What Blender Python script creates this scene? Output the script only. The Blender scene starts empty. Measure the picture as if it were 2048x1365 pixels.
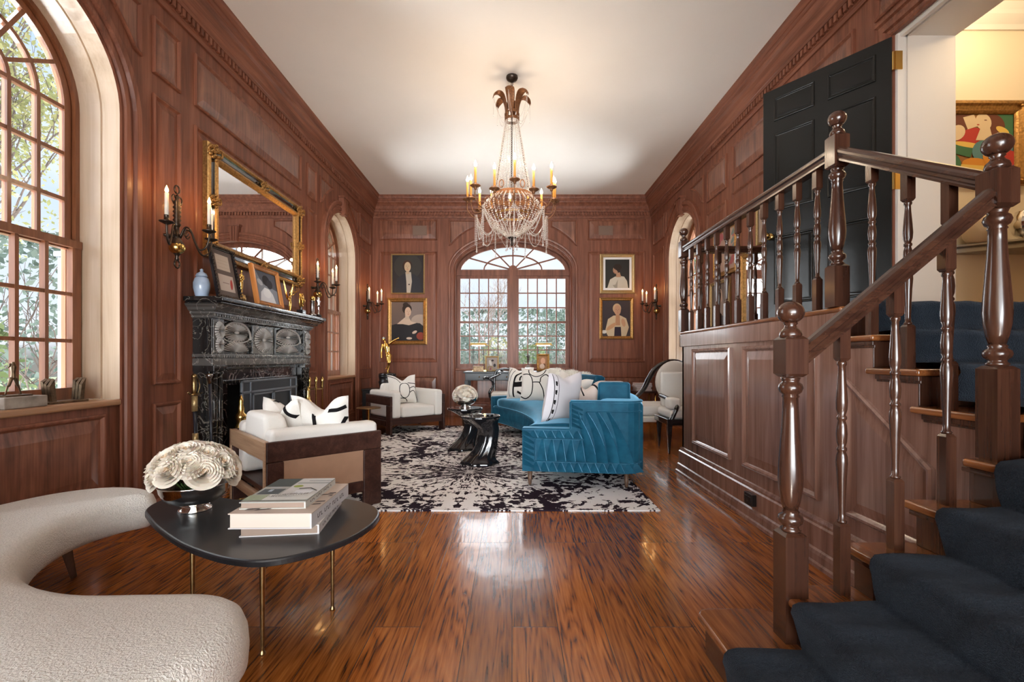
import bpy, bmesh, math, random
from math import sin, cos, pi, sqrt, radians as rad, atan2, hypot
from mathutils import Vector, Matrix
from mathutils.geometry import tessellate_polygon
S = bpy.context.scene
COL = S.collection
RND = random.Random(7)

# ------------------------------------------------------------------ camera
cam_d = bpy.data.cameras.new('camera'); cam = bpy.data.objects.new('camera', cam_d); COL.objects.link(cam)
cam.location = (0, 0, 1.2); cam.rotation_euler = (pi/2, 0, 0)
cam_d.sensor_width = 36; cam_d.lens = 950*36/2048; cam_d.shift_y = 35.5/2048
cam_d.clip_start = 0.02; cam_d.clip_end = 300
S.camera = cam
# ------------------------------------------------------------------ exposure
S.view_settings.view_transform = 'Standard'; S.view_settings.look = 'None'
S.view_settings.gamma = 1; S.view_settings.use_curve_mapping = False
S.view_settings.exposure = 0.5
# ------------------------------------------------------------------ sky
W = bpy.data.worlds.new('sky'); S.world = W; W.use_nodes = True
def world():
    nt = W.node_tree; nt.nodes.clear(); N = nt.nodes.new; L = nt.links.new
    out = N('ShaderNodeOutputWorld'); bg = N('ShaderNodeBackground'); L(bg.outputs[0], out.inputs[0])
    tc = N('ShaderNodeTexCoord'); sp = N('ShaderNodeSeparateXYZ'); L(tc.outputs['Generated'], sp.inputs[0])
    rp = N('ShaderNodeValToRGB'); L(sp.outputs[2], rp.inputs[0])
    e = rp.color_ramp.elements
    e[0].position = 0.0; e[0].color = (0.30, 0.30, 0.28, 1)
    e[1].position = 0.03; e[1].color = (0.78, 0.84, 0.92, 1)
    n = e.new(0.35); n.color = (0.58, 0.74, 1.0, 1)
    n = e.new(1.0); n.color = (0.38, 0.58, 1.0, 1)
    mp = N('ShaderNodeMapping'); mp.inputs['Scale'].default_value = (1, 1, 2.5); L(tc.outputs['Generated'], mp.inputs[0])
    nz = N('ShaderNodeTexNoise'); nz.inputs['Scale'].default_value = 3.0; nz.inputs['Detail'].default_value = 5; L(mp.outputs[0], nz.inputs[0])
    r2 = N('ShaderNodeValToRGB'); L(nz.outputs[0], r2.inputs[0]); r2.color_ramp.elements[0].position = .45; r2.color_ramp.elements[1].position = .7
    mx = N('ShaderNodeMix'); mx.data_type = 'RGBA'; L(r2.outputs[0], mx.inputs[0]); L(rp.outputs[0], mx.inputs[6]); mx.inputs[7].default_value = (0.9, 0.93, 0.97, 1)
    # no clouds below the horizon
    m0 = N('ShaderNodeMath'); m0.operation = 'GREATER_THAN'; L(sp.outputs[2], m0.inputs[0]); m0.inputs[1].default_value = .02
    m1 = N('ShaderNodeMath'); m1.operation = 'MULTIPLY'; L(m0.outputs[0], m1.inputs[0]); L(r2.outputs[0], m1.inputs[1]); L(m1.outputs[0], mx.inputs[0])
    L(mx.outputs[2], bg.inputs[0]); bg.inputs[1].default_value = 0.85
world()
# ------------------------------------------------------------------ sun and added fill suns
def sun(name, d, strength, angle, col=(1, 1, 1)):
    l = bpy.data.lights.new(name, 'SUN'); l.energy = strength; l.angle = rad(angle); l.color = col
    o = bpy.data.objects.new(name, l); COL.objects.link(o)
    o.rotation_euler = Vector(d).to_track_quat('-Z', 'Y').to_euler(); return o
sun('sun', (0.32, 0.85, -0.42), 4.5, 1.2, (1.0, 0.92, 0.80))
sun('fill_behind', (0.06, 1.0, -0.10), 4.2, 60, (0.92, 0.97, 1.0))  # broad sun added behind the camera as frontal fill
sun('daylight_fill_far', (0.0, -1.0, -0.35), 4.0, 60, (0.95, 0.98, 1.0))  # this and the next two: suns added to boost the window light
sun('daylight_fill_side', (1.0, 0.1, -0.4), 5.0, 70, (0.95, 0.98, 1.0))
sun('daylight_fill_other_side', (-1.0, 0.1, -0.4), 4.0, 70, (1.0, 0.97, 0.94))
# added upward suns that fill the ceiling, in place of ground bounce
sun('fill_up_left', (1.0, 0.1, 0.5), 17.0, 60, (0.92, 0.97, 1.0))
sun('fill_up_far', (0.0, -1.0, 0.45), 14.0, 60, (0.97, 0.98, 1.0))
sun('fill_up_right', (-1.0, 0.1, 0.5), 16.0, 60, (0.92, 0.97, 1.0))
sun('fill_up_behind', (0.0, 1.0, 0.40), 9.0, 60, (0.90, 0.96, 1.0))

def lamp(name, loc, energy, r=.05, col=(1, .62, .28)):
    l = bpy.data.lights.new(name, 'POINT'); l.energy = energy; l.shadow_soft_size = r; l.color = col
    o = bpy.data.objects.new(name, l); COL.objects.link(o); o.location = loc; return o

# ------------------------------------------------------------------ materials
def mat_new(name):
    m = bpy.data.materials.new(name); m.use_nodes = True
    nt = m.node_tree; b = nt.nodes['Principled BSDF']; return m, nt, b
def setp(b, **k):
    for a, v in k.items():
        b.inputs[{'base': 'Base Color', 'rough': 'Roughness', 'metal': 'Metallic', 'coat': 'Coat Weight', 'coatr': 'Coat Roughness', 'ior': 'IOR',
                  'spec': 'Specular IOR Level', 'sheen': 'Sheen Weight', 'sheenr': 'Sheen Roughness', 'sheenc': 'Sheen Tint', 'trans': 'Transmission Weight', 'ec': 'Emission Color', 'es': 'Emission Strength', 'sss': 'Subsurface Weight'}[a]].default_value = v
def c4(c): return (c[0], c[1], c[2], 1)
def flat(name, col, rough=.5, metal=0, noise=0, bump=0, bscale=60, **k):
    m, nt, b = mat_new(name); setp(b, base=c4(col), rough=rough, metal=metal, **k)
    N = nt.nodes.new; L = nt.links.new
    if noise or bump:
        tc = N('ShaderNodeTexCoord'); nz = N('ShaderNodeTexNoise'); nz.inputs['Scale'].default_value = bscale; nz.inputs['Detail'].default_value = 4
        L(tc.outputs['Object'], nz.inputs[0])
    if noise:
        rp = N('ShaderNodeValToRGB'); L(nz.outputs[0], rp.inputs[0])
        rp.color_ramp.elements[0].position = .3; rp.color_ramp.elements[1].position = .7
        rp.color_ramp.elements[0].color = c4([x*(1-noise) for x in col]); rp.color_ramp.elements[1].color = c4([min(1, x*(1+noise)) for x in col])
        L(rp.outputs[0], b.inputs['Base Color'])
    if bump:
        bp = N('ShaderNodeBump'); bp.inputs['Strength'].default_value = bump; bp.inputs['Distance'].default_value = .01
        L(nz.outputs[0], bp.inputs['Height']); L(bp.outputs[0], b.inputs['Normal'])
    return m
def wood(name, dark, mid, light, axis='Z', scale=1.0, rough=.3, coat=.3, figure=0.0, bump=.05):
    m, nt, b = mat_new(name); N = nt.nodes.new; L = nt.links.new
    setp(b, rough=rough, coat=coat, coatr=.12, spec=.5 if coat > .1 else .28)
    tc = N('ShaderNodeTexCoord'); mp = N('ShaderNodeMapping'); L(tc.outputs['Object'], mp.inputs[0])
    a = [14*scale]*3; a['XYZ'.index(axis)] = .9*scale; mp.inputs['Scale'].default_value = a
    nz = N('ShaderNodeTexNoise'); nz.inputs['Scale'].default_value = 1.0; nz.inputs['Detail'].default_value = 6; nz.inputs['Roughness'].default_value = .6
    nz.inputs['Distortion'].default_value = .6 + figure*2
    L(mp.outputs[0], nz.inputs[0])
    mp2 = N('ShaderNodeMapping'); L(tc.outputs['Object'], mp2.inputs[0])
    a2 = [120*scale]*3; a2['XYZ'.index(axis)] = 3*scale; mp2.inputs['Scale'].default_value = a2
    n2 = N('ShaderNodeTexNoise'); n2.inputs['Scale'].default_value = 1.0; n2.inputs['Detail'].default_value = 3; L(mp2.outputs[0], n2.inputs[0])
    ad = N('ShaderNodeMath'); ad.operation = 'MULTIPLY_ADD'; L(n2.outputs[0], ad.inputs[0]); ad.inputs[1].default_value = .35; L(nz.outputs[0], ad.inputs[2])
    if figure:
        n3 = N('ShaderNodeTexNoise'); n3.inputs['Scale'].default_value = 2.2; n3.inputs['Detail'].default_value = 3; n3.inputs['Distortion'].default_value = 1.5
        L(tc.outputs['Object'], n3.inputs[0])
        a3 = N('ShaderNodeMath'); a3.operation = 'MULTIPLY_ADD'; L(n3.outputs[0], a3.inputs[0]); a3.inputs[1].default_value = figure; L(ad.outputs[0], a3.inputs[2])
        s3 = N('ShaderNodeMath'); s3.operation = 'SUBTRACT'; L(a3.outputs[0], s3.inputs[0]); s3.inputs[1].default_value = figure*.5; ad = s3
    rp = N('ShaderNodeValToRGB'); L(ad.outputs[0], rp.inputs[0]); e = rp.color_ramp.elements
    e[0].position = .42; e[0].color = c4(dark); e[1].position = .95; e[1].color = c4(light); q = e.new(.66); q.color = c4(mid)
    L(rp.outputs[0], b.inputs['Base Color'])
    bp = N('ShaderNodeBump'); bp.inputs['Strength'].default_value = bump; bp.inputs['Distance'].default_value = .004
    L(n2.outputs[0], bp.inputs['Height']); L(bp.outputs[0], b.inputs['Normal'])
    return m
M = {}
M['mahogany'] = wood('mahogany', (.10, .033, .018), (.195, .067, .037), (.30, .118, .068), rough=.44, coat=.05, bump=.02)
M['mahogany_h'] = wood('mahogany_h', (.10, .033, .018), (.195, .067, .037), (.30, .118, .068), axis='Y', rough=.44, coat=.05, bump=.02)
M['mahogany_x'] = wood('mahogany_x', (.10, .033, .018), (.195, .067, .037), (.30, .118, .068), axis='X', rough=.44, coat=.05, bump=.02)
M['crotch'] = wood('crotch', (.085, .028, .016), (.19, .07, .04), (.33, .135, .08), scale=.7, rough=.28, figure=.55)
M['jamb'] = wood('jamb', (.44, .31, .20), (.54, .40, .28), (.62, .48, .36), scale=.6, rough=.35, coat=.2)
M['sill_wood'] = wood('sill_wood', (.26, .12, .055), (.38, .20, .10), (.50, .29, .16), axis='Y', rough=.3, coat=.3)
M['sash'] = wood('sash', (.13, .04, .016), (.24, .085, .036), (.34, .14, .065), rough=.35)
M['stair_wood'] = wood('stair_wood', (.026, .010, .006), (.055, .021, .012), (.098, .042, .024), rough=.25, coat=.5)
M['stair_rail'] = wood('stair_rail', (.024, .009, .006), (.050, .020, .012), (.088, .038, .022), axis='X', scale=2, rough=.22, coat=.6)
M['rail_y'] = wood('rail_y', (.024, .009, .006), (.050, .020, .012), (.088, .038, .022), axis='Y', scale=2, rough=.22, coat=.6)
M['tread'] = wood('tread', (.035, .010, .004), (.20, .064, .017), (.36, .13, .038), axis='Y', scale=1.5, rough=.2, coat=.6)
M['landing_panel'] = wood('landing_panel', (.125, .06, .042), (.225, .118, .087), (.31, .18, .14), rough=.2, coat=.5)
M['walnut'] = wood('walnut', (.022, .009, .007), (.05, .021, .016), (.09, .042, .03), axis='X', rough=.4, coat=.1)
M['oak_side'] = wood('oak_side', (.22, .12, .07), (.40, .25, .15), (.52, .36, .23), axis='X', rough=.4, coat=.1)
M['dark_leg'] = wood('dark_leg', (.03, .012, .008), (.07, .028, .018), (.12, .05, .03), rough=.4)
M['leg_brown'] = flat('leg_brown', (.14, .075, .045), .4, noise=.25, bscale=30)
M['white_trim'] = flat('white_trim', (.74, .69, .63), .45)
M['cream_wall'] = flat('cream_wall', (.76, .66, .50), .6)
M['ceiling'] = flat('ceiling', (.84, .79, .73), .75, noise=.02, bscale=1.2)
M['black_door'] = flat('black_door', (.009, .009, .008), .22, spec=.35, bump=.04, bscale=30)
M['brass'] = flat('brass', (.72, .48, .16), .22, 1)
M['old_brass'] = flat('old_brass', (.38, .26, .12), .32, 1, noise=.3, bscale=40)
M['bronze'] = flat('bronze', (.13, .085, .05), .38, .9, noise=.4, bscale=30)
M['dark_bronze'] = flat('dark_bronze', (.06, .045, .035), .35, .8, noise=.3, bscale=40)
M['rust'] = flat('rust', (.20, .085, .035), .5, .6, noise=.45, bscale=60)
M['gold'] = flat('gold', (.80, .50, .14), .2, 1)
M['gilt'] = flat('gilt', (.42, .235, .08), .38, .85, noise=.35, bscale=50, bump=.25)
M['gilt_pale'] = flat('gilt_pale', (.46, .32, .15), .4, .6, noise=.25, bscale=80, bump=.15)
M['silver'] = flat('silver', (.85, .84, .82), .08, 1)
M['pewter'] = flat('pewter', (.35, .34, .33), .25, 1)
M['mirror'] = flat('mirror', (.92, .92, .92), .0, 1)
M['black'] = flat('black', (.010, .010, .011), .3)
M['black_satin'] = flat('black_satin', (.012, .012, .014), .28, spec=.3)
M['black_gloss'] = flat('black_gloss', (.012, .012, .014), .09, coat=.8)
M['table_top'] = flat('table_top', (.014, .015, .018), .34, bump=.03, bscale=8, noise=.3)
M['soot'] = flat('soot', (.006, .006, .006), .9)
M['screen_frame'] = flat('screen_frame', (.16, .175, .20), .42, .6)
M['screen_mesh'] = flat('screen_mesh', (.022, .026, .034), .5, .3)
M['bouclé'] = flat('boucle', (.80, .78, .74), .95, noise=.10, bump=1.0, bscale=150, sheen=.3)
M['white_fabric'] = flat('white_fabric', (.78, .75, .70), .85, noise=.03, bump=.25, bscale=220, sheen=.2)
M['lavender_white'] = flat('lavender_white', (.66, .63, .66), .7, bump=.15, bscale=20, sheen=.3)
M['pink_white'] = flat('pink_white', (.62, .50, .44), .7, bump=.15, bscale=20, sheen=.3)
M['ink'] = flat('ink', (.010, .009, .010), .9, spec=.1)
M['fur'] = flat('fur', (.92, .89, .82), .95, bump=.9, bscale=90, sheen=.5)
M['tan_panel'] = flat('tan_panel', (.40, .235, .15), .55, noise=.06, bscale=12)
M['petal'] = flat('petal', (.80, .71, .61), .6, sss=.1)
M['petal_core'] = flat('petal_core', (.74, .56, .38), .6)
M['leaf'] = flat('leaf', (.05, .09, .02), .5)
M['paper'] = flat('paper', (.68, .58, .50), .8)
M['page_grey'] = flat('page_grey', (.34, .25, .20), .8)
M['book_white'] = flat('book_white', (.72, .69, .67), .5)
M['candle_white'] = flat('candle_white', (.80, .72, .62), .5, sss=.2)
M['candle_amber'] = flat('candle_amber', (.58, .25, .04), .5, sss=.2, es=.16, ec=(1, .40, .06, 1))
M['carpet'] = flat('carpet', (.014, .019, .027), .95, spec=.1, noise=.45, bump=.9, bscale=260, sheen=.22, sheenr=.4, sheenc=(.45, .55, .7, 1))
M['china'] = flat('china', (.38, .48, .62), .2, noise=.3, bscale=6)
M['stone'] = flat('stone', (.27, .235, .20), .55, noise=.35, bscale=14)
M['green_patina'] = flat('green_patina', (.05, .05, .045), .35, .6)
M['outside_white'] = flat('outside_white', (.20, .225, .25), .6)
M['bark'] = flat('bark', (.075, .055, .045), .9, noise=.3, bscale=20)
M['pale_bark'] = flat('pale_bark', (.16, .13, .12), .9, noise=.3, bscale=20)
M['scabbard'] = flat('scabbard', (.012, .013, .022), .3)
M['amber_wood'] = wood('amber_wood', (.30, .10, .02), (.48, .18, .045), (.6, .26, .08), rough=.3)
M['amber'] = flat('amber', (.45, .13, .02), .1, coat=.5)
M['pink'] = flat('pink', (.6, .12, .12), .6)
M['grille'] = flat('grille', (.20, .12, .085), .6)
M['vase_cream'] = flat('vase_cream', (.62, .50, .34), .35)
def leafmat(name, col, var):
    m, nt, b = mat_new(name); N = nt.nodes.new; L = nt.links.new
    setp(b, rough=.7)
    oi = N('ShaderNodeNewGeometry'); rp = N('ShaderNodeValToRGB'); L(oi.outputs['Random Per Island'], rp.inputs[0])
    rp.color_ramp.elements[0].color = c4(col); rp.color_ramp.elements[1].color = c4(var)
    L(rp.outputs[0], b.inputs['Base Color'])
    tr = N('ShaderNodeBsdfTranslucent'); L(rp.outputs[0], tr.inputs[0]); mx = N('ShaderNodeMixShader'); mx.inputs[0].default_value = .4
    L(b.outputs[0], mx.inputs[1]); L(tr.outputs[0], mx.inputs[2]); L(mx.outputs[0], nt.nodes['Material Output'].inputs[0])
    return m
M['leaf_yellow'] = leafmat('leaf_yellow', (.13, .14, .05), (.27, .25, .11))
M['leaf_green'] = leafmat('leaf_green', (.045, .08, .03), (.13, .17, .065))
M['leaf_teal'] = leafmat('leaf_teal', (.055, .085, .07), (.14, .18, .15))
M['leaf_conifer'] = leafmat('leaf_conifer', (.035, .06, .055), (.09, .12, .11))
M['lawn'] = flat('lawn', (.16, .20, .09), .9, noise=.4, bscale=3)
def glass(name, tint=(1, 1, 1)):
    m, nt, b = mat_new(name); nt.nodes.remove(b); N = nt.nodes.new; L = nt.links.new
    t = N('ShaderNodeBsdfTransparent'); t.inputs[0].default_value = c4(tint); g = N('ShaderNodeBsdfGlossy'); g.inputs['Roughness'].default_value = 0.0
    f = N('ShaderNodeFresnel'); f.inputs[0].default_value = 1.12; mx = N('ShaderNodeMixShader')
    L(f.outputs[0], mx.inputs[0]); L(t.outputs[0], mx.inputs[1]); L(g.outputs[0], mx.inputs[2]); L(mx.outputs[0], nt.nodes['Material Output'].inputs[0])
    return m
M['glass'] = glass('glass', (.97, .98, .98))
def crystal():
    m, nt, b = mat_new('crystal'); setp(b, base=(.74, .66, .60, 1), rough=.08, spec=.9); N = nt.nodes.new; L = nt.links.new
    t = N('ShaderNodeBsdfTransparent'); mx = N('ShaderNodeMixShader'); mx.inputs[0].default_value = .62
    L(t.outputs[0], mx.inputs[1]); L(b.outputs[0], mx.inputs[2]); L(mx.outputs[0], nt.nodes['Material Output'].inputs[0]); return m
M['crystal'] = crystal()
def emit(name, col, st):
    m, nt, b = mat_new(name); setp(b, base=c4(col), ec=c4(col), es=st); return m
M['flame'] = emit('flame', (1, .66, .26), 9)
M['flame_white'] = emit('flame_white', (1, .84, .58), 12)
M['lamp_lit'] = emit('lamp_lit', (1, .9, .75), 1.6)
def velvet():
    m, nt, b = mat_new('blue_velvet'); N = nt.nodes.new; L = nt.links.new
    tc = N('ShaderNodeTexCoord'); nz = N('ShaderNodeTexNoise'); nz.inputs['Scale'].default_value = 9; nz.inputs['Detail'].default_value = 4; L(tc.outputs['Object'], nz.inputs[0])
    rp = N('ShaderNodeValToRGB'); L(nz.outputs[0], rp.inputs[0]); e = rp.color_ramp.elements
    e[0].position = .35; e[0].color = (.008, .068, .12, 1); e[1].position = .7; e[1].color = (.015, .115, .19, 1)
    L(rp.outputs[0], b.inputs['Base Color']); setp(b, rough=.6, spec=.15, sheen=1.0, sheenr=.28, sheenc=(.3, .7, 1, 1))
    n2 = N('ShaderNodeTexNoise'); n2.inputs['Scale'].default_value = 260; L(tc.outputs['Object'], n2.inputs[0])
    bp = N('ShaderNodeBump'); bp.inputs['Strength'].default_value = .2; bp.inputs['Distance'].default_value = .002; L(n2.outputs[0], bp.inputs['Height']); L(bp.outputs[0], b.inputs['Normal'])
    return m
M['velvet'] = velvet()
def marble(name, base, vein, amt=.5, rough=.12):
    m, nt, b = mat_new(name); N = nt.nodes.new; L = nt.links.new
    tc = N('ShaderNodeTexCoord'); nz = N('ShaderNodeTexNoise'); nz.inputs['Scale'].default_value = 5; nz.inputs['Detail'].default_value = 8; nz.inputs['Distortion'].default_value = 1.8
    L(tc.outputs['Object'], nz.inputs[0])
    s = N('ShaderNodeMath'); s.operation = 'SUBTRACT'; L(nz.outputs[0], s.inputs[0]); s.inputs[1].default_value = .5
    a = N('ShaderNodeMath'); a.operation = 'ABSOLUTE'; L(s.outputs[0], a.inputs[0])
    rp = N('ShaderNodeValToRGB'); L(a.outputs[0], rp.inputs[0]); e = rp.color_ramp.elements
    e[0].position = 0; e[0].color = c4(vein); e[1].position = .025*amt*2; e[1].color = c4(base)
    L(rp.outputs[0], b.inputs['Base Color']); setp(b, rough=rough, coat=.4)
    return m
M['rib_highlight'] = marble('rib_highlight', (.48, .46, .44), (.45, .42, .38), .5, .18)  # highlights on the black marble ribs, painted as a pale grey
M['black_marble'] = marble('black_marble', (.016, .015, .015), (.22, .20, .17), .35)
M['vein_marble'] = marble('vein_marble', (.03, .022, .026), (.42, .36, .34), .5)
M['marble_sheen'] = marble('marble_sheen', (.09, .085, .08), (.3, .28, .25), .5, .2)  # black marble greyed to carry the window reflection in its colour
def floor_mat():
    m, nt, b = mat_new('oak_planks'); N = nt.nodes.new; L = nt.links.new
    tc = N('ShaderNodeTexCoord'); mp = N('ShaderNodeMapping'); L(tc.outputs['Object'], mp.inputs[0]); mp.inputs['Rotation'].default_value = (0, 0, pi/2)
    br = N('ShaderNodeTexBrick'); L(mp.outputs[0], br.inputs[0]); br.offset = .37; br.offset_frequency = 3
    br.inputs['Scale'].default_value = 1; br.inputs['Brick Width'].default_value = 1.55; br.inputs['Row Height'].default_value = .205; br.inputs['Mortar Size'].default_value = .0022
    br.inputs['Mortar Smooth'].default_value = .3; br.inputs['Bias'].default_value = 0
    br.inputs['Color1'].default_value = (0, 0, 0, 1); br.inputs['Color2'].default_value = (1, 1, 1, 1); br.inputs['Mortar'].default_value = (.5, .5, .5, 1)
    # per plank offset of the grain
    vm = N('ShaderNodeVectorMath'); vm.operation = 'MULTIPLY_ADD'; L(br.outputs['Color'], vm.inputs[0]); vm.inputs[1].default_value = (13, 7, 5); L(tc.outputs['Object'], vm.inputs[2])
    g = N('ShaderNodeMapping'); L(vm.outputs[0], g.inputs[0]); g.inputs['Scale'].default_value = (5.0, .42, 1)
    nz = N('ShaderNodeTexNoise'); nz.inputs['Scale'].default_value = 1; nz.inputs['Detail'].default_value = 3.5; nz.inputs['Roughness'].default_value = .45; nz.inputs['Distortion'].default_value = .35; L(g.outputs[0], nz.inputs[0])
    mu = N('ShaderNodeMath'); mu.operation = 'MULTIPLY'; L(nz.outputs[0], mu.inputs[0]); mu.inputs[1].default_value = 19
    fr = N('ShaderNodeMath'); fr.operation = 'PINGPONG'; L(mu.outputs[0], fr.inputs[0]); fr.inputs[1].default_value = .5
    f2 = N('ShaderNodeMapping'); L(vm.outputs[0], f2.inputs[0]); f2.inputs['Scale'].default_value = (110, 5, 1)
    n2 = N('ShaderNodeTexNoise'); n2.inputs['Scale'].default_value = 1; n2.inputs['Detail'].default_value = 3; L(f2.outputs[0], n2.inputs[0])
    ad = N('ShaderNodeMath'); ad.operation = 'MULTIPLY_ADD'; L(n2.outputs[0], ad.inputs[0]); ad.inputs[1].default_value = 1.0
    fq = N('ShaderNodeMath'); fq.operation = 'MULTIPLY'; L(fr.outputs[0], fq.inputs[0]); fq.inputs[1].default_value = .62; L(fq.outputs[0], ad.inputs[2])
    rp = N('ShaderNodeValToRGB'); L(ad.outputs[0], rp.inputs[0]); e = rp.color_ramp.elements
    e[0].position = .40; e[0].color = (.075, .021, .006, 1); e[1].position = .98; e[1].color = (.47, .165, .032, 1); q = e.new(.60); q.color = (.30, .088, .015, 1)
    hs = N('ShaderNodeHueSaturation'); L(rp.outputs[0], hs.inputs['Color'])
    vr = N('ShaderNodeMapRange'); L(br.outputs['Color'], vr.inputs[0]); vr.inputs[3].default_value = .72; vr.inputs[4].default_value = 1.22; L(vr.outputs[0], hs.inputs['Value'])
    mx = N('ShaderNodeMix'); mx.data_type = 'RGBA'; L(br.outputs['Fac'], mx.inputs[0]); L(hs.outputs[0], mx.inputs[6]); mx.inputs[7].default_value = (.07, .03, .015, 1)
    L(mx.outputs[2], b.inputs['Base Color'])
    setp(b, rough=.22, coat=.35, coatr=.08)
    n4 = N('ShaderNodeTexNoise'); n4.inputs['Scale'].default_value = 7; L(tc.outputs['Object'], n4.inputs[0])
    a4 = N('ShaderNodeMath'); a4.operation = 'MULTIPLY_ADD'; L(fr.outputs[0], a4.inputs[0]); a4.inputs[1].default_value = .25; L(n4.outputs[0], a4.inputs[2])
    s4 = N('ShaderNodeMath'); s4.operation = 'SUBTRACT'; L(a4.outputs[0], s4.inputs[0]); L(br.outputs['Fac'], s4.inputs[1])
    bp = N('ShaderNodeBump'); bp.inputs['Strength'].default_value = .16; bp.inputs['Distance'].default_value = .006; L(s4.outputs[0], bp.inputs['Height']); L(bp.outputs[0], b.inputs['Normal']); L(bp.outputs[0], b.inputs['Coat Normal'])
    return m
M['floor'] = floor_mat()
def rug_mat():
    m, nt, b = mat_new('rug_pile'); N = nt.nodes.new; L = nt.links.new
    tc = N('ShaderNodeTexCoord'); sp = N('ShaderNodeSeparateXYZ'); L(tc.outputs['Object'], sp.inputs[0])
    ab = N('ShaderNodeMath'); ab.operation = 'ABSOLUTE'; L(sp.outputs[0], ab.inputs[0])
    # polar coordinates about points on the mirror axis, mirrored left to right
    pp = N('ShaderNodeMath'); pp.operation = 'PINGPONG'; L(sp.outputs[1], pp.inputs[0]); pp.inputs[1].default_value = 1.25
    cb = N('ShaderNodeCombineXYZ'); L(ab.outputs[0], cb.inputs[0]); L(pp.outputs[0], cb.inputs[1])
    ln = N('ShaderNodeVectorMath'); ln.operation = 'LENGTH'; L(cb.outputs[0], ln.inputs[0])
    at = N('ShaderNodeMath'); at.operation = 'ARCTAN2'; L(pp.outputs[0], at.inputs[0]); L(ab.outputs[0], at.inputs[1])
    ca = N('ShaderNodeCombineXYZ'); L(ln.outputs['Value'], ca.inputs[0]); L(at.outputs[0], ca.inputs[1])
    ms = N('ShaderNodeMapping'); L(ca.outputs[0], ms.inputs[0]); ms.inputs['Scale'].default_value = (6, 6.5, 1)
    n1 = N('ShaderNodeTexNoise'); n1.inputs['Scale'].default_value = 1.0; n1.inputs['Detail'].default_value = 5; n1.inputs['Roughness'].default_value = .7; n1.inputs['Distortion'].default_value = .4; L(ms.outputs[0], n1.inputs[0])
    n2 = N('ShaderNodeTexNoise'); n2.inputs['Scale'].default_value = 1.7; n2.inputs['Detail'].default_value = 2; L(cb.outputs[0], n2.inputs[0])
    n3 = N('ShaderNodeTexNoise'); n3.inputs['Scale'].default_value = 1; n3.inputs['Detail'].default_value = 3; n3.inputs['Roughness'].default_value = .6; n3.inputs['Distortion'].default_value = .5
    ms3 = N('ShaderNodeMapping'); L(ca.outputs[0], ms3.inputs[0]); ms3.inputs['Scale'].default_value = (13, 15, 1); L(ms3.outputs[0], n3.inputs[0])
    a1 = N('ShaderNodeMath'); a1.operation = 'MULTIPLY_ADD'; L(n2.outputs[0], a1.inputs[0]); a1.inputs[1].default_value = .9; L(n1.outputs[0], a1.inputs[2])
    a2 = N('ShaderNodeMath'); a2.operation = 'MULTIPLY_ADD'; L(n3.outputs[0], a2.inputs[0]); a2.inputs[1].default_value = 1.15; L(a1.outputs[0], a2.inputs[2])
    rp = N('ShaderNodeValToRGB'); L(a2.outputs[0], rp.inputs[0]); e = rp.color_ramp.elements; rp.color_ramp.interpolation = 'LINEAR'
    mr = N('ShaderNodeMapRange'); L(a2.outputs[0], mr.inputs[0]); mr.inputs[1].default_value = 1.15; mr.inputs[2].default_value = 1.9; L(mr.outputs[0], rp.inputs[0])
    e[0].position = .445; e[0].color = (.026, .016, .026, 1); e[1].position = .475; e[1].color = (.92, .90, .89, 1)
    L(rp.outputs[0], b.inputs['Base Color']); setp(b, rough=.95, spec=.08)
    n5 = N('ShaderNodeTexNoise'); n5.inputs['Scale'].default_value = 200; L(tc.outputs['Object'], n5.inputs[0])
    bp = N('ShaderNodeBump'); bp.inputs['Strength'].default_value = .5; bp.inputs['Distance'].default_value = .01; L(n5.outputs[0], bp.inputs['Height']); L(bp.outputs[0], b.inputs['Normal'])
    return m
M['rug'] = rug_mat()
def paintmat():
    m, nt, b = mat_new('paint'); N = nt.nodes.new; L = nt.links.new
    a = N('ShaderNodeVertexColor'); a.layer_name = 'Col'; L(a.outputs[0], b.inputs['Base Color']); setp(b, rough=.6, spec=.2); return m
M['paint'] = paintmat()

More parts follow.
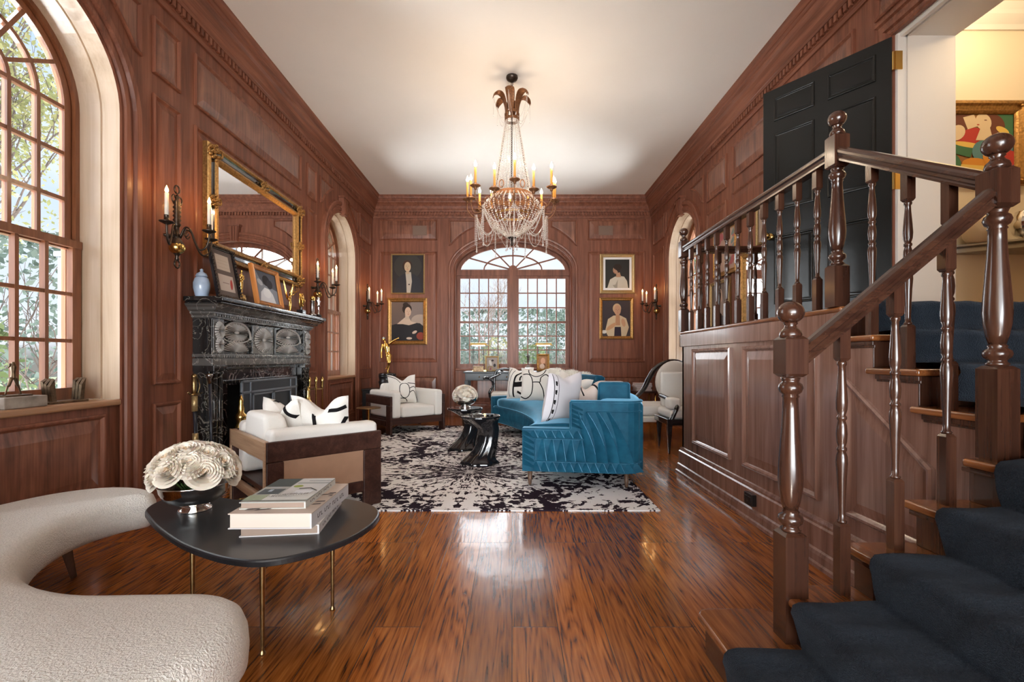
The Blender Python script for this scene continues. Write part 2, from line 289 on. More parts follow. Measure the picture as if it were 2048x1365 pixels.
# ------------------------------------------------------------------ mesh builder
class MB:
    def __init__(s): s.v = []; s.f = []; s.fm = []; s.fs = []; s.fc = []; s.T = None; s.mi = 0; s.sm = False; s.col = (1, 1, 1)
    def add(s, vs, fs):
        o = len(s.v)
        if s.T is not None: vs = [s.T @ Vector(p) for p in vs]
        s.v += [tuple(p) for p in vs]
        for f in fs: s.f.append(tuple(i+o for i in f)); s.fm.append(s.mi); s.fs.append(s.sm); s.fc.append(s.col)
        return s
    def box(s, x0, x1, y0, y1, z0, z1):
        v = [(x, y, z) for x in (x0, x1) for y in (y0, y1) for z in (z0, z1)]
        return s.add(v, [(0, 1, 3, 2), (4, 6, 7, 5), (0, 4, 5, 1), (2, 3, 7, 6), (0, 2, 6, 4), (1, 5, 7, 3)])
    def loops(s, L, closed=True, cap0=False, cap1=False, wrap=False):
        n = len(L[0]); v = [p for l in L for p in l]; f = []
        m = len(L); q = n if closed else n-1
        for i in range(m if wrap else m-1):
            a = i*n; b = ((i+1) % m)*n
            for j in range(q):
                k = (j+1) % n; f.append((a+j, a+k, b+k, b+j))
        if cap0: f.append(tuple(range(n))[::-1])
        if cap1: f.append(tuple((m-1)*n+i for i in range(n)))
        return s.add(v, f)
    def lathe(s, prof, c=(0, 0, 0), n=16, ry=1.0, cap=True):
        L = [[(c[0]+r*cos(2*pi*i/n), c[1]+r*ry*sin(2*pi*i/n), c[2]+z) for i in range(n)] for r, z in prof]
        return s.loops(L, True, cap, cap)
    def tube(s, pts, r, n=8, closed=False, cap=True, flat_=1.0):
        P = [Vector(p) for p in pts]; m = len(P); R = r if isinstance(r, (list, tuple)) else [r]*m
        L = []; up = None
        for i in range(m):
            if closed: t = P[(i+1) % m]-P[i-1]
            else: t = P[min(i+1, m-1)]-P[max(i-1, 0)]
            if t.length < 1e-9: t = Vector((0, 0, 1))
            t.normalize()
            if up is None:
                up = Vector((0, 0, 1)) if abs(t.z) < .9 else Vector((1, 0, 0))
            a = up - t*up.dot(t)
            if a.length < 1e-6: a = t.orthogonal()
            a.normalize(); up = a; b = t.cross(a)
            L.append([tuple(P[i]+(a*cos(2*pi*k/n)*flat_+b*sin(2*pi*k/n))*R[i]) for k in range(n)])
        return s.loops(L, True, cap and not closed, cap and not closed, wrap=closed)
    def cyl(s, p0, p1, r0, r1=None, n=12): return s.tube([p0, p1], [r0, r0 if r1 is None else r1], n)
    def ell(s, c, r, n=16, m=10):
        if not isinstance(r, (list, tuple)): r = (r, r, r)
        L = [[(c[0]+r[0]*sin(pi*j/m)*cos(2*pi*i/n), c[1]+r[1]*sin(pi*j/m)*sin(2*pi*i/n), c[2]-r[2]*cos(pi*j/m)) for i in range(n)] for j in range(1, m)]
        o = len(s.v); s.loops(L, True)
        a = len(s.v); s.add([(c[0], c[1], c[2]-r[2]), (c[0], c[1], c[2]+r[2])], [])
        k = (m-2)*n
        for i in range(n):
            j = (i+1) % n
            s.f.append((a, o+j, o+i)); s.f.append((a+1, o+k+i, o+k+j)); s.fm += [s.mi]*2; s.fs += [s.sm]*2; s.fc += [s.col]*2
        return s
    def prism(s, poly, a, b, mp):
        # poly in (p,q); mp(p,q,h) -> xyz
        L = [[mp(p, q, a) for p, q in poly], [mp(p, q, b) for p, q in poly]]
        return s.loops(L, True, True, True)
    def grid(s, fn, nu, nv, cu=False, cv=False):
        L = [[fn(i/(nu if cu else nu-1), j/(nv if cv else nv-1)) for i in range(nu)] for j in range(nv)]
        return s.loops(L, cu, wrap=cv)
    def build(s, name, mats, parent=None, loc=None, rot=None, bevel=0, seg=2, smooth=None, sub=0, recalc=True):
        me = bpy.data.meshes.new(name); me.from_pydata(s.v, [], s.f)
        if not isinstance(mats, (list, tuple)): mats = [mats]
        for m in mats: me.materials.append(M[m] if isinstance(m, str) else m)
        me.polygons.foreach_set('material_index', s.fm)
        fs = s.fs if smooth is None else [smooth]*len(s.f)
        me.polygons.foreach_set('use_smooth', fs)
        if any(c != (1, 1, 1) for c in s.fc):
            ca = me.color_attributes.new('Col', 'FLOAT_COLOR', 'CORNER'); d = []
            for p, c in zip(me.polygons, s.fc): d += [c[0], c[1], c[2], 1.0]*p.loop_total
            ca.data.foreach_set('color', d)
        me.update()
        if recalc:
            bm = bmesh.new(); bm.from_mesh(me); bmesh.ops.recalc_face_normals(bm, faces=bm.faces[:]); bm.to_mesh(me); bm.free()
        o = bpy.data.objects.new(name, me); COL.objects.link(o)
        if parent is not None: o.parent = parent
        if loc is not None: o.location = loc
        if rot is not None: o.rotation_euler = rot if isinstance(rot, (list, tuple)) else (0, 0, rot)
        if bevel:
            b = o.modifiers.new('edge', 'BEVEL'); b.width = bevel; b.segments = seg; b.limit_method = 'ANGLE'; b.angle_limit = rad(40); b.harden_normals = False
            if smooth is None: me.polygons.foreach_set('use_smooth', [True]*len(me.polygons)); w = o.modifiers.new('wn', 'WEIGHTED_NORMAL'); w.keep_sharp = True
        if sub: b = o.modifiers.new('sub', 'SUBSURF'); b.levels = sub; b.render_levels = sub
        return o
def tag(o, label=None, cat=None, group=None, kind=None):
    if label: o['label'] = label
    if cat: o['category'] = cat
    if group: o['group'] = group
    if kind: o['kind'] = kind
    return o
def thing(name, label, cat, loc=(0, 0, 0), rz=0, group=None):
    o = bpy.data.objects.new(name, None); COL.objects.link(o); o.location = loc; o.rotation_euler = (0, 0, rz); o.empty_display_size = .1
    return tag(o, label, cat, group)
def dup(src, loc=None, rz=None, label=None, group=None):
    kids = {}
    for ob in COL.objects:
        if ob.parent: kids.setdefault(ob.parent.name, []).append(ob)
    def cp(o, par):
        c = o.copy(); COL.objects.link(c)
        if par is not None: c.parent = par
        for k in kids.get(o.name, []): cp(k, c)
        return c
    r = cp(src, None)
    if loc is not None: r.location = loc
    if rz is not None: r.rotation_euler = rz if isinstance(rz, (tuple, list)) else (0, 0, rz)
    if label: r['label'] = label
    if group: r['group'] = group
    return r
def spline(pts, n=8, closed=False):
    # Catmull-Rom through points of any dimension
    P = [Vector(p) for p in pts]; m = len(P); out = []
    for i in range(m if closed else m-1):
        if closed: a, b, c, d = P[i-1], P[i], P[(i+1) % m], P[(i+2) % m]
        else: a, b, c, d = P[max(i-1, 0)], P[i], P[i+1], P[min(i+2, m-1)]
        for k in range(n):
            t = k/n
            out.append(.5*((2*b)+(c-a)*t+(2*a-5*b+4*c-d)*t*t+(3*b-a-3*c+d)*t**3))
    if not closed: out.append(P[-1])
    return out
def inset(poly, d):
    n = len(poly); A = sum(poly[i][0]*poly[(i+1) % n][1]-poly[(i+1) % n][0]*poly[i][1] for i in range(n))
    s = 1 if A > 0 else -1; out = []
    for i in range(n):
        p0, p1, p2 = Vector(poly[i-1]), Vector(poly[i]), Vector(poly[(i+1) % n])
        e1 = (p1-p0).normalized(); e2 = (p2-p1).normalized()
        n1 = Vector((-e1.y, e1.x))*s; n2 = Vector((-e2.y, e2.x))*s
        k = n1+n2; q = max(.35, 1+n1.dot(n2)); out.append(tuple(p1+k*(d/q)))
    return out
# ================================================================== ROOM
XL, XR, YB, YF, H = -2.96, 2.96, 10.08, -1.2, 4.62
def mapL(u, v, w): return (XL+w, u, v)
def mapR(u, v, w): return (XR-w, u, v)
def mapB(u, v, w): return (u, YB-w, v)
BP = .010611
def bu(px): return (px-1024)*BP
def bz(py): return 1.2+(718-py)*BP
def arch(c, a, b, zs, z0, oa=0, ob=None, n=28, close=False):
    ob = oa if ob is None else ob
    p = [(c-a-oa, z0)] if not close else [(c-a-oa, z0)]
    for i in range(n+1):
        t = pi*i/n; p.append((c-(a+oa)*cos(t), zs+(b+ob)*sin(t)))
    p.append((c+a+oa, z0)); return p
def face_with_holes(mb, mp, outer, holes, w):
    polys = [[Vector((p[0], p[1], 0)) for p in pl] for pl in [outer]+holes]
    tris = tessellate_polygon(polys); flatp = [p for pl in polys for p in pl]
    mb.add([mp(p.x, p.y, w) for p in flatp], tris)
PROF = [(0, -.002), (0, .016), (.010, .024), (.020, .022), (.030, .010), (.036, .004)]
def panel(mb, mp, poly, bev=.055, fld=.016, mi=1):
    L = []
    for d, w in PROF: L.append([mp(p[0], p[1], w) for p in (inset(poly, d) if d else poly)])
    mb.mi = 0; mb.loops(L, True)
    L = []
    for d, w in [(.036, .004), (.040, .004), (.040+bev, fld)]: L.append([mp(p[0], p[1], w) for p in inset(poly, d)])
    mb.mi = mi; mb.loops(L, True, False, True); mb.mi = 0
def rect(u0, u1, v0, v1): return [(u0, v0), (u1, v0), (u1, v1), (u0, v1)]
def rpanel(mb, mp, u0, u1, v0, v1, bev=.055, **k):
    panel(mb, mp, rect(min(u0, u1), max(u0, u1), min(v0, v1), max(v0, v1)), bev, **k)
SN = [0]
def strip(mb, mp, pts, wd, w0, w1, closed=False):
    SN[0] += 1; ep = .0006*(SN[0] % 9); w0 -= ep; w1 += ep
    L = []; m = len(pts)
    for i in range(m):
        a = Vector(pts[i-1] if (i or closed) else pts[0]); b = Vector(pts[(i+1) % m] if (i < m-1 or closed) else pts[i])
        t = (b-a).normalized(); n = Vector((-t.y, t.x))*wd/2; p = Vector(pts[i])
        q, r = p+n, p-n
        L.append([mp(q.x, q.y, w0), mp(q.x, q.y, w1), mp(r.x, r.y, w1), mp(r.x, r.y, w0)])
    mb.loops(L, True, not closed, not closed, wrap=closed)

# ---- floor and ceiling
mb = MB(); mb.box(XL-.6, XR, YF, YB+.5, -.12, 0)
tag(mb.build('floor', 'floor'), kind='structure')
mb = MB(); mb.box(XL-.4, XR+.4, YF, YB+.4, H, H+.1)
tag(mb.build('ceiling', 'ceiling'), kind='structure')

WC1, WC2, WR, WZS, WZ0 = 2.885, 8.215, .665, 3.03, .90
CAS = [(0, .028), (.012, .036), (.03, .020), (.045, .024), (.055, .040), (.085, .044), (.10, .026), (.125, .028), (.14, .052), (.18, .058), (.20, .044), (.205, -.002)]
def spandrel(mb, mp, c, s, r=1.02, ue=.90, zt=4.03):
    pts = [(c+s*r*cos(rad(a)), WZS+r*sin(rad(a))) for a in range(30, 72, 3)]
    q = [p for p in pts if abs(p[0]-c) < ue-.05]
    pts = [(c+s*ue, q[0][1]-.02)] + q + [(q[-1][0], zt), (c+s*ue, zt)]
    panel(mb, mp, pts, .006, .005)
# ---- left wall
mb = MB()
a1 = arch(WC1, WR, WR, WZS, WZ0); a2 = arch(WC2, WR, WR, WZS, WZ0)
FB = (4.80, 6.12, .02, .93)
face_with_holes(mb, mapL, rect(YF, YB, 0, H), [a1, a2, rect(*FB)], 0)
rpanel(mb, mapL, 3.905, 4.228, 3.56, 4.03, .05); rpanel(mb, mapL, 6.842, 7.165, 3.56, 4.03, .05)
rpanel(mb, mapL, 3.905, 4.228, .985, 3.39, .05, mi=0); rpanel(mb, mapL, 6.842, 7.165, .985, 3.39, .05, mi=0)
rpanel(mb, mapL, 3.905, 4.228, .30, .83, .06); rpanel(mb, mapL, 6.842, 7.165, .30, .83, .06)
rpanel(mb, mapL, 4.42, 6.65, 3.56, 4.05, .07)
panel(mb, mapL, rect(4.42, 6.65, 1.80, 3.38), .06, mi=0)
for c in (WC1, WC2):
    for s in (-1, 1): spandrel(mb, mapL, c, s)
    rpanel(mb, mapL, c-.56, c+.56, .24, .80, .08)
for u0, u1 in ((9.20, 9.90), (1.4, 1.72)):
    rpanel(mb, mapL, u0, u1, 3.56, 4.03, .05); rpanel(mb, mapL, u0, u1, .985, 3.39, .06, mi=0); rpanel(mb, mapL, u0, u1, .30, .83, .06)
# flat frieze fillet and chair rail line
tag(mb.build('wall_left', ['mahogany', 'crotch']), kind='structure')

# ---- right wall
mb = MB()
DO = (2.40, 3.67, 1.485, 3.70)
face_with_holes(mb, mapR, rect(YF, YB, 0, H), [arch(WC2, WR, WR, WZS, WZ0), rect(*DO)], 0)
rpanel(mb, mapR, 9.20, 9.90, 3.56, 4.03, .05); rpanel(mb, mapR, 9.20, 9.90, .985, 3.39, .06, mi=0); rpanel(mb, mapR, 9.20, 9.90, .30, .83, .06)
for s in (-1, 1): spandrel(mb, mapR, WC2, s)
rpanel(mb, mapR, WC2-.56, WC2+.56, .24, .80, .08)
rpanel(mb, mapR, 6.54, 7.19, 3.56, 4.03, .06); rpanel(mb, mapR, 6.54, 7.19, .985, 3.39, .06, mi=0); rpanel(mb, mapR, 6.54, 7.19, .30, .83, .06)
rpanel(mb, mapR, 4.10, 6.36, 3.60, 4.05, .07); rpanel(mb, mapR, 4.10, 6.36, 1.60, 3.42, .07, mi=0); rpanel(mb, mapR, 5.1, 6.36, .30, 1.4, .07)
rpanel(mb, mapR, 2.3, 3.86, 3.93, 4.12, .03)
tag(mb.build('wall_right', ['mahogany', 'crotch']), kind='structure')

# ---- back wall
BC, BA, BBt, BZS, BZ0 = .02, 1.215, .62, 3.08, 1.0
mb = MB()
face_with_holes(mb, mapB, rect(XL, XR, 0, H), [arch(BC, BA, BBt, BZS, BZ0)], 0)
for x0, x1 in ((759, 875), (1175, 1290)):
    rpanel(mb, mapB, bu(x0), bu(x1), bz(481), bz(439), .09)
    rpanel(mb, mapB, bu(x0), bu(x1), bz(725), bz(503), .05, mi=0)
    rpanel(mb, mapB, bu(x0), bu(x1), bz(808), bz(753), .07)
for s in (-1, 1):
    pts = []
    for a in range(18, 60, 4): pts.append((BC+s*1.50*cos(rad(a)), BZS+1.08*sin(rad(a))))
    q = [p for p in pts if abs(p[0]-BC) < 1.30]
    pts = [(BC+s*1.36, q[0][1]-.03)]+q+[(q[-1][0], 4.15), (BC+s*1.36, 4.15)]
    panel(mb, mapB, pts, .006, .005)
rpanel(mb, mapB, -.86, .90, .24, .86, .09)
tag(mb.build('wall_back', ['mahogany', 'crotch']), kind='structure')

# ---- crown moulding
CR = [(0, 4.18), (.018, 4.18), (.022, 4.215), (.03, 4.22), (.03, 4.30), (.062, 4.302), (.066, 4.335), (.072, 4.34), (.085, 4.365), (.10, 4.41), (.125, 4.45), (.15, 4.475), (.155, 4.50), (.165, 4.505), (.165, 4.545), (.175, 4.55), (.185, 4.59), (.20, 4.605), (.205, H)]
mb = MB()
mb.loops([[(XL+w, YF, z), (XL+w, YB-w, z), (XR-w, YB-w, z), (XR-w, YF, z)] for w, z in CR], False)
crown = tag(mb.build('trim_1', 'mahogany_h'), kind='structure')
mb = MB(); d = .062
u = YF
while u < YB-.1:
    mb.box(XL+.028, XL+.058, u, u+.034, 4.235, 4.298); mb.box(XR-.058, XR-.028, u, u+.034, 4.235, 4.298); u += d
u = XL+.09
while u < XR-.1:
    mb.box(u, u+.034, YB-.058, YB-.028, 4.235, 4.298); u += d
mb.build('dentil_course', 'mahogany', crown)
# ---- baseboards
BPROF = [(0, .25), (.016, .25), (.022, .235), (.024, .215), (.034, .205), (.034, .045), (.05, .038), (.055, .02), (.055, 0)]
def base(name, mp, segs):
    mb = MB()
    for u0, u1 in segs: mb.loops([[mp(u0, z, w), mp(u1, z, w)] for w, z in BPROF], False); mb.add([mp(u0, z, w) for w, z in BPROF], [tuple(range(len(BPROF)))]); mb.add([mp(u1, z, w) for w, z in BPROF], [tuple(range(len(BPROF)))])
    return tag(mb.build(name, 'mahogany_h'), kind='structure')
base('baseboard_left', mapL, [(YF, 2.0), (2.24, 3.53), (3.77, 4.40), (6.54, 7.33), (7.57, 8.86), (9.10, YB)])
base('baseboard_right', mapR, [(5.03, 7.33), (7.57, 8.86), (9.10, YB)])
base('baseboard_back', mapB, [(XL, -1.42), (-1.17, 1.21), (1.46, XR)])

# ---- arched side windows
def side_window(idx, mp, c, jm='jamb'):
    R, zs, z0 = WR, WZS, WZ0
    def pathpts(off, zz): return arch(c, R, R, zs, zz, off)
    mb = MB()
    mb.loops([[mp(p[0], p[1], w) for p in pathpts(o, 0.0)] for o, w in CAS], False)
    root = tag(mb.build('window_%d' % idx, 'mahogany', smooth=False), kind='structure')
    # reveal of the thick wall with a groove
    mb = MB()
    mb.loops([[mp(p[0], p[1], w) for p in pathpts(o, z0)] for o, w in [(0, .028), (0, -.10), (.012, -.104), (.012, -.112), (0, -.116), (0, -.13), (0, -.27)]], False)
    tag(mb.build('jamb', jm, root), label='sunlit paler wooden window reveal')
    mb = MB()
    mb.loops([[mp(p[0], p[1], w) for p in pathpts(o, z0)] for o, w in [(0, -.27), (-.035, -.27), (-.035, -.33), (-.05, -.33), (-.05, -.36), (0, -.40), (.05, -.46)]], False)
    mb.build('outer_frame', 'sash', root)
    # keystone
    mb = MB(); zz = zs+R
    poly = [(c-.06, zz-.02), (c+.06, zz-.02), (c+.095, zz+.26), (c-.095, zz+.26)]
    mb.prism(poly, 0, .085, lambda p, q, h: mp(p, q, h)); mb.prism([(c-.115, zz+.26), (c+.115, zz+.26), (c+.115, zz+.29), (c-.115, zz+.29)], 0, .11, lambda p, q, h: mp(p, q, h))
    for k in (-1, 0, 1): mb.prism([(c+k*.04-.013, zz), (c+k*.04+.013, zz), (c+k*.05+.016, zz+.25), (c+k*.05-.016, zz+.25)], .085, .10, lambda p, q, h: mp(p, q, h))
    mb.build('keystone', 'mahogany', root)
    # sill
    mb = MB(); mb.prism(rect(c-R-.0, c+R+.0, z0-.045, z0), -.42, .045, lambda p, q, h: mp(p, q, h))
    mb.build('sill', 'sill_wood', root, bevel=.012)
    # sashes
    zr = 2.03; r0 = R-.045
    mb = MB(); mw = .026
    ring = lambda off: [(p[0], p[1]) for p in arch(c, R, R, zs, zr, off)]
    strip(mb, mp, ring(-.07), .05, -.335, -.295)
    strip(mb, mp, [(c-R+.04, zr), (c+R-.04, zr)], .055, -.335, -.285)
    rr = R-.09
    for k in range(1, 6):
        x = -rr+2*rr*k/6
        zt = zs if k != 3 else zs+rr*.333
        strip(mb, mp, [(c+x, zr), (c+x, zs)], mw, -.33, -.30)
    for k in range(1, 4):
        z = zr+(zs-zr)*k/3
        strip(mb, mp, [(c-rr, z), (c+rr, z)], mw, -.33, -.30)
    for q in (rr*.333, rr*.667): strip(mb, mp, [(c-q*cos(pi*i/24), zs+q*sin(pi*i/24)) for i in range(25)], mw, -.33, -.30)
    for a in (30, 60, 90, 120, 150): strip(mb, mp, [(c+rr*.333*cos(rad(a)), zs+rr*.333*sin(rad(a))), (c+(R-.08)*cos(rad(a)), zs+(R-.08)*sin(rad(a)))], mw, -.33, -.30)
    mb.build('upper_sash', 'sash', root)
    mb = MB(); x0, x1 = c-R+.01, c+R-.01
    strip(mb, mp, [(x0+.035, z0), (x0+.035, zr+.03)], .07, -.295, -.25); strip(mb, mp, [(x1-.035, z0), (x1-.035, zr+.03)], .07, -.295, -.25)
    strip(mb, mp, [(x0, z0+.045), (x1, z0+.045)], .09, -.295, -.25); strip(mb, mp, [(x0, zr+.01), (x1, zr+.01)], .055, -.295, -.245)
    for k in range(1, 6):
        x = x0+.06+(x1-x0-.12)*k/6; strip(mb, mp, [(x, z0+.06), (x, zr)], mw, -.29, -.258)
    for k in range(1, 3):
        z = z0+.09+(zr-z0-.11)*k/3; strip(mb, mp, [(x0+.05, z), (x1-.05, z)], mw, -.29, -.258)
    mb.build('lower_sash', 'sash', root)
    mb = MB(); pp = arch(c, R, R, zs, z0, -.05)
    mb.add([mp(p[0], p[1], -.312) for p in pp], [tuple(range(len(pp)))])
    mb.build('glass', 'glass', root)
    return root
side_window(1, mapL, WC1); side_window(2, mapL, WC2); side_window(4, mapR, WC2)
# ---- big window at the end of the room
def back_window():
    mp = mapB; c, a, b, zs, z0 = BC, BA, BBt, BZS, BZ0
    mb = MB()
    mb.loops([[mp(p[0], p[1], w) for p in arch(c, a, b, zs, 0, o*.8, o*.9)] for o, w in CAS], False)
    root = tag(mb.build('window_3', 'mahogany'), kind='structure')
    mb = MB()
    mb.loops([[mp(p[0], p[1], w) for p in arch(c, a, b, zs, z0, o)] for o, w in [(0, .028), (0, -.08), (.01, -.084), (.01, -.09), (0, -.094), (0, -.2), (-.03, -.2), (-.03, -.26), (0, -.3), (.05, -.4)]], False)
    mb.build('jamb', 'mahogany', root)
    mb = MB(); zz = zs+b
    poly = [(c-.07, zz-.02), (c+.07, zz-.02), (c+.11, zz+.30), (c-.11, zz+.30)]
    mb.prism(poly, 0, .085, lambda p, q, h: mp(p, q, h)); mb.prism(rect(c-.13, c+.13, zz+.30, zz+.33), 0, .11, lambda p, q, h: mp(p, q, h))
    for k in (-1, 0, 1): mb.prism([(c+k*.045-.015, zz), (c+k*.045+.015, zz), (c+k*.06+.02, zz+.28), (c+k*.06-.02, zz+.28)], .085, .10, lambda p, q, h: mp(p, q, h))
    mb.build('keystone', 'mahogany', root)
    mb = MB(); mb.prism(rect(c-a, c+a, z0-.05, z0), -.3, .05, lambda p, q, h: mp(p, q, h)); mb.build('sill', 'mahogany_x', root, bevel=.012)
    w0, w1 = -.24, -.19; zt = 3.0
    mb = MB()
    strip(mb, mp, arch(c, a, b, zs, zt, -.05), .07, w0, w1)
    strip(mb, mp, [(c-a, zs-.02), (c+a, zs-.02)], .13, w0, w1+.02)          # transom
    strip(mb, mp, [(c, z0), (c, zs-.02)], .13, w0, w1+.02)                  # mullion
    fa, fb = a-.08, b-.07
    z1 = zs+.045
    for t in (0, 25, -25, 60, -60):
        tt = rad(90-t) if t in (0,) else rad(90-t)
        strip(mb, mp, [(c+.08*cos(tt), z1+.03*sin(tt)), (c+fa*cos(tt), z1+(fb-.02)*sin(tt))], .028, w0+.01, w1-.005)
    q = .55; strip(mb, mp, [(c-q*fa*cos(pi*i/30), z1+q*1.02*fb*sin(pi*i/30)) for i in range(31)], .028, w0+.01, w1-.005)
    pts = [(c+.1*cos(pi*i/12), z1+.1*sin(pi*i/12)) for i in range(13)]; mb.prism(pts, w0, w1, lambda p, q2, h: mp(p, q2, h))
    mb.build('fanlight', 'mahogany', root)
    for s in (-1, 1):
        mb = MB(); x0, x1 = (c+.065, c+a-.02) if s > 0 else (c-a+.02, c-.065)
        zb, ztp, zm = z0+.0, zs-.085, 1.99
        for x in (x0+.03, x1-.03): strip(mb, mp, [(x, zb), (x, ztp)], .06, w0, w1)
        strip(mb, mp, [(x0, zb+.045), (x1, zb+.045)], .09, w0, w1); strip(mb, mp, [(x0, ztp-.03), (x1, ztp-.03)], .06, w0, w1); strip(mb, mp, [(x0, zm), (x1, zm)], .045, w0, w1+.01)
        for k in range(1, 5):
            x = x0+.05+(x1-x0-.1)*k/5; strip(mb, mp, [(x, zb), (x, ztp)], .024, w0+.01, w1-.005)
        for lo, hi in ((zb+.09, zm), (zm, ztp-.06)):
            for k in (1, 2):
                z = lo+(hi-lo)*k/3; strip(mb, mp, [(x0, z), (x1, z)], .024, w0+.01, w1-.005)
        mb.build('sash', 'mahogany', root)
    mb = MB(); pp = arch(c, a, b, zs, z0, -.03); mb.add([mp(p[0], p[1], -.215) for p in pp], [tuple(range(len(pp)))]); mb.build('glass', 'glass', root)
back_window()

# ---- hall beyond the doorway
ZL = 1.485
mb = MB(); mb.box(XR, 6.5, 2.0, 4.24, ZL-.1, ZL); tag(mb.build('floor_hall', 'tread'), kind='structure')
mb = MB(); mb.box(XR+.41, 6.5, 4.20, 4.3, ZL, 4.5); tag(mb.build('wall_hall', 'cream_wall'), kind='structure')
mb = MB(); mb.box(XR+.02, 6.5, 1.8, 4.3, 4.28, 4.38); tag(mb.build('ceiling_hall', 'white_trim'), kind='structure')
mb = MB(); mb.box(XR+.41, 6.5, 4.17, 4.2, ZL, ZL+.17); mb.box(XR+.41, 6.5, 4.185, 4.2, ZL+.17, ZL+.2)
tag(mb.build('baseboard_hall', 'white_trim'), kind='structure')
mb = MB(); mb.loops([[(XR+.41, 4.2-w, z), (6.5, 4.2-w, z)] for w, z in [(0, 4.1), (.02, 4.1), (.03, 4.14), (.08, 4.2), (.09, 4.23), (.12, 4.28)]], False)
tag(mb.build('trim_3', 'white_trim'), kind='structure')
# white doorway reveal
mb = MB()
mb.box(XR+.015, XR+.41, 3.67, 3.75, ZL, 3.78); mb.box(XR+.015, XR+.41, 2.3, 3.75, 3.70, 3.80)
mb.box(XR+.0, XR+.05, 3.645, 3.67, ZL, 3.70); mb.box(XR+.085, XR+.105, 3.655, 3.67, ZL, 3.70); mb.box(XR+.02, XR+.05, 2.3, 3.67, 3.675, 3.70); mb.box(XR+.085, XR+.105, 2.3, 3.67, 3.685, 3.70)
mb.box(XR+.41, XR+.47, 3.672, 4.2, ZL, 4.28); mb.box(XR+.41, XR+.47, 2.2, 3.672, 3.70, 4.28)
tag(mb.build('trim_2', 'white_trim'), kind='structure')
# wooden casing of the doorway
mb = MB(); o = .0
prof = [(0, .0), (0, .03), (.015, .04), (.03, .025), (.05, .03), (.06, .05), (.09, .055), (.10, .035), (.125, .04), (.135, .06), (.155, .065), (.165, 0)]
mb.loops([[mapR(3.67+q, ZL, w), mapR(3.67+q, 3.70+q, w), mapR(2.2, 3.70+q, w)] for q, w in prof], False)
tag(mb.build('trim_4', 'mahogany'), kind='structure')
for x, y, e in ((4.3, 3.0, 22), (3.9, 3.75, 6)):
    lamp('hall_light', (x, y, 4.0), e, .12, (1, .78, .50))

# ---- unseen rear wall and next room, added to block sun and channel fill light
mb = MB(); face_with_holes(mb, lambda u, v, w: (u, YF, v), rect(XL, XR, 0, H), [rect(-2.3, 1.7, .02, 3.3)], 0)
tag(mb.build('wall_rear', 'mahogany'), kind='structure')
mb = MB(); mb.box(-3.2, 3.2, -6.0, YF, -.12, 0); tag(mb.build('floor_light_tunnel', 'floor'), kind='structure')
mb = MB(); mb.box(-3.2, 3.2, -6.0, YF-.01, 3.5, 3.6); tag(mb.build('ceiling_light_tunnel', 'ceiling'), kind='structure')
mb = MB(); mb.box(-3.3, -3.2, -6.0, YF-.01, 0, 3.6); tag(mb.build('wall_light_tunnel_left', 'cream_wall'), kind='structure')
mb = MB(); mb.box(3.2, 3.3, -6.0, YF-.01, 0, 3.6); tag(mb.build('wall_light_tunnel_right', 'cream_wall'), kind='structure')

mb = MB(); mb.box(6.5, 6.6, 1.7, 4.3, ZL-.1, 4.4); tag(mb.build('wall_hall_end', 'cream_wall'), kind='structure')
mb = MB(); mb.box(XR, 6.5, 1.7, 1.8, ZL-.1, 4.4); tag(mb.build('wall_hall_front', 'cream_wall'), kind='structure')
mb = MB(); mb.box(XR, 6.6, 1.7, 2.0, ZL-.1, ZL); tag(mb.build('floor_hall_edge', 'tread'), kind='structure')
# ================================================================== STAIRCASE
ST = thing('staircase', 'dark wood quarter-turn staircase with turned balusters climbing to the black door', 'staircase', (0, 0, 0))
RS = .165; SX = 1.80
def mapS(u, v, w): return (SX-w, u, v)
noses = [.755, 1.0, 1.265, 1.5, 1.70]
for i, x in enumerate(noses):
    z = RS*(i+1); xe = noses[i+1]+.05 if i < 4 else XR
    mb = MB()
    if i == 0:
        L = []
        pts = [(x, .3), (x, 1.93), (x+.02, 1.965), (x+.06, 1.975), (1.02, 1.975), (1.10, 1.93), (1.13, 1.84), (1.13, .3)]
        mb.prism(pts, z-.032, z, lambda p, q, h: (p, q, h))
    else:
        ye = 1.832 if i < 4 else 1.80
        mb.box(x, xe, .3, ye, z-.032, z)
    mb.build('tread', 'tread', ST, bevel=.012, seg=3)
    mb = MB()
    if i == 0:
        mb.prism([(x+.03, .3), (x+.03, 1.93), (x+.06, 1.95), (1.02, 1.95), (1.09, 1.91), (1.10, 1.80), (1.10, .3)], 0, z-.032, lambda p, q, h: (p, q, h))
    else:
        mb.box(x+.03, x+.05, .3, 1.80, z-RS, z-.03); mb.box(x+.012, x+.032, .3, 1.812, z-.052, z-.032)
        mb.box(x+.052, min(xe, XR)-.002, 1.775, 1.797, 0, z-.034)
    mb.build('riser', 'stair_wood', ST, bevel=.004)
un = [1.78, 2.07, 2.335, 2.56]
for i, y in enumerate(un):
    z = RS*(i+6); ye = un[i+1]+.05 if i < 3 else 5.02
    mb = MB(); mb.box(SX-.032 if i < 3 else SX-.03, XR, y, ye, z-.032, z)
    mb.build('tread', 'tread', ST, bevel=.012, seg=3)
    mb = MB(); mb.box(SX+.001, XR, y+.03, y+.05, z-RS+.001, z-.033)
    if i < 3: mb.box(SX-.018, SX, y+.012, ye-.05, z-.054, z-.032); mb.box(SX-.009, SX, y+.012, ye-.05, z-.066, z-.05)
    mb.build('riser', 'stair_wood', ST, bevel=.003)
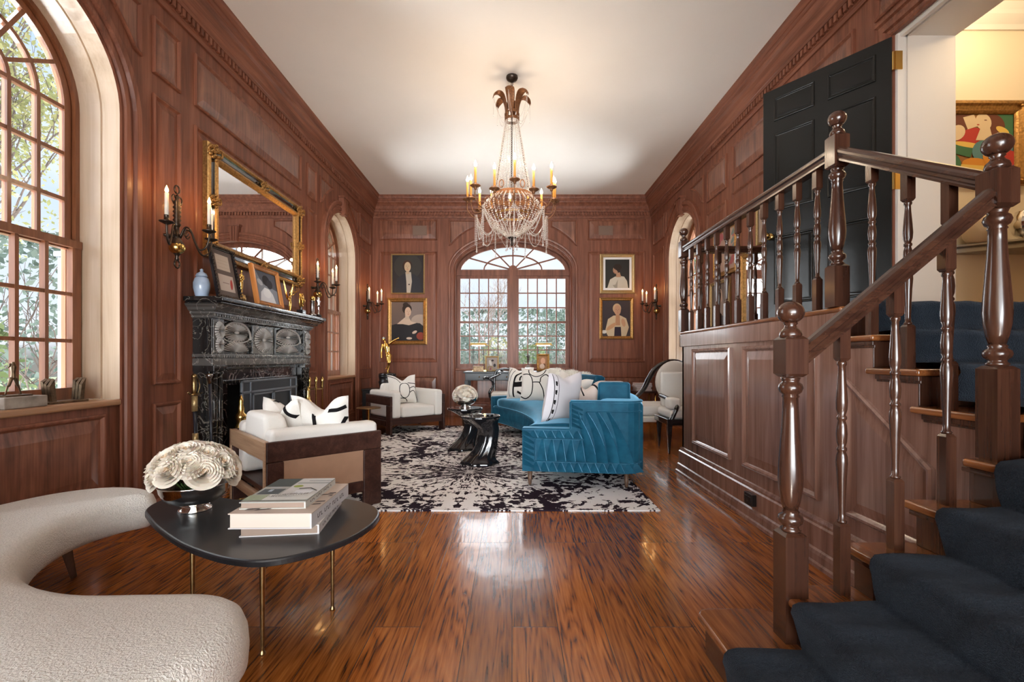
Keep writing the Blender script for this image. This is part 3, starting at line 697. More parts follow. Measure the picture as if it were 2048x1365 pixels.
# panelled side below the landing and the upper flight
mb = MB()
poly = [(1.815, 0), (5.02, 0), (5.02, 1.455), (2.596, 1.454), (2.596, 1.288), (2.371, 1.288), (2.371, 1.123), (2.106, 1.123), (2.106, .958), (1.815, .958), (1.815, 0)]
mb.prism(poly, SX, SX+.04, lambda p, q, h: (h, p, q))
mb.box(SX, XR, 4.98, 5.02, 0, 1.455)
rpanel(mb, mapS, 3.90, 4.71, .37, 1.294, .06, fld=.014); rpanel(mb, mapS, 2.776, 3.685, .37, 1.294, .06, fld=.014)
panel(mb, mapS, [(2.02, .36), (2.55, .36), (2.55, 1.10), (2.02, .73)], .05, .014)
mb.build('side_panelling', ['landing_panel', 'landing_panel'], ST)
mb = MB()
mb.prism(rect(2.59, 5.045, 1.325, 1.455), 0, .022, lambda p, q, h: mapS(p, q, h)); mb.box(SX-.022, XR, 5.02, 5.045, 1.325, 1.455)
mb.build('fascia', 'landing_panel', ST, bevel=.005)
mb = MB(); mb.loops([[mapS(1.80, z, w), mapS(5.02+w, z, w), (XR, 5.02+w, z)] for w, z in [(0, .27), (.012, .265), (.02, .25), (.02, .235), (.03, .225), (.03, .10), (.04, .09), (.046, .07), (.046, .03), (.056, .02), (.058, 0)]], False)
mb.build('skirting', 'landing_panel', ST)
mb = MB(); mb.box(SX-.062, SX-.028, 3.44, 3.56, .125, .21)
for k in (0, 1): mb.box(SX-.066, SX-.06, 3.455+k*.052, 3.493+k*.052, .145, .19)
outlet = mb.build('socket_outlet', 'black', None, bevel=.003)
tag(outlet, 'small dark power socket on the skirting below the landing', 'socket')

def block(mb, x, y, w, z0, z1, ch=.012, top=True, bot=True):
    h = w/2; a = h-.010
    L = []
    if bot: L.append([(x-h*.7, y-h*.7, z0), (x+h*.7, y-h*.7, z0), (x+h*.7, y+h*.7, z0), (x-h*.7, y+h*.7, z0)]); zz = z0+ch
    else: zz = z0
    L.append([(x-h, y-h, zz), (x+h, y-h, zz), (x+h, y+h, zz), (x-h, y+h, zz)])
    ze = z1-ch if top else z1
    L.append([(x-h, y-h, ze), (x+h, y-h, ze), (x+h, y+h, ze), (x-h, y+h, ze)])
    if top: L.append([(x-h*.7, y-h*.7, z1), (x+h*.7, y-h*.7, z1), (x+h*.7, y+h*.7, z1), (x-h*.7, y+h*.7, z1)])
    mb.sm = False; mb.loops(L, True, True, True)
def newel(x, y, z0, zb, zt0, zt1, w=.083):
    mb = MB(); block(mb, x, y, w, z0, zb, bot=False); 
    mb.sm = True; L = zt0-zb
    pr = [(.028, 0), (.036, .008), (.028, .016), (.026, .022), (.040, .034), (.043, .046), (.040, .058), (.026, .068), (.030, .074), (.024, .082)]
    zs = zb-.002; prof = [(r, z) for r, z in pr]
    v0 = .082; v1 = L-.075
    for t, r in [(0, .025), (.08, .033), (.18, .040), (.27, .0425), (.38, .041), (.55, .036), (.75, .030), (.9, .0268), (1, .026)]: prof.append((r, v0+(v1-v0)*t))
    prof += [(.030, v1+.004), (.026, v1+.012), (.036, v1+.02), (.042, v1+.036), (.038, v1+.05), (.028, v1+.058), (.030, v1+.066), (.034, L)]
    mb.lathe(prof, (x, y, zs), 24)
    block(mb, x, y, w, zt0, zt1, top=True)
    o = mb.build('newel_post', 'stair_wood', ST)
    mb = MB(); mb.sm = True
    h = .046
    prof = [(.036, -.004), (.038, .006), (.034, .020), (.024, .030), (.018, .040), (.024, .046), (.022, .052)]
    zc = .052+.036
    for t in range(-60, 91, 15): prof.append((max(.001, h*cos(rad(t))), zc+.042*sin(rad(t))))
    mb.lathe(prof, (x, y, zt1), 24); mb.build('ball_finial', 'stair_wood', o)
newel(1.032, 1.76, RS, .563, 1.133, 1.283)
newel(1.80, 1.762, RS*5, 1.174, 1.755, 1.905)
newel(1.80, 2.63, 1.485, 1.72, 2.255, 2.44)
newel(1.80, 4.98, 1.485, 1.72, 2.255, 2.44)
def baluster(x, y, z0, z1, base=.26, mid=.60):
    mb = MB(); w = .0385
    zt = z1-z0
    if base+mid > zt-.05: mid = zt-.05-base
    block(mb, x, y, w, z0, z0+base, ch=.01, bot=False)
    k = mid
    P = [(.012, -.004), (.016, .006), (.017, .012), (.012, .02), (.0112, .06), (.0125, .15), (.016, .28), (.0195, .37), (.0185, .41), (.013, .44), (.0165, .45), (.0165, .462), (.012, .472),
         (.0165, .50), (.0185, .55), (.0165, .60), (.012, .632), (.0165, .642), (.0165, .655), (.012, .665), (.018, .70), (.0195, .745), (.017, .82), (.0125, .92), (.0112, .965), (.016, .978), (.016, .99), (.012, 1.005)]
    mb.sm = True; mb.lathe([(r, z*k) for r, z in P], (x, y, z0+base), 14)
    block(mb, x, y, w, z0+base+mid, z1, ch=.01, top=False)
    return mb.build('baluster', 'stair_wood', ST)
RP = [(-.030, -.036), (.030, -.036), (.030, -.026), (.022, -.016), (.024, -.004), (.034, .004), (.035, .016), (.028, .026), (.012, .034), (-.012, .034), (-.028, .026), (-.035, .016), (-.034, .004), (-.024, -.004), (-.022, -.016), (-.030, -.026)]
def rail(a, b, m):
    a, b = Vector(a), Vector(b); t = (b-a).normalized(); s = t.cross(Vector((0, 0, 1))).normalized(); u = Vector((0, 0, 1))
    mb = MB(); mb.loops([[tuple(p+s*q+u*r*1.08) for q, r in RP] for p in (a, b)], True, True, True)
    return mb.build('handrail', m, ST)
rail((1.06, 1.76, 1.205), (1.775, 1.762, 1.805), 'stair_rail')
rail((1.80, 1.79, 1.868), (1.80, 2.60, 2.33), 'rail_y')
rail((1.80, 2.66, 2.345), (1.80, 4.95, 2.345), 'rail_y')
rail((1.83, 4.98, 2.345), (XR, 4.98, 2.345), 'stair_rail')
def zl(x): return 1.205+(x-1.06)*(.60/.715)-.036
def zu(y): return 1.868+(y-1.79)*(.462/.81)-.038
baluster(1.222, 1.76, RS*2, zl(1.222)+.01, .262); baluster(1.42, 1.76, RS*3, zl(1.42)+.01, .262); baluster(1.61, 1.76, RS*4, zl(1.61)+.01, .262)
for y, z in ((1.955, RS*6), (2.16, RS*7), (2.375, RS*8)): baluster(1.80, y, z, zu(y)+.01, .20, .56)
for k in range(11): baluster(1.80, 2.80+k*.197, 1.485, 2.312, .19, .52)
for k in range(5): baluster(1.98+k*.19, 4.98, 1.485, 2.312, .19, .52)

# stair carpet
def runner():
    root = thing('stair_carpet', 'dark navy blue plush carpet runner covering the stairs', 'carpet', (1.5, 1.0, 0))
    root.location = (0, 0, 0)
    P = []
    t = .026
    for i, x in enumerate(noses):
        z = RS*(i+1); zp = RS*i
        q = [(x+.03-t, zp+t), (x+.024-t, zp+.05), (x+.012-t, z-.045), (x-t*.9, z-.02), (x-t*.8, z+t*.35), (x-.004, z+t*.9), (x+.03, z+t)]
        if i == 0: q[0] = (x+.03-t, .002)
        P += q
        xe = noses[i+1]+.03-t if i < 4 else XR
        for f in (.35, .65, .9): P.append((x+.03+(xe-x-.03)*f, z+t))
    P2 = []
    for a, b in zip(P[:-1], P[1:]):
        n = max(1, int(hypot(b[0]-a[0], b[1]-a[1])/.035))
        for k in range(n): P2.append((a[0]+(b[0]-a[0])*k/n, a[1]+(b[1]-a[1])*k/n))
    P2.append(P[-1])
    ny = 42; rr = random.Random(3); mb = MB(); mb.sm = True
    ys = [1.655-.0]+[1.652-1.352*(k/(ny-1)) for k in range(ny)]
    L = []
    for j, y in enumerate(ys):
        row = []
        for (x, z) in P2:
            a = .006*sin(y*23+x*17+z*31)+.004*sin(y*51+z*40)+rr.uniform(-.0015, .0015)
            row.append((x-a*.7, y, z+a*.7))
        L.append(row)
    # rolled cut edge facing the balusters
    first = [(x+.02, 1.655, z-.025) for x, z in P2]
    mb.loops([first]+L, False)
    mb.build('lower_runner', 'carpet', root)
    mb = MB(); mb.sm = True; P = [(1.60, RS*5+t)]
    for i, y in enumerate(un):
        z = RS*(i+6); zp = z-RS
        P += [(y+.03-t, zp+t), (y+.02-t, z-.05), (y-t*.9, z-.015), (y-t*.7, z+t*.4), (y, z+t*.9), (y+.04, z+t)]
    P += [(3.2, 1.485+t), (4.9, 1.485+t)]
    mb.loops([[(x, y+(.004*sin(x*40+z*30)), z+.004*sin(x*31+y*20)) for y, z in P] for x in [1.93+.03*k for k in range(32)]], False)
    mb.build('upper_runner', 'carpet', root)
runner()

# ================================================================== BLACK DOOR on the landing
dv = Vector((2.36-2.925, 4.456-3.66, 0)).normalized(); dn = Vector((-dv.y, dv.x, 0))
if dn.y > 0: dn = -dn
def mapD(u, v, w): p = Vector((2.925, 3.66, 0))+dv*u+dn*w; return (p.x, p.y, v)
mb = MB(); mb.prism(rect(0, .98, 1.50, 3.685), -.045, 0, lambda p, q, h: mapD(p, q, h))
PROF_D = [(0, 0), (0, .004), (.006, .010), (.014, .008), (.022, .0005), (.03, .0005), (.05, .007)]
def dpanel(u0, u1, v0, v1):
    p = rect(u0, u1, v0, v1); mb.loops([[mapD(q[0], q[1], w) for q in inset(p, d)] for d, w in PROF_D], True, False, True)
for u0, u1 in ((.10, .44), (.54, .88)):
    for v0, v1 in ((3.385, 3.60), (2.56, 3.27), (1.70, 2.33)): dpanel(u0, u1, v0, v1)
door = tag(mb.build('door_1', 'black_door', bevel=.003), 'open black six-panel door on the landing', None, None, 'structure')
mb = MB()
for z in (3.42, 2.50, 1.75): mb.cyl(mapD(-.012, z, .004), mapD(-.012, z+.14, .004), .009, n=8); mb.box(2.935, 2.99, 3.635, 3.643, z, z+.14)
mb.build('hinge', 'brass', door)
mb = MB(); mb.sm = True
for z in (2.62, 2.38): pass
p = mapD(.915, 2.33, .0); q = mapD(.915, 2.33, .055)
mb.cyl(mapD(.915, 2.33, 0), mapD(.915, 2.33, .01), .032, n=16); mb.cyl(p, q, .012, n=10); mb.ell(mapD(.915, 2.33, .065), .028)
mb.build('door_knob', 'brass', door)
mb = MB(); mb.box(0, .001, 0, .001, 0, .001)

# ================================================================== PICTURES
def E(cx, cy, rx, ry=None, rot=0, n=20, a0=0, a1=360):
    ry = rx if ry is None else ry; out = []
    for i in range(n):
        t = rad(a0+(a1-a0)*i/(n if a1-a0 == 360 else n-1)); x, y = rx*cos(t), ry*sin(t); r = rad(rot); out.append((cx+x*cos(r)-y*sin(r), cy+x*sin(r)+y*cos(r)))
    return out
def clip01(poly):
    def cl(pts, ax, lim, s):
        out = []
        for i in range(len(pts)):
            a, b = pts[i-1], pts[i]; ia, ib = s*(a[ax]-lim) <= 0, s*(b[ax]-lim) <= 0
            if ia != ib: t = (lim-a[ax])/(b[ax]-a[ax]); out.append((a[0]+t*(b[0]-a[0]), a[1]+t*(b[1]-a[1])))
            if ib: out.append(b)
        return out
    for ax, lim, s in ((0, 0, -1), (0, 1, 1), (1, 0, -1), (1, 1, 1)):
        poly = cl(poly, ax, lim, s)
        if len(poly) < 3: return []
    return poly
def picture(name, label, cat, w, h, fw, fmat, shapes, loc, rz=0, prof=None, liner=None, depth=.04, tilt=0, group=None, bg=(.03, .025, .025)):
    root = thing(name, label, cat, loc, rz, group)
    if tilt: root.rotation_euler = (tilt, 0, rz)
    prof = prof or [(0, 0), (0, -.7), (.12, -.9), (.3, -1), (.45, -.75), (.7, -.6), (.8, -.75), (.92, -.6), (1, -.45)]
    mb = MB(); base = [(-w/2, 0), (w/2, 0), (w/2, h), (-w/2, h)]
    L = [[(p[0], d*depth, p[1]) for p in inset(base, q*fw)] for q, d in prof]
    mb.loops(L, True, True, False); mb.build('frame', fmat, root)
    ii = fw
    if liner:
        mb = MB(); mb.loops([[(p[0], d, p[1]) for p in inset(base, q)] for q, d in ((fw, -.45*depth), (fw+liner, -.35*depth))], True); mb.build('liner', 'book_white', root); ii += liner
    x0, x1, z0, z1 = -w/2+ii, w/2-ii, ii, h-ii
    mb = MB(); mb.col = bg; y = -.3*depth
    mb.add([(x0, y, z0), (x1, y, z0), (x1, y, z1), (x0, y, z1)], [(0, 1, 2, 3)])
    for k, (col, poly) in enumerate(shapes):
        poly = clip01(poly)
        if len(poly) < 3: continue
        mb.col = col; yy = y-.0004*(k+1)
        pts = [(x0+p[0]*(x1-x0), yy, z0+p[1]*(z1-z0)) for p in poly]
        tr = tessellate_polygon([[Vector((p[0], p[2], 0)) for p in pts]]); mb.add(pts, tr)
    mb.build('canvas', 'paint', root, recalc=False)
    return root
SK = (.55, .36, .24); HR = (.03, .018, .014)
yb = YB-.022
def place_back(x0, x1, y0, y1): return (((bu(x0)+bu(x1))/2, yb, bz(y1)), bu(x1)-bu(x0), bz(y0)-bz(y1))
def face(cx, cy, s, sk=SK, turn=0, asp=1.25):
    d = tuple(c*.55 for c in sk); t = turn*s*.25
    return [(sk, E(cx, cy, s, s*asp)), (d, E(cx-s*.38+t, cy+s*.18, s*.16, s*.08)), (d, E(cx+s*.38+t, cy+s*.18, s*.16, s*.08)), (d, [(cx+t-.08*s, cy+.1*s), (cx+t+.14*s, cy-.28*s), (cx+t-.1*s, cy-.25*s)]), ((.42, .14, .11), E(cx+t, cy-s*.58, s*.25, s*.09))]
loc, w, h = place_back(783, 850, 509, 589)
picture('portrait_painting', 'upper portrait left of the window, dark-haired woman in black with pale blouse front', 'painting', w, h, .028, 'gilt_pale',
        [((.045, .04, .035), E(.5, .7, .45, .35)), ((.03, .03, .036), [(.05, 0), (.95, 0), (.88, .38), (.7, .5), (.35, .5), (.15, .38)]), ((.42, .37, .31), [(.46, 0), (.58, 0), (.63, .3), (.6, .55), (.42, .55), (.45, .3)]),
         (HR, E(.48, .72, .155, .15)), ((.06, .03, .018), E(.48, .77, .13, .1))] + face(.49, .69, .105, (.50, .36, .23)) + [((.45, .33, .22), [(.44, .5), (.55, .5), (.54, .58), (.45, .58)]), ((.03, .02, .02), E(.54, .22, .025, .018))], loc)
loc, w, h = place_back(776, 855, 597, 690)
picture('portrait_painting', 'lower portrait left of the window, woman with bare shoulders in a black gown', 'painting', w, h, .085, 'gilt',
        [((.14, .10, .085), [(.0, .3), (.6, .3), (.6, 1), (0, 1)]), ((.22, .17, .15), [(.5, .3), (1, .3), (1, 1), (.6, 1)]), ((.40, .31, .25), E(.9, .52, .28, .16)),
         ((.56, .42, .32), [(.16, .42), (.3, .52), (.42, .6), (.55, .6), (.62, .5), (.78, .46), (.6, .38), (.3, .38)]), ((.5, .38, .29), [(.43, .55), (.56, .55), (.55, .68), (.43, .68)]),
         ((.022, .02, .022), [(0, 0), (1, 0), (1, .38), (.9, .45), (.8, .46), (.55, .40), (.35, .43), (.12, .43), (0, .40)]), (HR, E(.49, .82, .15, .13)), (HR, E(.45, .93, .09, .06))] + face(.52, .745, .10, (.58, .40, .29), .6)
        + [((.6, .46, .36), E(.73, .22, .08, .035, 20)), ((.58, .44, .34), E(.56, .06, .09, .03)), ((.25, .05, .03), E(.92, .12, .13, .1))], loc, depth=.05, bg=(.10, .075, .065))
loc, w, h = place_back(1199, 1269, 509, 588)
picture('portrait_painting', 'upper portrait right of the window, woman in white blouse within a white-lined gold frame', 'painting', w, h, .072, 'gilt_pale',
        [((.5, .46, .38), [(.08, 0), (.95, 0), (.9, .25), (.78, .4), (.62, .42), (.4, .4), (.2, .3)]), ((.3, .27, .22), [(.5, 0), (.52, .3), (.42, .12), (.3, .1), (.4, 0)]),
         ((.42, .24, .15), [(.45, .38), (.66, .38), (.6, .55), (.45, .52)]), ((.4, .23, .15), E(.43, .63, .115, .13)), (HR, E(.51, .73, .17, .11)), (HR, E(.55, .66, .08, .1)), ((.18, .08, .05), E(.40, .66, .03, .012)), ((.3, .1, .07), E(.36, .55, .035, .015)), ((.3, .16, .1), [(.31, .62), (.35, .66), (.36, .6)])], loc, liner=.045, bg=(.03, .028, .024))
loc, w, h = place_back(1198, 1266, 596, 679)
picture('portrait_painting', 'lower portrait right of the window, fair-haired sitter with hands at an open white jacket', 'painting', w, h, .066, 'gilt',
        [((.55, .42, .27), [(.2, 0), (.85, 0), (.95, .25), (.85, .5), (.65, .58), (.4, .58), (.2, .48), (.1, .15)]), ((.03, .02, .03), [(.42, 0), (.68, 0), (.66, .26), (.44, .26)]), ((.42, .22, .12), [(.46, .3), (.64, .3), (.62, .6), (.48, .6)]),
         ((.5, .34, .2), E(.52, .78, .15, .14)), ((.45, .25, .15), E(.54, .73, .12, .145))] + face(.54, .73, .11, (.46, .26, .16)) + [((.5, .27, .14), E(.32, .27, .2, .06, 28)), ((.5, .28, .16), E(.75, .38, .07, .12, 20)), ((.62, .57, .5), E(.06, .12, .09, .05))], loc, bg=(.045, .034, .036))
# gallery pictures on the right-hand wall above the landing rail
def place_right(y0, y1, z0, z1): return ((XR-.024, (y0+y1)/2, z0), y1-y0, z1-z0)
loc, w, h = place_right(6.16, 6.86, 2.34, 3.02)
rr = random.Random(5)
sh = [((.5, .34, .25), E(rr.random(), rr.random(), .2, .12, rr.uniform(0, 180))) for k in range(6)]+[((.4, .12, .12), E(rr.random(), rr.random(), .14, .09, rr.uniform(0, 180))) for k in range(5)]+[((.18, .22, .2), E(rr.random(), rr.random(), .15, .06, 30)) for k in range(4)]
picture('oil_painting', 'warm pink painting in bright gold frame behind the middle of the landing balusters', 'painting', w, h, .07, 'gilt', sh, loc, -pi/2, bg=(.42, .28, .22))
loc, w, h = place_right(4.96, 5.66, 2.54, 3.10)
picture('oil_painting', 'pale red and green painting hanging next to the black door', 'painting', w, h, .03, 'gilt_pale', [((.4, .1, .1), E(.3, .5, .15, .5, 15)), ((.2, .25, .15), E(.75, .3, .2, .4)), ((.5, .4, .32), E(.55, .6, .15, .35, -10))], loc, -pi/2, bg=(.36, .27, .22))
loc, w, h = place_right(6.36, 6.98, 1.52, 2.30)
picture('oil_painting', 'dark framed seated figure painting low behind the landing balusters', 'painting', w, h, .05, 'gilt_pale', [((.3, .22, .18), E(.5, .4, .25, .4)), ((.5, .34, .24), E(.5, .75, .12, .15)), ((.1, .09, .1), E(.5, .1, .5, .25))], loc, -pi/2, bg=(.17, .13, .11))
o = thing('wall_mirror', 'gilt framed wall mirror behind the landing balusters beside the black door', 'mirror', (XR-.03, 5.62, 1.5), -pi/2)
mb = MB(); base_ = [(-.40, 0), (.40, 0), (.40, 1.02), (-.40, 1.02)]
mb.loops([[(p[0], d, p[1]) for p in inset(base_, q)] for q, d in [(0, .02), (0, -.03), (.02, -.045), (.05, -.03), (.06, -.035), (.075, -.01)]], True, True, False); mb.build('frame', 'gilt', o)
mb = MB(); b2 = inset(base_, .07); mb.add([(p[0], -.012, p[1]) for p in b2], [(0, 1, 2, 3)]); mb.build('glass_plate', 'mirror', o)

# hall painting: bright abstract with two stylised figures
cols = {'o': (.62, .26, .04), 'y': (.70, .48, .12), 'r': (.45, .05, .04), 'b': (.05, .09, .25), 'g': (.06, .16, .08), 'c': (.66, .52, .34), 'br': (.14, .05, .03), 't': (.10, .22, .24)}
sh = [(cols['b'], [(.0, .6), (.25, .55), (.35, 1), (0, 1)]), (cols['o'], [(0, .55), (.2, .6), (.3, .85), (.2, 1), (0, 1)]), (cols['y'], E(.1, .75, .12, .2, 20)), (cols['r'], [(.25, .45), (.55, .4), (.6, .75), (.4, .8)]),
      (cols['g'], [(.75, .6), (1, .55), (1, 1), (.8, 1)]), (cols['t'], [(.85, .4), (1, .3), (1, .6)]), (cols['br'], E(.33, .86, .14, .2, -35)), (cols['c'], [(.36, .95), (.5, 1), (.56, .8), (.42, .74)]),
      (cols['br'], E(.74, .82, .15, .20, 15)), (cols['c'], E(.62, .87, .10, .15, 10)), (cols['c'], [(.52, .55), (.74, .55), (.7, .78), (.58, .76)]), (cols['br'], E(.645, .90, .02, .008)), (cols['r'], E(.55, .82, .018, .01)),
      (cols['y'], E(.86, .72, .1, .05, -40)), (cols['c'], E(.28, .68, .1, .14, -20)), (cols['g'], [(.15, .35), (.45, .25), (.5, .45), (.22, .55)]), (cols['y'], E(.42, .47, .2, .045, -12)),
      (cols['t'], E(.62, .35, .15, .2)), (cols['o'], E(.5, .15, .16, .09)), (cols['y'], [(.1, 0), (.7, .0), (.65, .1), (.25, .14)]), (cols['c'], E(.13, .3, .1, .22, -25)), (cols['g'], E(.22, .18, .1, .16, 20)), (cols['r'], [(.7, .1), (1, .05), (1, .35), (.78, .45)]), (cols['b'], [(.8, 0), (1, 0), (1, .12)]), (cols['o'], E(.72, .2, .1, .16, 30))]
mb = None
hp = picture('abstract_painting', 'colourful painting of embracing figures in heavy carved gold frame in the hall', 'painting', .92, .735, .115, 'gilt', sh, (4.06, 4.195, 2.728), 0, bg=(.3, .14, .05), depth=.06)
mb = MB(); mb.sm = True
for sx in (-1, 1):
    for z in (.04, .695):
        for k in range(7): a = k*.9; mb.ell((sx*(.42-.028*cos(a)*k*.35), -.062, z+.02*sin(a)), (.016, .012, .013), 8, 6)
mb.build('corner_ornament', 'gilt', hp)
# hall shelf with ornaments
mb = MB(); mb.prism([(3.72, 4.195), (4.9, 4.195), (4.9, 3.85), (4.2, 3.85)], 2.165, 2.185, lambda p, q, h: (p, q, h)); mb.prism([(3.8, 4.195), (4.9, 4.195), (4.9, 3.9), (4.25, 3.9)], 2.12, 2.165, lambda p, q, h: (p, q, h))
tag(mb.build('wall_shelf', 'pewter', bevel=.003), 'angular dark shelf on the hall wall below the colourful painting', 'shelf')
mb = MB(); mb.sm = True; mb.lathe([(.05, 0), (.09, .01), (.12, .06), (.13, .13), (.10, .22), (.055, .26), (.05, .29), (.06, .30)], (4.0, 4.05, 2.186), 20)
tag(mb.build('cream_jar', 'vase_cream'), 'round cream pottery jar on the hall shelf', 'jar')
mb = MB(); mb.sm = True; mb.lathe([(.04, 0), (.05, .01), (.02, .03), (.07, .07), (.10, .14), (.09, .21), (.06, .25), (.06, .26)], (4.34, 4.02, 2.186), 20)
tag(mb.build('silver_vase', 'silver'), 'rounded silver vase on the hall shelf partly behind the tall newel post', 'vase')
# ================================================================== FIREPLACE
FP = thing('fireplace', 'black marble fireplace with carved sunburst frieze on the panelled left wall', 'fireplace', (0, 0, 0))
def bl(mb, u0, u1, v0, v1, w0, w1): mb.box(XL+w0, XL+w1, u0, u1, v0, v1)
U0, U1 = 4.40, 6.52
mb = MB(); bl(mb, 4.27, 6.65, 1.722, 1.766, 0, .36); bl(mb, 4.29, 6.63, 1.70, 1.722, 0, .34); mb.build('mantel_shelf', 'black_marble', FP, bevel=.008)
mb = MB()
def lstep(w, z, e): return [(XL, U0-e, z), (XL+.17+w, U0-e, z), (XL+.17+w, U1+e, z), (XL, U1+e, z)]
mb.loops([lstep(w, z, w*.8) for w, z in [(.0, 1.575), (.02, 1.585), (.02, 1.60), (.05, 1.62), (.05, 1.635), (.085, 1.65), (.10, 1.672), (.13, 1.69), (.14, 1.70)]], False)
u = U0-.02
while u < U1: bl(mb, u, u+.022, 1.598, 1.622, .17, .215); u += .04
mb.build('cornice', 'marble_sheen', FP)
mb = MB(); bl(mb, U0+.03, U1-.03, 1.13, 1.58, 0, .13); bl(mb, U0, U0+.19, 1.24, 1.58, 0, .18); bl(mb, U1-.19, U1, 1.24, 1.58, 0, .18)
# black uprights dividing the frieze
for a in (5.125, 5.62): bl(mb, a-.012, a+.012, 1.25, 1.56, .13, .165)
mb.build('frieze_ground', 'black_marble', FP, bevel=.004)
mb = MB()
bl(mb, U0-.01, U1+.01, 1.215, 1.245, 0, .195); bl(mb, U0-.005, U1+.005, 1.135, 1.205, 0, .188)
u = U0
while u < U1-.01: bl(mb, u, u+.02, 1.208, 1.232, .19, .205); u += .038
mb.build('architrave', 'marble_sheen', FP, bevel=.003)
def sunburst(mb, uc, vc, ru, rv, w, n=24, r0=.16, a0=0, a1=360):
    full = a1-a0 == 360
    for i in range(n):
        t0 = rad(a0+(a1-a0)*(i+.5)/n); dt = rad((a1-a0)/n)*.36
        p = [(uc+ru*r0*cos(t0), vc+rv*r0*sin(t0)), (uc+ru*cos(t0-dt), vc+rv*sin(t0-dt)), (uc+ru*1.04*cos(t0), vc+rv*1.04*sin(t0)), (uc+ru*cos(t0+dt), vc+rv*sin(t0+dt))]
        c = (uc+ru*.7*cos(t0), vc+rv*.7*sin(t0))
        v = [mapL(q[0], q[1], w+.004) for q in p]+[mapL(c[0], c[1], w+.034)]
        mb.add(v, [(0, 1, 4), (1, 2, 4), (2, 3, 4), (3, 0, 4)])
    if full: mb.lathe([(.001, .022), (ru*.16, .018), (ru*.2, 0)], (0, 0, 0), 12) if False else None
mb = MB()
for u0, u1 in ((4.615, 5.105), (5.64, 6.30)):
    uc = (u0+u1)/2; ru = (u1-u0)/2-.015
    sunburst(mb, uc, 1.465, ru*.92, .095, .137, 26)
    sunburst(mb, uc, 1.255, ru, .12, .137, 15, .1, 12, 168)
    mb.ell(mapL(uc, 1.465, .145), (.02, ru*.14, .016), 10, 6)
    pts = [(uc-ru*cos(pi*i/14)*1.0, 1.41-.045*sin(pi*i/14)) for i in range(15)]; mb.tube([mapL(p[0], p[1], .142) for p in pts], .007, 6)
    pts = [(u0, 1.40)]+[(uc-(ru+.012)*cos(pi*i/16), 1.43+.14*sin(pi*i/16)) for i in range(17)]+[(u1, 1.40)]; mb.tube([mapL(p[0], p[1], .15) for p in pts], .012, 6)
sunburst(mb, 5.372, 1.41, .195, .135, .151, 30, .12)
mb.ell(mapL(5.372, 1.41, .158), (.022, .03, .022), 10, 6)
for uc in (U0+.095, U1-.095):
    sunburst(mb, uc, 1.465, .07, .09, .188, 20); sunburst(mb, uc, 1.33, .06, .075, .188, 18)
mb.build('sunburst_carving', 'rib_highlight', FP)
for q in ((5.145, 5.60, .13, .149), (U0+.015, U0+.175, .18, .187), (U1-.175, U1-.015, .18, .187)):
    mb = MB(); bl(mb, q[0], q[1], 1.253, 1.567, q[2], q[3]); mb.build('frieze_block', 'marble_sheen', FP, bevel=.003)
for q in (U0, U1-.19):
    mb = MB(); bl(mb, q+.01, q+.18, 0, 1.14, 0, .15); bl(mb, q, q+.19, 0, .12, 0, .20); bl(mb, q, q+.19, 1.08, 1.14, 0, .20)
    mb.build('pilaster', 'black_marble', FP, bevel=.004)
for uc in (U0+.055, U0+.135, U1-.135, U1-.055):
    mb = MB(); mb.sm = True
    mb.lathe([(.032, .12), (.036, .13), (.030, .15), (.029, .4), (.029, .60), (.034, .61), (.034, .63), (.029, .64), (.028, 1.05), (.036, 1.06), (.034, 1.08)], (XL+.168, uc, 0), 14)
    mb.build('colonnette', 'black_marble', FP)
mb = MB(); bl(mb, U0+.19, 4.80, 0, 1.13, 0, .085); bl(mb, 6.12, U1-.19, 0, 1.13, 0, .085); bl(mb, 4.80, 6.12, .93, 1.13, 0, .085)
mb.build('surround_slab', 'vein_marble', FP, bevel=.006)
mb = MB(); bl(mb, 4.66, 6.26, .95, .985, .085, .11); bl(mb, 4.66, 6.26, 1.085, 1.115, .085, .10)
mb.build('surround_moulding', 'black_marble', FP, bevel=.004)
mb = MB(); u0, u1, v0, v1 = FB
mb.loops([[mapL(p[0], p[1], w) for p in rect(u0, u1, v0, v1)] for w in (.0, -.45)], True, False, True); mb.build('firebox', 'soot', FP)
mb = MB(); bl(mb, 4.45, 6.47, 0, .016, .0, .58); mb.build('hearth', 'black_marble', FP, bevel=.004)
# fire screen
SCR = thing('fire_screen', 'dark grey framed mesh fire screen standing before the fireplace opening', 'fire screen', (XL+.25, 5.36, .016))
def sb(mb, u0, u1, z0, z1, w0=-.012, w1=.012): mb.box(w0, w1, u0, u1, z0, z1)
mb = MB(); hw = .61
for u in (-hw, -hw+.155, hw-.18, hw-.025): sb(mb, u, u+.025, 0, .965)
for z in (.0, .825, .94): sb(mb, -hw, hw, z, z+.025)
mb.build('frame', 'screen_frame', SCR, bevel=.004)
mb = MB(); sb(mb, -hw+.01, hw-.01, .01, .955, -.003, .003); mb.build('mesh_panel', 'screen_mesh', SCR)
for s in (-1, 1):
    mb = MB(); a, b = sorted((s*.006, s*(hw-.185)))
    for u in (a, b-.02): sb(mb, u, u+.02, .03, .82, .012, .026)
    for z in (.03, .80): sb(mb, a, b, z, z+.02, .012, .026)
    mb.build('door', 'screen_frame', SCR, bevel=.003)
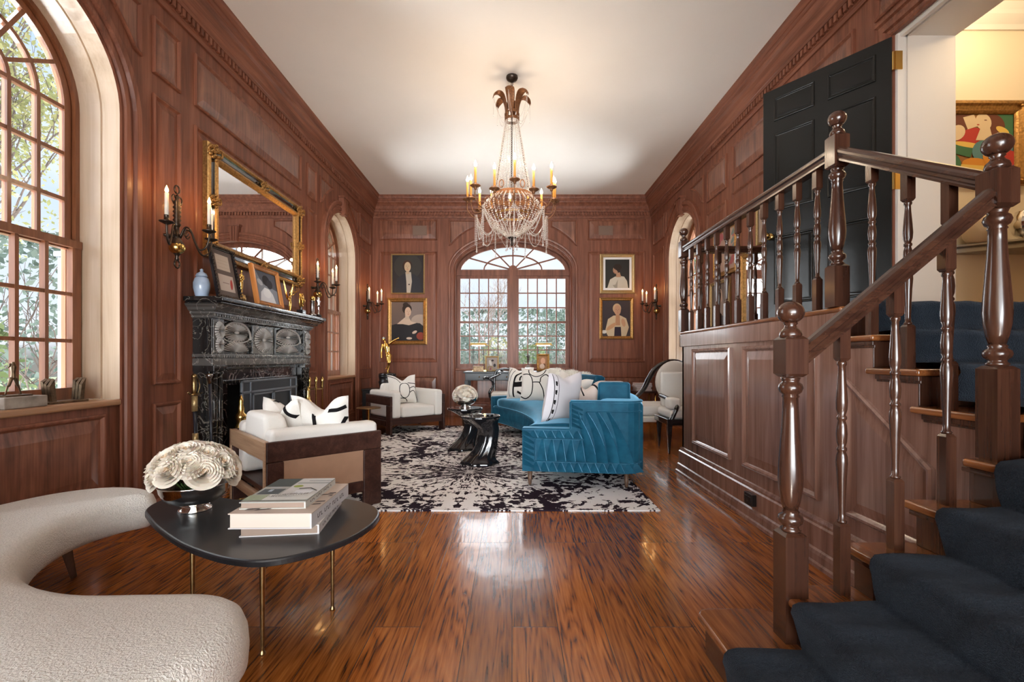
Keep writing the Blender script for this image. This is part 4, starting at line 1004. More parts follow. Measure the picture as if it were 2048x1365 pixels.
def andiron(y, x, label):
    mb = MB(); mb.sm = True
    pr = [(.05, 0), (.055, .02), (.03, .05), (.022, .10), (.035, .13), (.03, .17), (.02, .2), (.03, .24), (.022, .28), (.045, .33), (.062, .42), (.058, .50), (.035, .57), (.05, .60), (.05, .63), (.025, .66), (.03, .70), (.018, .74), (.022, .77), (.004, .83)]
    mb.lathe(pr, (0, 0, 0), 18); mb.sm = False; mb.box(-.25, 0, -.012, .012, .05, .075)
    return tag(mb.build('andiron', 'brass', None, (x, y, .016)), label, 'andiron', None)
andiron(4.655, -2.655, 'brass urn-topped andiron at the near edge of the fire screen'); andiron(6.10, -2.62, 'brass urn-topped andiron at the far edge of the fire screen')
# fire tools
TS = thing('fire_tool_stand', 'brass stand holding fire tools right of the fireplace', 'fire tool stand', (-2.62, 6.35, .016))
mb = MB(); mb.sm = True; mb.lathe([(.09, 0), (.095, .012), (.03, .03), (.010, .05), (.009, .90), (.02, .91), (.02, .93), (.004, .95)], (0, 0, 0), 16); mb.tube([(.07*cos(t*pi/6), .07*sin(t*pi/6), .78) for t in range(12)], .006, 6, True); mb.cyl((-.07, 0, .78), (.07, 0, .78), .005); mb.build('stand', 'old_brass', TS)
for k in range(4):
    a = .4+k*1.57; x, y = -2.62+.078*cos(a), 6.35+.078*sin(a)
    mb = MB(); mb.sm = True; mb.lathe([(.006, -.62), (.006, 0), (.012, .01), (.016, .04), (.012, .08), (.017, .10), (.019, .13), (.010, .16), (.004, .17)], (0, 0, 0), 10)
    if k % 2: mb.box(-.03, .03, -.004, .004, -.70, -.60)
    else: mb.cyl((0, 0, -.62), (0, 0, -.70), .022, .012)
    tag(mb.build('fire_tool', 'brass', None, (x, y, .79), (0, 0, a)), 'brass-handled fire tool hanging on the stand right of the fireplace', 'fire tool', 'fire tools on the stand')
# sword and cane leaning by the mantel
SW = thing('sword', 'gold-hilted dress sword in dark scabbard propped at the left side of the mantel', 'sword', (XL+.06, 4.335, 0))
mb = MB(); mb.sm = True; mb.tube([(.03, 0, .0), (.02, 0, .4), (.0, 0, .80)], [.010, .018, .022], 10, flat_=.6); mb.build('scabbard', 'scabbard', SW)
mb = MB(); mb.sm = True
for z0, z1 in ((0, .05), (.42, .52), (.72, .86)): mb.cyl((.02-.02*z0, 0, z0), (.02-.02*z1, 0, z1), .025, n=12)
mb.build('scabbard_fitting', 'gilt_pale', SW)
mb = MB(); mb.sm = True; mb.lathe([(.014, .0), (.02, .03), (.022, .08), (.018, .14), (.024, .15), (.024, .17), (.008, .185)], (0, 0, .88), 12)
mb.tube(spline([(0, -.09, .90), (0, -.05, .88), (0, 0, .875), (0, .05, .88), (0, .07, .875)]), .009, 8); mb.ell((0, 0, .875), (.035, .05, .012))
mb.tube(spline([(0, .05, .88), (.01, .062, .95), (.005, .045, 1.01), (0, .01, 1.04)]), .005, 6); mb.build('hilt', 'old_brass', SW)
mb = MB(); mb.sm = True; mb.tube([(0, 0, 0), (-.03, .01, 1.0)], [.009, .013], 10); 
cane = tag(mb.build('walking_cane', 'scabbard', None, (XL+.215, 4.355, 0)), 'slim dark walking cane with silver knob leaning by the mantel pilaster', 'cane')
mb = MB(); mb.sm = True; mb.lathe([(.015, 0), (.017, .05), (.024, .06), (.030, .075), (.028, .09), (.004, .098)], (-.029, .0, .97), 14); mb.build('knob', 'pewter', cane)

# ================================================================== MIRROR above the mantel
MR = thing('overmantel_mirror', 'large gilt and black framed mirror above the fireplace', 'mirror', (XL+.03, 5.53, 2.18))
def mm(u, v, w): return (w, u, v)
base_ = rect(-1.01, 1.01, 0, 1.10); FWm = .165
mb = MB(); mb.loops([[mm(p[0], p[1], w) for p in inset(base_, d)] for d, w in [(0, -.02), (0, .03), (.008, .045), (.03, .05), (.045, .038)]], True); mb.loops([[mm(p[0], p[1], w) for p in inset(base_, d)] for d, w in [(.105, .036), (.115, .05), (.135, .055), (.15, .04), (FWm, .02), (FWm+.005, .01)]], True)
mb.build('frame', 'gilt', MR)
mb = MB(); mb.loops([[mm(p[0], p[1], w) for p in inset(base_, d)] for d, w in [(.045, .038), (.06, .03), (.09, .03), (.105, .036)]], True); mb.build('dark_band', 'black_gloss', MR)
mb = MB(); b2 = inset(base_, FWm); mb.add([mm(p[0], p[1], .012) for p in b2], [(0, 1, 2, 3)]); mb.build('glass_plate', 'mirror', MR)
mb = MB(); mb.sm = True; rr = random.Random(2)
def orn(u, v, s, n=14):
    for k in range(n):
        a = k*2.4; r = s*sqrt(k/n); mb.ell(mm(u+r*cos(a), v+r*sin(a), .05), (.022, s*.26, s*.2), 8, 6)
    for q in (-1, 1): mb.tube(spline([mm(u, v, .06), mm(u+q*s*.8, v+s*.5, .07), mm(u+q*s*1.3, v, .06), mm(u+q*s*1.0, v-s*.3, .06)], 5), s*.12, 6)
for u, v, q in ((-.93, .08, .085), (.93, .08, .085), (-.93, 1.02, .085), (.93, 1.02, .085), (0, 1.02, .07), (0, .08, .07), (-.93, .55, .07), (.93, .55, .07)):
    mb = MB(); mb.sm = True; orn(u, v, q); mb.build('carved_ornament', 'gilt', MR)

# ================================================================== FIGURES (cast statuettes)
def limb(mb, pts, r, n=10): mb.tube(spline(pts, 5), [x for x in interp(r, (len(pts)-1)*5+1)], n)
def interp(r, m):
    out = []
    for i in range(m):
        t = i/(m-1)*(len(r)-1); k = min(int(t), len(r)-2); out.append(r[k]+(r[k+1]-r[k])*(t-k))
    return out
def figure(mb, h, pose):
    # pose: dict of joints in unit height, feet at z 0
    mb.sm = True; s = lambda p: (p[0]*h, p[1]*h, p[2]*h)
    P = pose
    pts = [P['pelvis'], P['waist'], P['chest'], P['neck']]
    L = []
    sp = spline([s(p) for p in pts], 6); rx = interp([.078, .058, .088, .032], len(sp)); ry = interp([.058, .045, .058, .03], len(sp))
    L = [[(c.x+rx[i]*h*cos(2*pi*k/14), c.y+ry[i]*h*sin(2*pi*k/14), c.z) for k in range(14)] for i, c in enumerate(sp)]
    mb.loops(L, True, True, True)
    mb.ell(s((P['pelvis'][0], P['pelvis'][1], P['pelvis'][2])), (.082*h, .062*h, .06*h), 14, 8)
    for sd in ('l', 'r'):
        if sd+'leg' in P:
            g = P[sd+'leg']; limb(mb, [s(p) for p in g], [.052*h, .040*h, .034*h, .022*h, .02*h] if len(g) > 3 else [.05*h, .035*h, .018*h])
            f = g[-1]; mb.ell((f[0]*h, f[1]*h-.03*h, max(f[2]*h, .014*h)), (.02*h, .05*h, .014*h), 8, 6)
        if sd+'arm' in P:
            g = P[sd+'arm']; limb(mb, [s(p) for p in g], [.032*h, .024*h, .014*h]); f = g[-1]; mb.ell(s(f), (.018*h, .018*h, .022*h), 8, 6)
    if 'head' in P:
        limb(mb, [s(P['neck']), s(P['head'])], [.028*h, .026*h]); mb.ell(s((P['head'][0], P['head'][1], P['head'][2]+.02)), (.042*h, .05*h, .06*h), 12, 10)
BASE = dict(pelvis=(0, 0, .50), waist=(0, 0, .60), chest=(0, 0, .72), neck=(0, 0, .82), head=(0, 0, .90), lleg=[(-.045, 0, .5), (-.05, 0, .30), (-.045, 0, .27), (-.04, 0, .02)], rleg=[(.045, 0, .5), (.05, 0, .30), (.045, 0, .27), (.04, 0, .02)], larm=[(-.10, 0, .79), (-.12, 0, .62), (-.10, -.03, .46)], rarm=[(.10, 0, .79), (.12, 0, .62), (.10, -.03, .46)])
zs_ = 1.766
def onshelf(px, x): return (x, -x*950/(1024-px))
# gold standing statuette
r_ = thing('gold_statuette', 'slim gold standing man statuette on round base between award frame and photo', 'statuette', (-2.70, 4.74, zs_), pi/2)
mb = MB(); P = dict(BASE); P['larm'] = [(-.10, 0, .79), (-.11, -.03, .64), (-.01, -.07, .62)]; P['rarm'] = [(.10, 0, .79), (.11, -.03, .64), (.01, -.07, .60)]; P['lleg'] = [(-.03, 0, .5), (-.03, 0, .28), (-.02, 0, .02)]; P['rleg'] = [(.03, 0, .5), (.03, 0, .28), (.02, 0, .02)]
mb.T = Matrix.Translation((0, 0, .07)); figure(mb, .255, P); mb.T = None; mb.build('figure', 'gold', r_)
mb = MB(); mb.sm = True; mb.lathe([(.042, 0), (.042, .045), (.036, .05), (.036, .07)], (0, 0, 0), 18); mb.build('base', 'old_brass', r_)
# winged figure holding a globe
r_ = thing('winged_statuette', 'gold winged woman statuette lifting a globe right of the photo on the mantel', 'statuette', (-2.70, 5.78, zs_), pi/2)
mb = MB(); P = dict(BASE); P['larm'] = [(-.09, 0, .79), (-.14, -.1, .85), (-.10, -.22, .98)]; P['rarm'] = [(.09, 0, .79), (.14, -.1, .85), (.10, -.22, .98)]; P['lleg'] = [(-.03, 0, .5), (-.03, .02, .28), (-.01, .05, .02)]; P['rleg'] = [(.03, 0, .5), (.03, -.02, .28), (.01, .02, .02)]
figure(mb, .26, P); mb.build('figure', 'gold', r_)
mb = MB(); mb.sm = False
for q in (-1, 1):
    mb.prism([(0, .17), (q*.03, .22), (q*.09, .33), (q*.12, .37), (q*.115, .30), (q*.09, .23), (q*.05, .17), (q*.01, .14)], .018, .026, lambda a, b, c: (a, c, b))
mb.build('wing', 'gold', r_, bevel=.003)
mb = MB()
for k in range(4):
    a = k*pi/4; mb.tube([(.045*cos(t*pi/8)*cos(a), -.062+.045*cos(t*pi/8)*sin(a), .285+.045*sin(t*pi/8)) for t in range(16)], .0025, 5, True)
mb.build('globe', 'gold', r_)
mb = MB(); mb.lathe([(.05, 0), (.05, .01), (.03, .014)], (0, .0, -.0), 14); mb.build('base', 'black_gloss', r_)
# gold mask on a black base
r_ = thing('mask_trophy', 'gold theatrical mask trophy on black block at the far part of the mantel', 'trophy', (-2.68, 6.04, zs_), pi/2)
mb = MB(); mb.sm = True
def maskf(a, b):
    u, v = a*2-1, b*2-1; return (.062*u*(1-.25*v*v*(1 if v < 0 else .6)), -.035*(1-u*u)*(1-.4*v*v)-(.014 if abs(u) < .16 and -.35 < v < .15 else 0)+(.014 if abs(abs(u)-.45) < .16 and abs(v-.25) < .13 else 0)+(.010 if abs(u) < .35 and abs(v+.6) < .09 else 0), .175+.085*v)
mb.grid(maskf, 22, 26); mb.build('mask', 'gold', r_).modifiers.new('thick', 'SOLIDIFY').thickness = .006
mb = MB(); mb.box(-.045, .045, -.04, .04, 0, .055); mb.cyl((0, 0, .055), (0, 0, .10), .012); mb.build('base', 'black_gloss', r_, bevel=.003)
r_ = thing('column_trophy', 'silver column trophy with gold winged top near the mantel end', 'trophy', (-2.66, 6.33, zs_), pi/2)
mb = MB(); mb.sm = True; mb.lathe([(.05, 0), (.05, .03), (.03, .04), (.027, .05), (.026, .19), (.032, .20), (.032, .21)], (0, 0, 0), 16); mb.build('column', 'pewter', r_)
mb = MB(); mb.sm = True; mb.ell((0, 0, .24), (.028, .028, .032)); mb.sm = False; mb.prism([(0, .21), (.07, .27), (.06, .20), (.02, .13)], -.006, .006, lambda a, b, c: (a, c, b)); mb.build('wing', 'gold', r_)
r_ = thing('star_trophy', 'small silver star trophy on black base at the far end of the mantel', 'trophy', (-2.66, 6.52, zs_), pi/2)
mb = MB(); st = []
for k in range(10): q = .075 if k % 2 == 0 else .034; st.append((q*sin(k*pi/5), .21+q*cos(k*pi/5)))
mb.prism(st, -.012, .012, lambda a, b, c: (a, c, b)); mb.tube([(0, 0, .04), (.01, 0, .09), (0, 0, .15)], [.02, .01, .012]); mb.build('star', 'silver', r_, bevel=.003)
mb = MB(); mb.lathe([(.045, 0), (.045, .03), (.03, .045)], (0, 0, 0), 16); mb.build('base', 'black_gloss', r_)
# porcelain jar
r_ = thing('ginger_jar', 'pale blue and white lidded porcelain jar at the near end of the mantel', 'jar', (-2.845, 4.355, zs_))
mb = MB(); mb.sm = True; mb.lathe([(.045, 0), (.052, .01), (.068, .08), (.068, .13), (.055, .17), (.04, .185)], (0, 0, 0), 22); mb.build('body', 'china', r_)
mb = MB(); mb.sm = True; mb.lathe([(.045, .185), (.05, .19), (.04, .215), (.015, .23), (.012, .24), (.016, .25), (.003, .26)], (0, 0, 0), 18); mb.build('lid', 'china', r_)
mb = MB(); mb.sm = True
for k in range(7): a = k*.9; mb.ell((.02*cos(a)*(k > 0), .02*sin(a)*(k > 0), .10+.012*(k % 3)), (.014, .014, .011), 8, 6)
mb.lathe([(.016, 0), (.02, .05), (.015, .09)], (0, 0, 0), 12)
tag(mb.build('flower_posy', 'pink', None, (-2.80, 4.74, zs_)), 'small pink flower posy behind the slim gold statuette', 'flowers')
# award frame, photograph
PH = [(.0, 0)]
aw = picture('award_frame', 'black ornate frame with two cream certificates leaning on the near mantel end', 'framed award', .385, .50, .03, 'black_gloss',
             [((.52, .44, .37), rect(.16, .80, .56, .90)), ((.42, .35, .28), rect(.22, .74, .62, .63)), ((.42, .35, .28), rect(.22, .74, .70, .71)), ((.42, .35, .28), rect(.22, .74, .77, .78)), ((.54, .46, .41), rect(.14, .86, .10, .46)), ((.30, .22, .2), rect(.30, .62, .27, .29)), ((.45, .06, .05), E(.72, .27, .06, .12, -15))],
             (-2.70, 4.53, zs_), pi/2, bg=(.13, .10, .09), depth=.03, tilt=-.19)
mb = MB(); mb.sm = True; rr = random.Random(4)
for k in range(56):
    t = k/56*4; s_ = int(t); f = t-s_; p = [(-.19+.38*f, .012), (.178, .012+.476*f), (.19-.38*f, .488), (-.178, .488-.476*f)][s_]
    mb.ell((p[0], -.030, p[1]), (.013, .009, .013), 6, 5)
mb.build('carved_edge', 'dark_bronze', aw)
picture('photograph', 'black and white photograph in orange wooden frame at the middle of the mantel', 'framed photo', .56, .44, .052, 'amber_wood' if 'amber_wood' in M else 'gilt',
        [((.10, .11, .14), [(.3, .6), (1, .45), (1, 1), (.1, 1)]), ((.02, .02, .025), E(.52, .72, .17, .18, 15)), ((.03, .03, .04), E(.66, .62, .14, .16, -30)), ((.75, .78, .84), [(.12, 0), (.2, .3), (.4, .48), (.6, .45), (.75, .3), (.85, 0)]), ((.5, .54, .6), E(.22, .62, .13, .09, -35)), ((.85, .88, .92), E(.48, .3, .18, .16))],
        (-2.68, 5.23, zs_), pi/2, bg=(.27, .30, .36), depth=.05, tilt=-.17)

# ================================================================== NEAR WINDOW SILL
ws = thing('bronze_figure', 'headless bronze striding man on rough stone block on the near window sill', 'sculpture', (-3.045, 2.90, WZ0), 0)
mb = MB(); mb.box(-.085, .085, -.13, .13, 0, .07); mb.build('stone_block', 'stone', ws, bevel=.006)
mb = MB(); P = dict(pelvis=(0, 0, .52), waist=(0, 0, .66), chest=(0, 0, .84), neck=(0, 0, .98), lleg=[(0, -.05, .52), (0, -.12, .30), (0, -.16, .26), (0, -.22, .03)], rleg=[(0, .05, .52), (0, .12, .30), (0, .15, .26), (0, .22, .03)], larm=[(.02, -.1, .92), (.05, -.14, .86), (.05, -.18, .82)])
mb.T = Matrix.Translation((0, 0, .075)); figure(mb, .21, P); mb.T = None; mb.sm = False; mb.box(-.04, .04, -.08, .08, .07, .08); mb.build('figure', 'bronze', ws)
ta = thing('pillar_award', 'glass plaque held between two slanted bronze pillars on the near window sill', 'award', (-3.06, 3.24, WZ0), 0)
mb = MB(); mb.box(-.05, .05, -.15, .14, 0, .016); mb.build('base', 'bronze', ta, bevel=.003)
for y, dy in ((-.11, -.02), (.09, .012)):
    mb = MB()
    for k in range(3): x = -.03+k*.022; mb.loops([[(x, y, .016), (x+.018, y, .016), (x+.018, y+.03, .016), (x, y+.03, .016)], [(x, y+dy, .13-.015*k+.02), (x+.018, y+dy, .125-.015*k+.02), (x+.018, y+dy+.035, .165), (x, y+dy+.035, .17)]], True, True, True)
    mb.build('pillar', 'bronze', ta)
mb = MB(); mb.box(-.006, .006, -.085, .095, .016, .125); mb.build('glass_plaque', 'glass', ta)
# ================================================================== RUG
RT = .010
rx0, rx1, ry0, ry1 = -2.05, 1.165, 3.73, 8.45
mb = MB(); cx_, cy_ = (rx0+rx1)/2, 5.0
mb.box(rx0-cx_, rx1-cx_, ry0-cy_, ry1-cy_, 0, RT)
tag(mb.build('rug', 'rug', None, (cx_, cy_, 0)), 'large dark plum and cream mirrored inkblot pattern rug', 'rug')

# ================================================================== CREAM BENCH SOFA
outl = [(-2.05, 2.70), (-2.12, 2.60), (-2.17, 2.46), (-2.16, 2.30), (-2.09, 2.12), (-1.98, 1.94), (-1.85, 1.79), (-1.68, 1.675), (-1.45, 1.60), (-1.2, 1.60), (-1.0, 1.60), (-.87, 1.54), (-.79, 1.40), (-.80, 1.20), (-.92, 1.0), (-1.25, .84), (-1.75, .80), (-2.3, 1.0), (-2.66, 1.4), (-2.80, 1.9), (-2.78, 2.4), (-2.68, 2.72), (-2.5, 2.88), (-2.3, 2.90), (-2.12, 2.82)]
BS = thing('bench_sofa', 'curved cream boucle backless sofa in front of the near window', 'sofa', (0, 0, 0))
O = [(p.x, p.y) for p in spline([(a, b) for a, b in outl], 6, True)]
mb = MB(); mb.sm = True; L = []
for d, z in [(.06, .235), (.02, .245), (.0, .27), (-.004, .32), (.0, .37), (.012, .402), (.035, .422), (.07, .431)]:
    q = inset(O, d) if d else O; L.append([(p[0], p[1], z) for p in q])
mb.loops(L, True, True, True); mb.build('upholstery', 'bouclé', BS)
for pts in ([(-1.93, 1.72, 0), (-1.99, 1.80, .245)], [(-2.42, 2.62, 0), (-2.36, 2.50, .245)], [(-1.02, 1.25, 0), (-1.1, 1.22, .245)], [(-2.3, 1.2, 0), (-2.2, 1.25, .245)]):
    mb = MB(); a, b = Vector(pts[0]), Vector(pts[1]); d = Vector((.06, -.055, 0))
    mb.loops([[tuple(a+d*q+Vector((0, .02*r, 0))) for q, r in ((-.45, -1), (.45, -1), (.45, 1), (-.45, 1))], [tuple(b+d*q*1.9+Vector((0, .035*r, 0))) for q, r in ((-.5, -1), (.5, -1), (.5, 1), (-.5, 1))]], True, True, True)
    mb.build('leg', 'dark_leg', BS, bevel=.006)

# ================================================================== BLACK THREE-LEGGED TABLE
outl = [(-1.93, 2.50), (-1.84, 2.40), (-1.67, 2.24), (-1.43, 2.05), (-1.215, 1.925), (-1.08, 1.875), (-.99, 1.868), (-.90, 1.90), (-.80, 1.985), (-.715, 2.12), (-.672, 2.30), (-.69, 2.47), (-.78, 2.60), (-.95, 2.70), (-1.16, 2.735), (-1.36, 2.70), (-1.53, 2.675), (-1.70, 2.74), (-1.84, 2.79), (-1.94, 2.75), (-1.97, 2.63)]
CT = thing('coffee_table', 'low black kidney-shaped table on three thin bronze legs', 'coffee table', (0, 0, 0))
O = [(p.x, p.y) for p in spline(outl, 5, True)]; TZ = .407
mb = MB(); mb.loops([[(p[0], p[1], z) for p in (inset(O, d) if d else O)] for d, z in [(.010, .375), (.0, .380), (.0, .398), (.003, .404), (.008, TZ)]], True, True, True)
mb.build('tabletop', 'table_top', CT)
for x, y, dx, dy in ((-1.012, 1.926, 0, .0), (-.858, 2.271, .0, 0), (-1.432, 2.13, 0, 0), ):
    mb = MB(); mb.sm = True; mb.lathe([(.012, 0), (.013, .006), (.007, .016), (.0075, .02), (.012, .36), (.012, .376)], (x, y, 0), 12); mb.build('leg', 'old_brass', CT)

# ---- books
def book(name, label, loc, rz, w, d, t, top, spine, shapes=None, pages='paper'):
    r = thing(name, label, 'book', loc, rz, 'books stacked on the black coffee table')
    mb = MB(); mb.box(0.006, w-.008, .006, d-.006, .004, t-.004); mb.build('pages', pages, r)
    mb = MB(); mb.col = spine
    mb.box(0, w, 0, d, 0, .004); mb.box(w-.007, w, 0, d, .004, t-.004)
    mb.col = top; mb.box(0, w, 0, d, t-.004, t)
    for k, (c, poly) in enumerate(shapes or []):
        mb.col = c; pts = [(p[0]*w, p[1]*d, t+.0003*(k+1)) for p in clip01(poly)]
        if len(pts) > 2: mb.add(pts, tessellate_polygon([[Vector((p[0], p[1], 0)) for p in pts]]))
    n = max(4, int(d/.028))
    mb.col = (.12, .11, .12)
    for k in range(n):
        if k % 5 == 3: continue
        y = d*.14+d*.72*k/n; hh = t*.28; z = t/2-hh/2
        mb.box(w, w+.0006, y, y+.004, z, z+hh); mb.box(w, w+.0006, y, y+.014, z+(hh*.8 if k % 2 else 0), z+(hh if k % 2 else hh*.2))
    mb.build('cover', 'paint', r, recalc=False)
    return r
rr = random.Random(8)
cov = (.62, .59, .56); drk = (.05, .045, .05)
sh2 = [((.09, .07, .07), [(x, y), (x+.16, y+.03), (x+.18, y+.06), (x+.02, y+.04)]) for x, y in [(rr.random(), rr.random()) for _ in range(40)]]
book('picture_book', 'thick pale book with no top cover visible, bottom of the stack on the black table', (-1.21, 2.105, TZ), .13, .34, .45, .042, (.70, .67, .66), (.72, .70, .71), None, 'page_grey')
book('picture_book', 'thickest pale book with dark marks on its cover, middle of the stack', (-1.25, 2.09, TZ+.042), .02, .365, .50, .068, (.60, .50, .43), (.68, .66, .68), sh2, 'paper')
sh3 = [((.07, .09, .09), rect(0, .42, .62, 1)), ((.10, .12, .13), rect(.05, .40, .30, .52)), ((.42, .45, .47), rect(.12, .3, .55, .6)), ((.58, .58, .57), rect(.44, 1, .28, 1)), ((.34, .36, .35), rect(.46, 1, .74, .80)), ((.25, .27, .27), rect(.6, 1, .86, .89)), ((.30, .36, .08), E(.55, .62, .08, .05)), ((.08, .09, .09), [(.62, .5), (.8, .52), (.96, .40), (.96, .43), (.8, .55), (.62, .53)]),
       ((.66, .67, .70), rect(.62, .9, .3, .45)), ((.36, .42, .30), rect(0, .35, .05, .25)), ((.68, .69, .66), rect(.30, 1, .04, .27)), ((.45, .55, .62), rect(.18, .24, .38, .47))]
# two rows of serif capitals, too small to read
def glyphs(x0, x1, y, h, n, col=(.20, .2, .19)):
    out = []; rr = random.Random(int(y*1000))
    for k in range(n):
        if rr.random() < .1: continue
        x = x0+(x1-x0)*k/n; w = (x1-x0)/n*.62; c = rr.randrange(4)
        out.append((col, rect(x, x+w*.26, y, y+h)))
        if c in (0, 2): out.append((col, rect(x+w*.74, x+w, y, y+h)))
        if c in (0, 1): out.append((col, rect(x, x+w, y+h*.82, y+h)))
        if c in (1, 3): out.append((col, rect(x, x+w, y, y+h*.16)))
        if c == 2: out.append((col, rect(x, x+w, y+h*.42, y+h*.56)))
    return out
sh3 += glyphs(.36, .95, .155, .075, 15)+glyphs(.36, .86, .06, .06, 14)
book('picture_book', 'thin garden house photo book with white spine, top of the stack on the black table', (-1.235, 2.15, TZ+.110), .05, .295, .42, .032, (.42, .43, .40), (.62, .62, .58), sh3, 'page_grey')

# ================================================================== ROSES
def rose_mesh(name):
    mb = MB(); mb.sm = True; rr = random.Random(11)
    def petal(a, r0, tilt, h, w, cup):
        def f(u, v):
            q = u*2-1; ang = a+q*w; rad_ = r0*(.45+.55*v**.7)+tilt*v*v*(1-.15*q*q)+.12*q*q*cup*v
            z = h*(v**.85)*(1-.18*q*q)-.12*tilt*(v**3)*2
            return (rad_*cos(ang), rad_*sin(ang), z)
        mb.grid(f, 8, 6)
    mb.mi = 1
    for k in range(3): petal(k*2.1, .07, .01, .74, 1.3, -.2)
    for k in range(3): petal(.8+k*2.1, .15, .02, .80, 1.15, -.15)
    mb.mi = 0
    for k in range(4): petal(.5+k*1.6, .25, .04, .84, 1.0, -.1)
    for k in range(5): petal(.2+k*1.26, .37, .07, .86, .88, -.1)
    for k in range(5): petal(.8+k*1.26, .50, .11, .84, .86, -.05)
    for k in range(6): petal(.9+k*1.05, .62, .17, .76, .78, 0)
    for k in range(7): petal(.3+k*.9, .72, .26, .66, .70, .05)
    for k in range(7): petal(.75+k*.9, .80, .36, .52, .68, .05)
    o = mb.build(name, ['petal', 'petal_core'], recalc=False); return o
rose0 = rose_mesh('rose'); used = [False]
def put_rose(loc, d, s, label, group):
    if not used[0]: o = rose0; used[0] = True
    else: o = rose0.copy(); COL.objects.link(o)
    o.location = loc; q = Vector(d).to_track_quat('Z', 'Y'); o.rotation_mode = 'QUATERNION'
    o.rotation_quaternion = q @ Matrix.Rotation(RND.uniform(0, 6.28), 3, 'Z').to_quaternion(); o.scale = (s, s, s)
    tag(o, label, 'rose', group)
def bowl(loc, R, label):
    o = thing('footed_bowl', label, 'bowl', loc); k = R/.165
    mb = MB(); mb.sm = True
    mb.lathe([(r*k, z*k) for r, z in [(.075, 0), (.078, .006), (.074, .014), (.055, .022), (.05, .030), (.10, .045), (.14, .075), (.158, .11), (.162, .135), (.168, .142), (.166, .148), (.158, .143), (.13, .08), (.05, .05), (.001, .045)]], (0, 0, 0), 36, cap=False); mb.build('bowl_body', 'silver', o)
    mb = MB()
    rr = random.Random(6)
    for q in range(26): a = q*2.4; mb.tube([(0, 0, .05*k), (.09*k*cos(a), .09*k*sin(a), .16*k)], .004, 5)
    mb.build('stems', 'leaf', o)
def bouquet(c, R, sz, n, zmin, label, group, squash=.78):
    for i in range(n):
        z = 1-(1-zmin)*(i+.5)/n; a = i*2.39996; r = sqrt(max(0, 1-z*z)); d = Vector((r*cos(a), r*sin(a), z*squash))
        p = Vector(c)+d*R; dd = Vector((r*cos(a), r*sin(a), z*1.1+.1)).normalized()
        put_rose(tuple(p-dd*sz*.55), dd, sz*(.92+.16*((i*7) % 5)/5), label, group)
bowl((-1.66, 2.49, TZ), .165, 'silver footed bowl of white roses on the black kidney-shaped table')
bouquet((-1.66, 2.49, TZ+.19), .19, .082, 23, .10, 'white rose in the silver bowl on the black kidney-shaped table', 'white roses on the black kidney-shaped table')

# ================================================================== SCULPTURAL TABLES on the rug
def trunk_table(name, label, loc, h, flip=1, rz=0):
    o = thing(name, label, 'side table', loc, rz)
    mb = MB(); mb.sm = True; L = []
    prof = [(0, -.02, .215), (.01, -.02, .222), (.04, -.03, .19), (.09, -.005, .155), (.16, .03, .13), (.25, .06, .112), (.33, .072, .108), (.40, .066, .118), (.46, .03, .15), (.50, .0, .19), (.525, -.015, .22)]
    for z, cx, r in prof:
        row = []
        for k in range(40):
            a = 2*pi*k/40; fl = 1+.07*cos(7*a+.6)*(1 if z < .45 else .3)
            row.append((cx*1.1+r*fl*cos(a)*1.0, r*.92*fl*sin(a), z*h/.55))
        L.append(row)
    mb.loops(L, True, True, False); mb.build('trunk_base', 'black_gloss', o)
    mb = MB(); mb.sm = False
    mb.loops([[(-.02+r*cos(2*pi*k/40), r*.95*sin(2*pi*k/40), z*h/.55) for k in range(40)] for r, z in [(.222, .522), (.232, .530), (.232, .545), (.226, .55)]], True, True, True); mb.build('tabletop', 'black_gloss', o)
    return o
trunk_table('pedestal_table', 'glossy black tree-trunk table holding a small dish, nearer of the pair on the rug', (-.345, 5.42, RT), .545)
trunk_table('pedestal_table', 'glossy black tree-trunk table under the far rose bowl, farther of the pair on the rug', (-.60, 6.28, RT), .545, rz=.2)
mb = MB(); mb.sm = False; mb.box(-.07, .07, -.05, .05, 0, .012); mb.box(-.055, .055, -.04, .04, .012, .02); mb.cyl((-.03, -.02, .022), (.04, .02, .03), .006)
tag(mb.build('trinket_tray', 'pewter', None, (-.40, 5.40, RT+.545), .4, bevel=.003), 'small dark tray on the nearer glossy black table', 'tray')
mb = MB(); mb.sm = True; mb.tube([(.045*cos(t*pi/8), .045*sin(t*pi/8), .012) for t in range(16)], .006, 6, True); mb.lathe([(.04, 0), (.045, .008)], (0, 0, 0), 16)
tag(mb.build('ring_dish', 'black_gloss', None, (-.25, 5.38, RT+.545)), 'small round dish at the right edge of the nearer glossy black table', 'dish')
bowl((-.62, 6.28, RT+.545), .16, 'silver footed bowl of white roses on the farther glossy black table')
bouquet((-.62, 6.28, RT+.545+.15), .15, .064, 26, -.02, 'white rose in the silver bowl on the farther glossy black table', 'white roses on the farther glossy black table', .9)

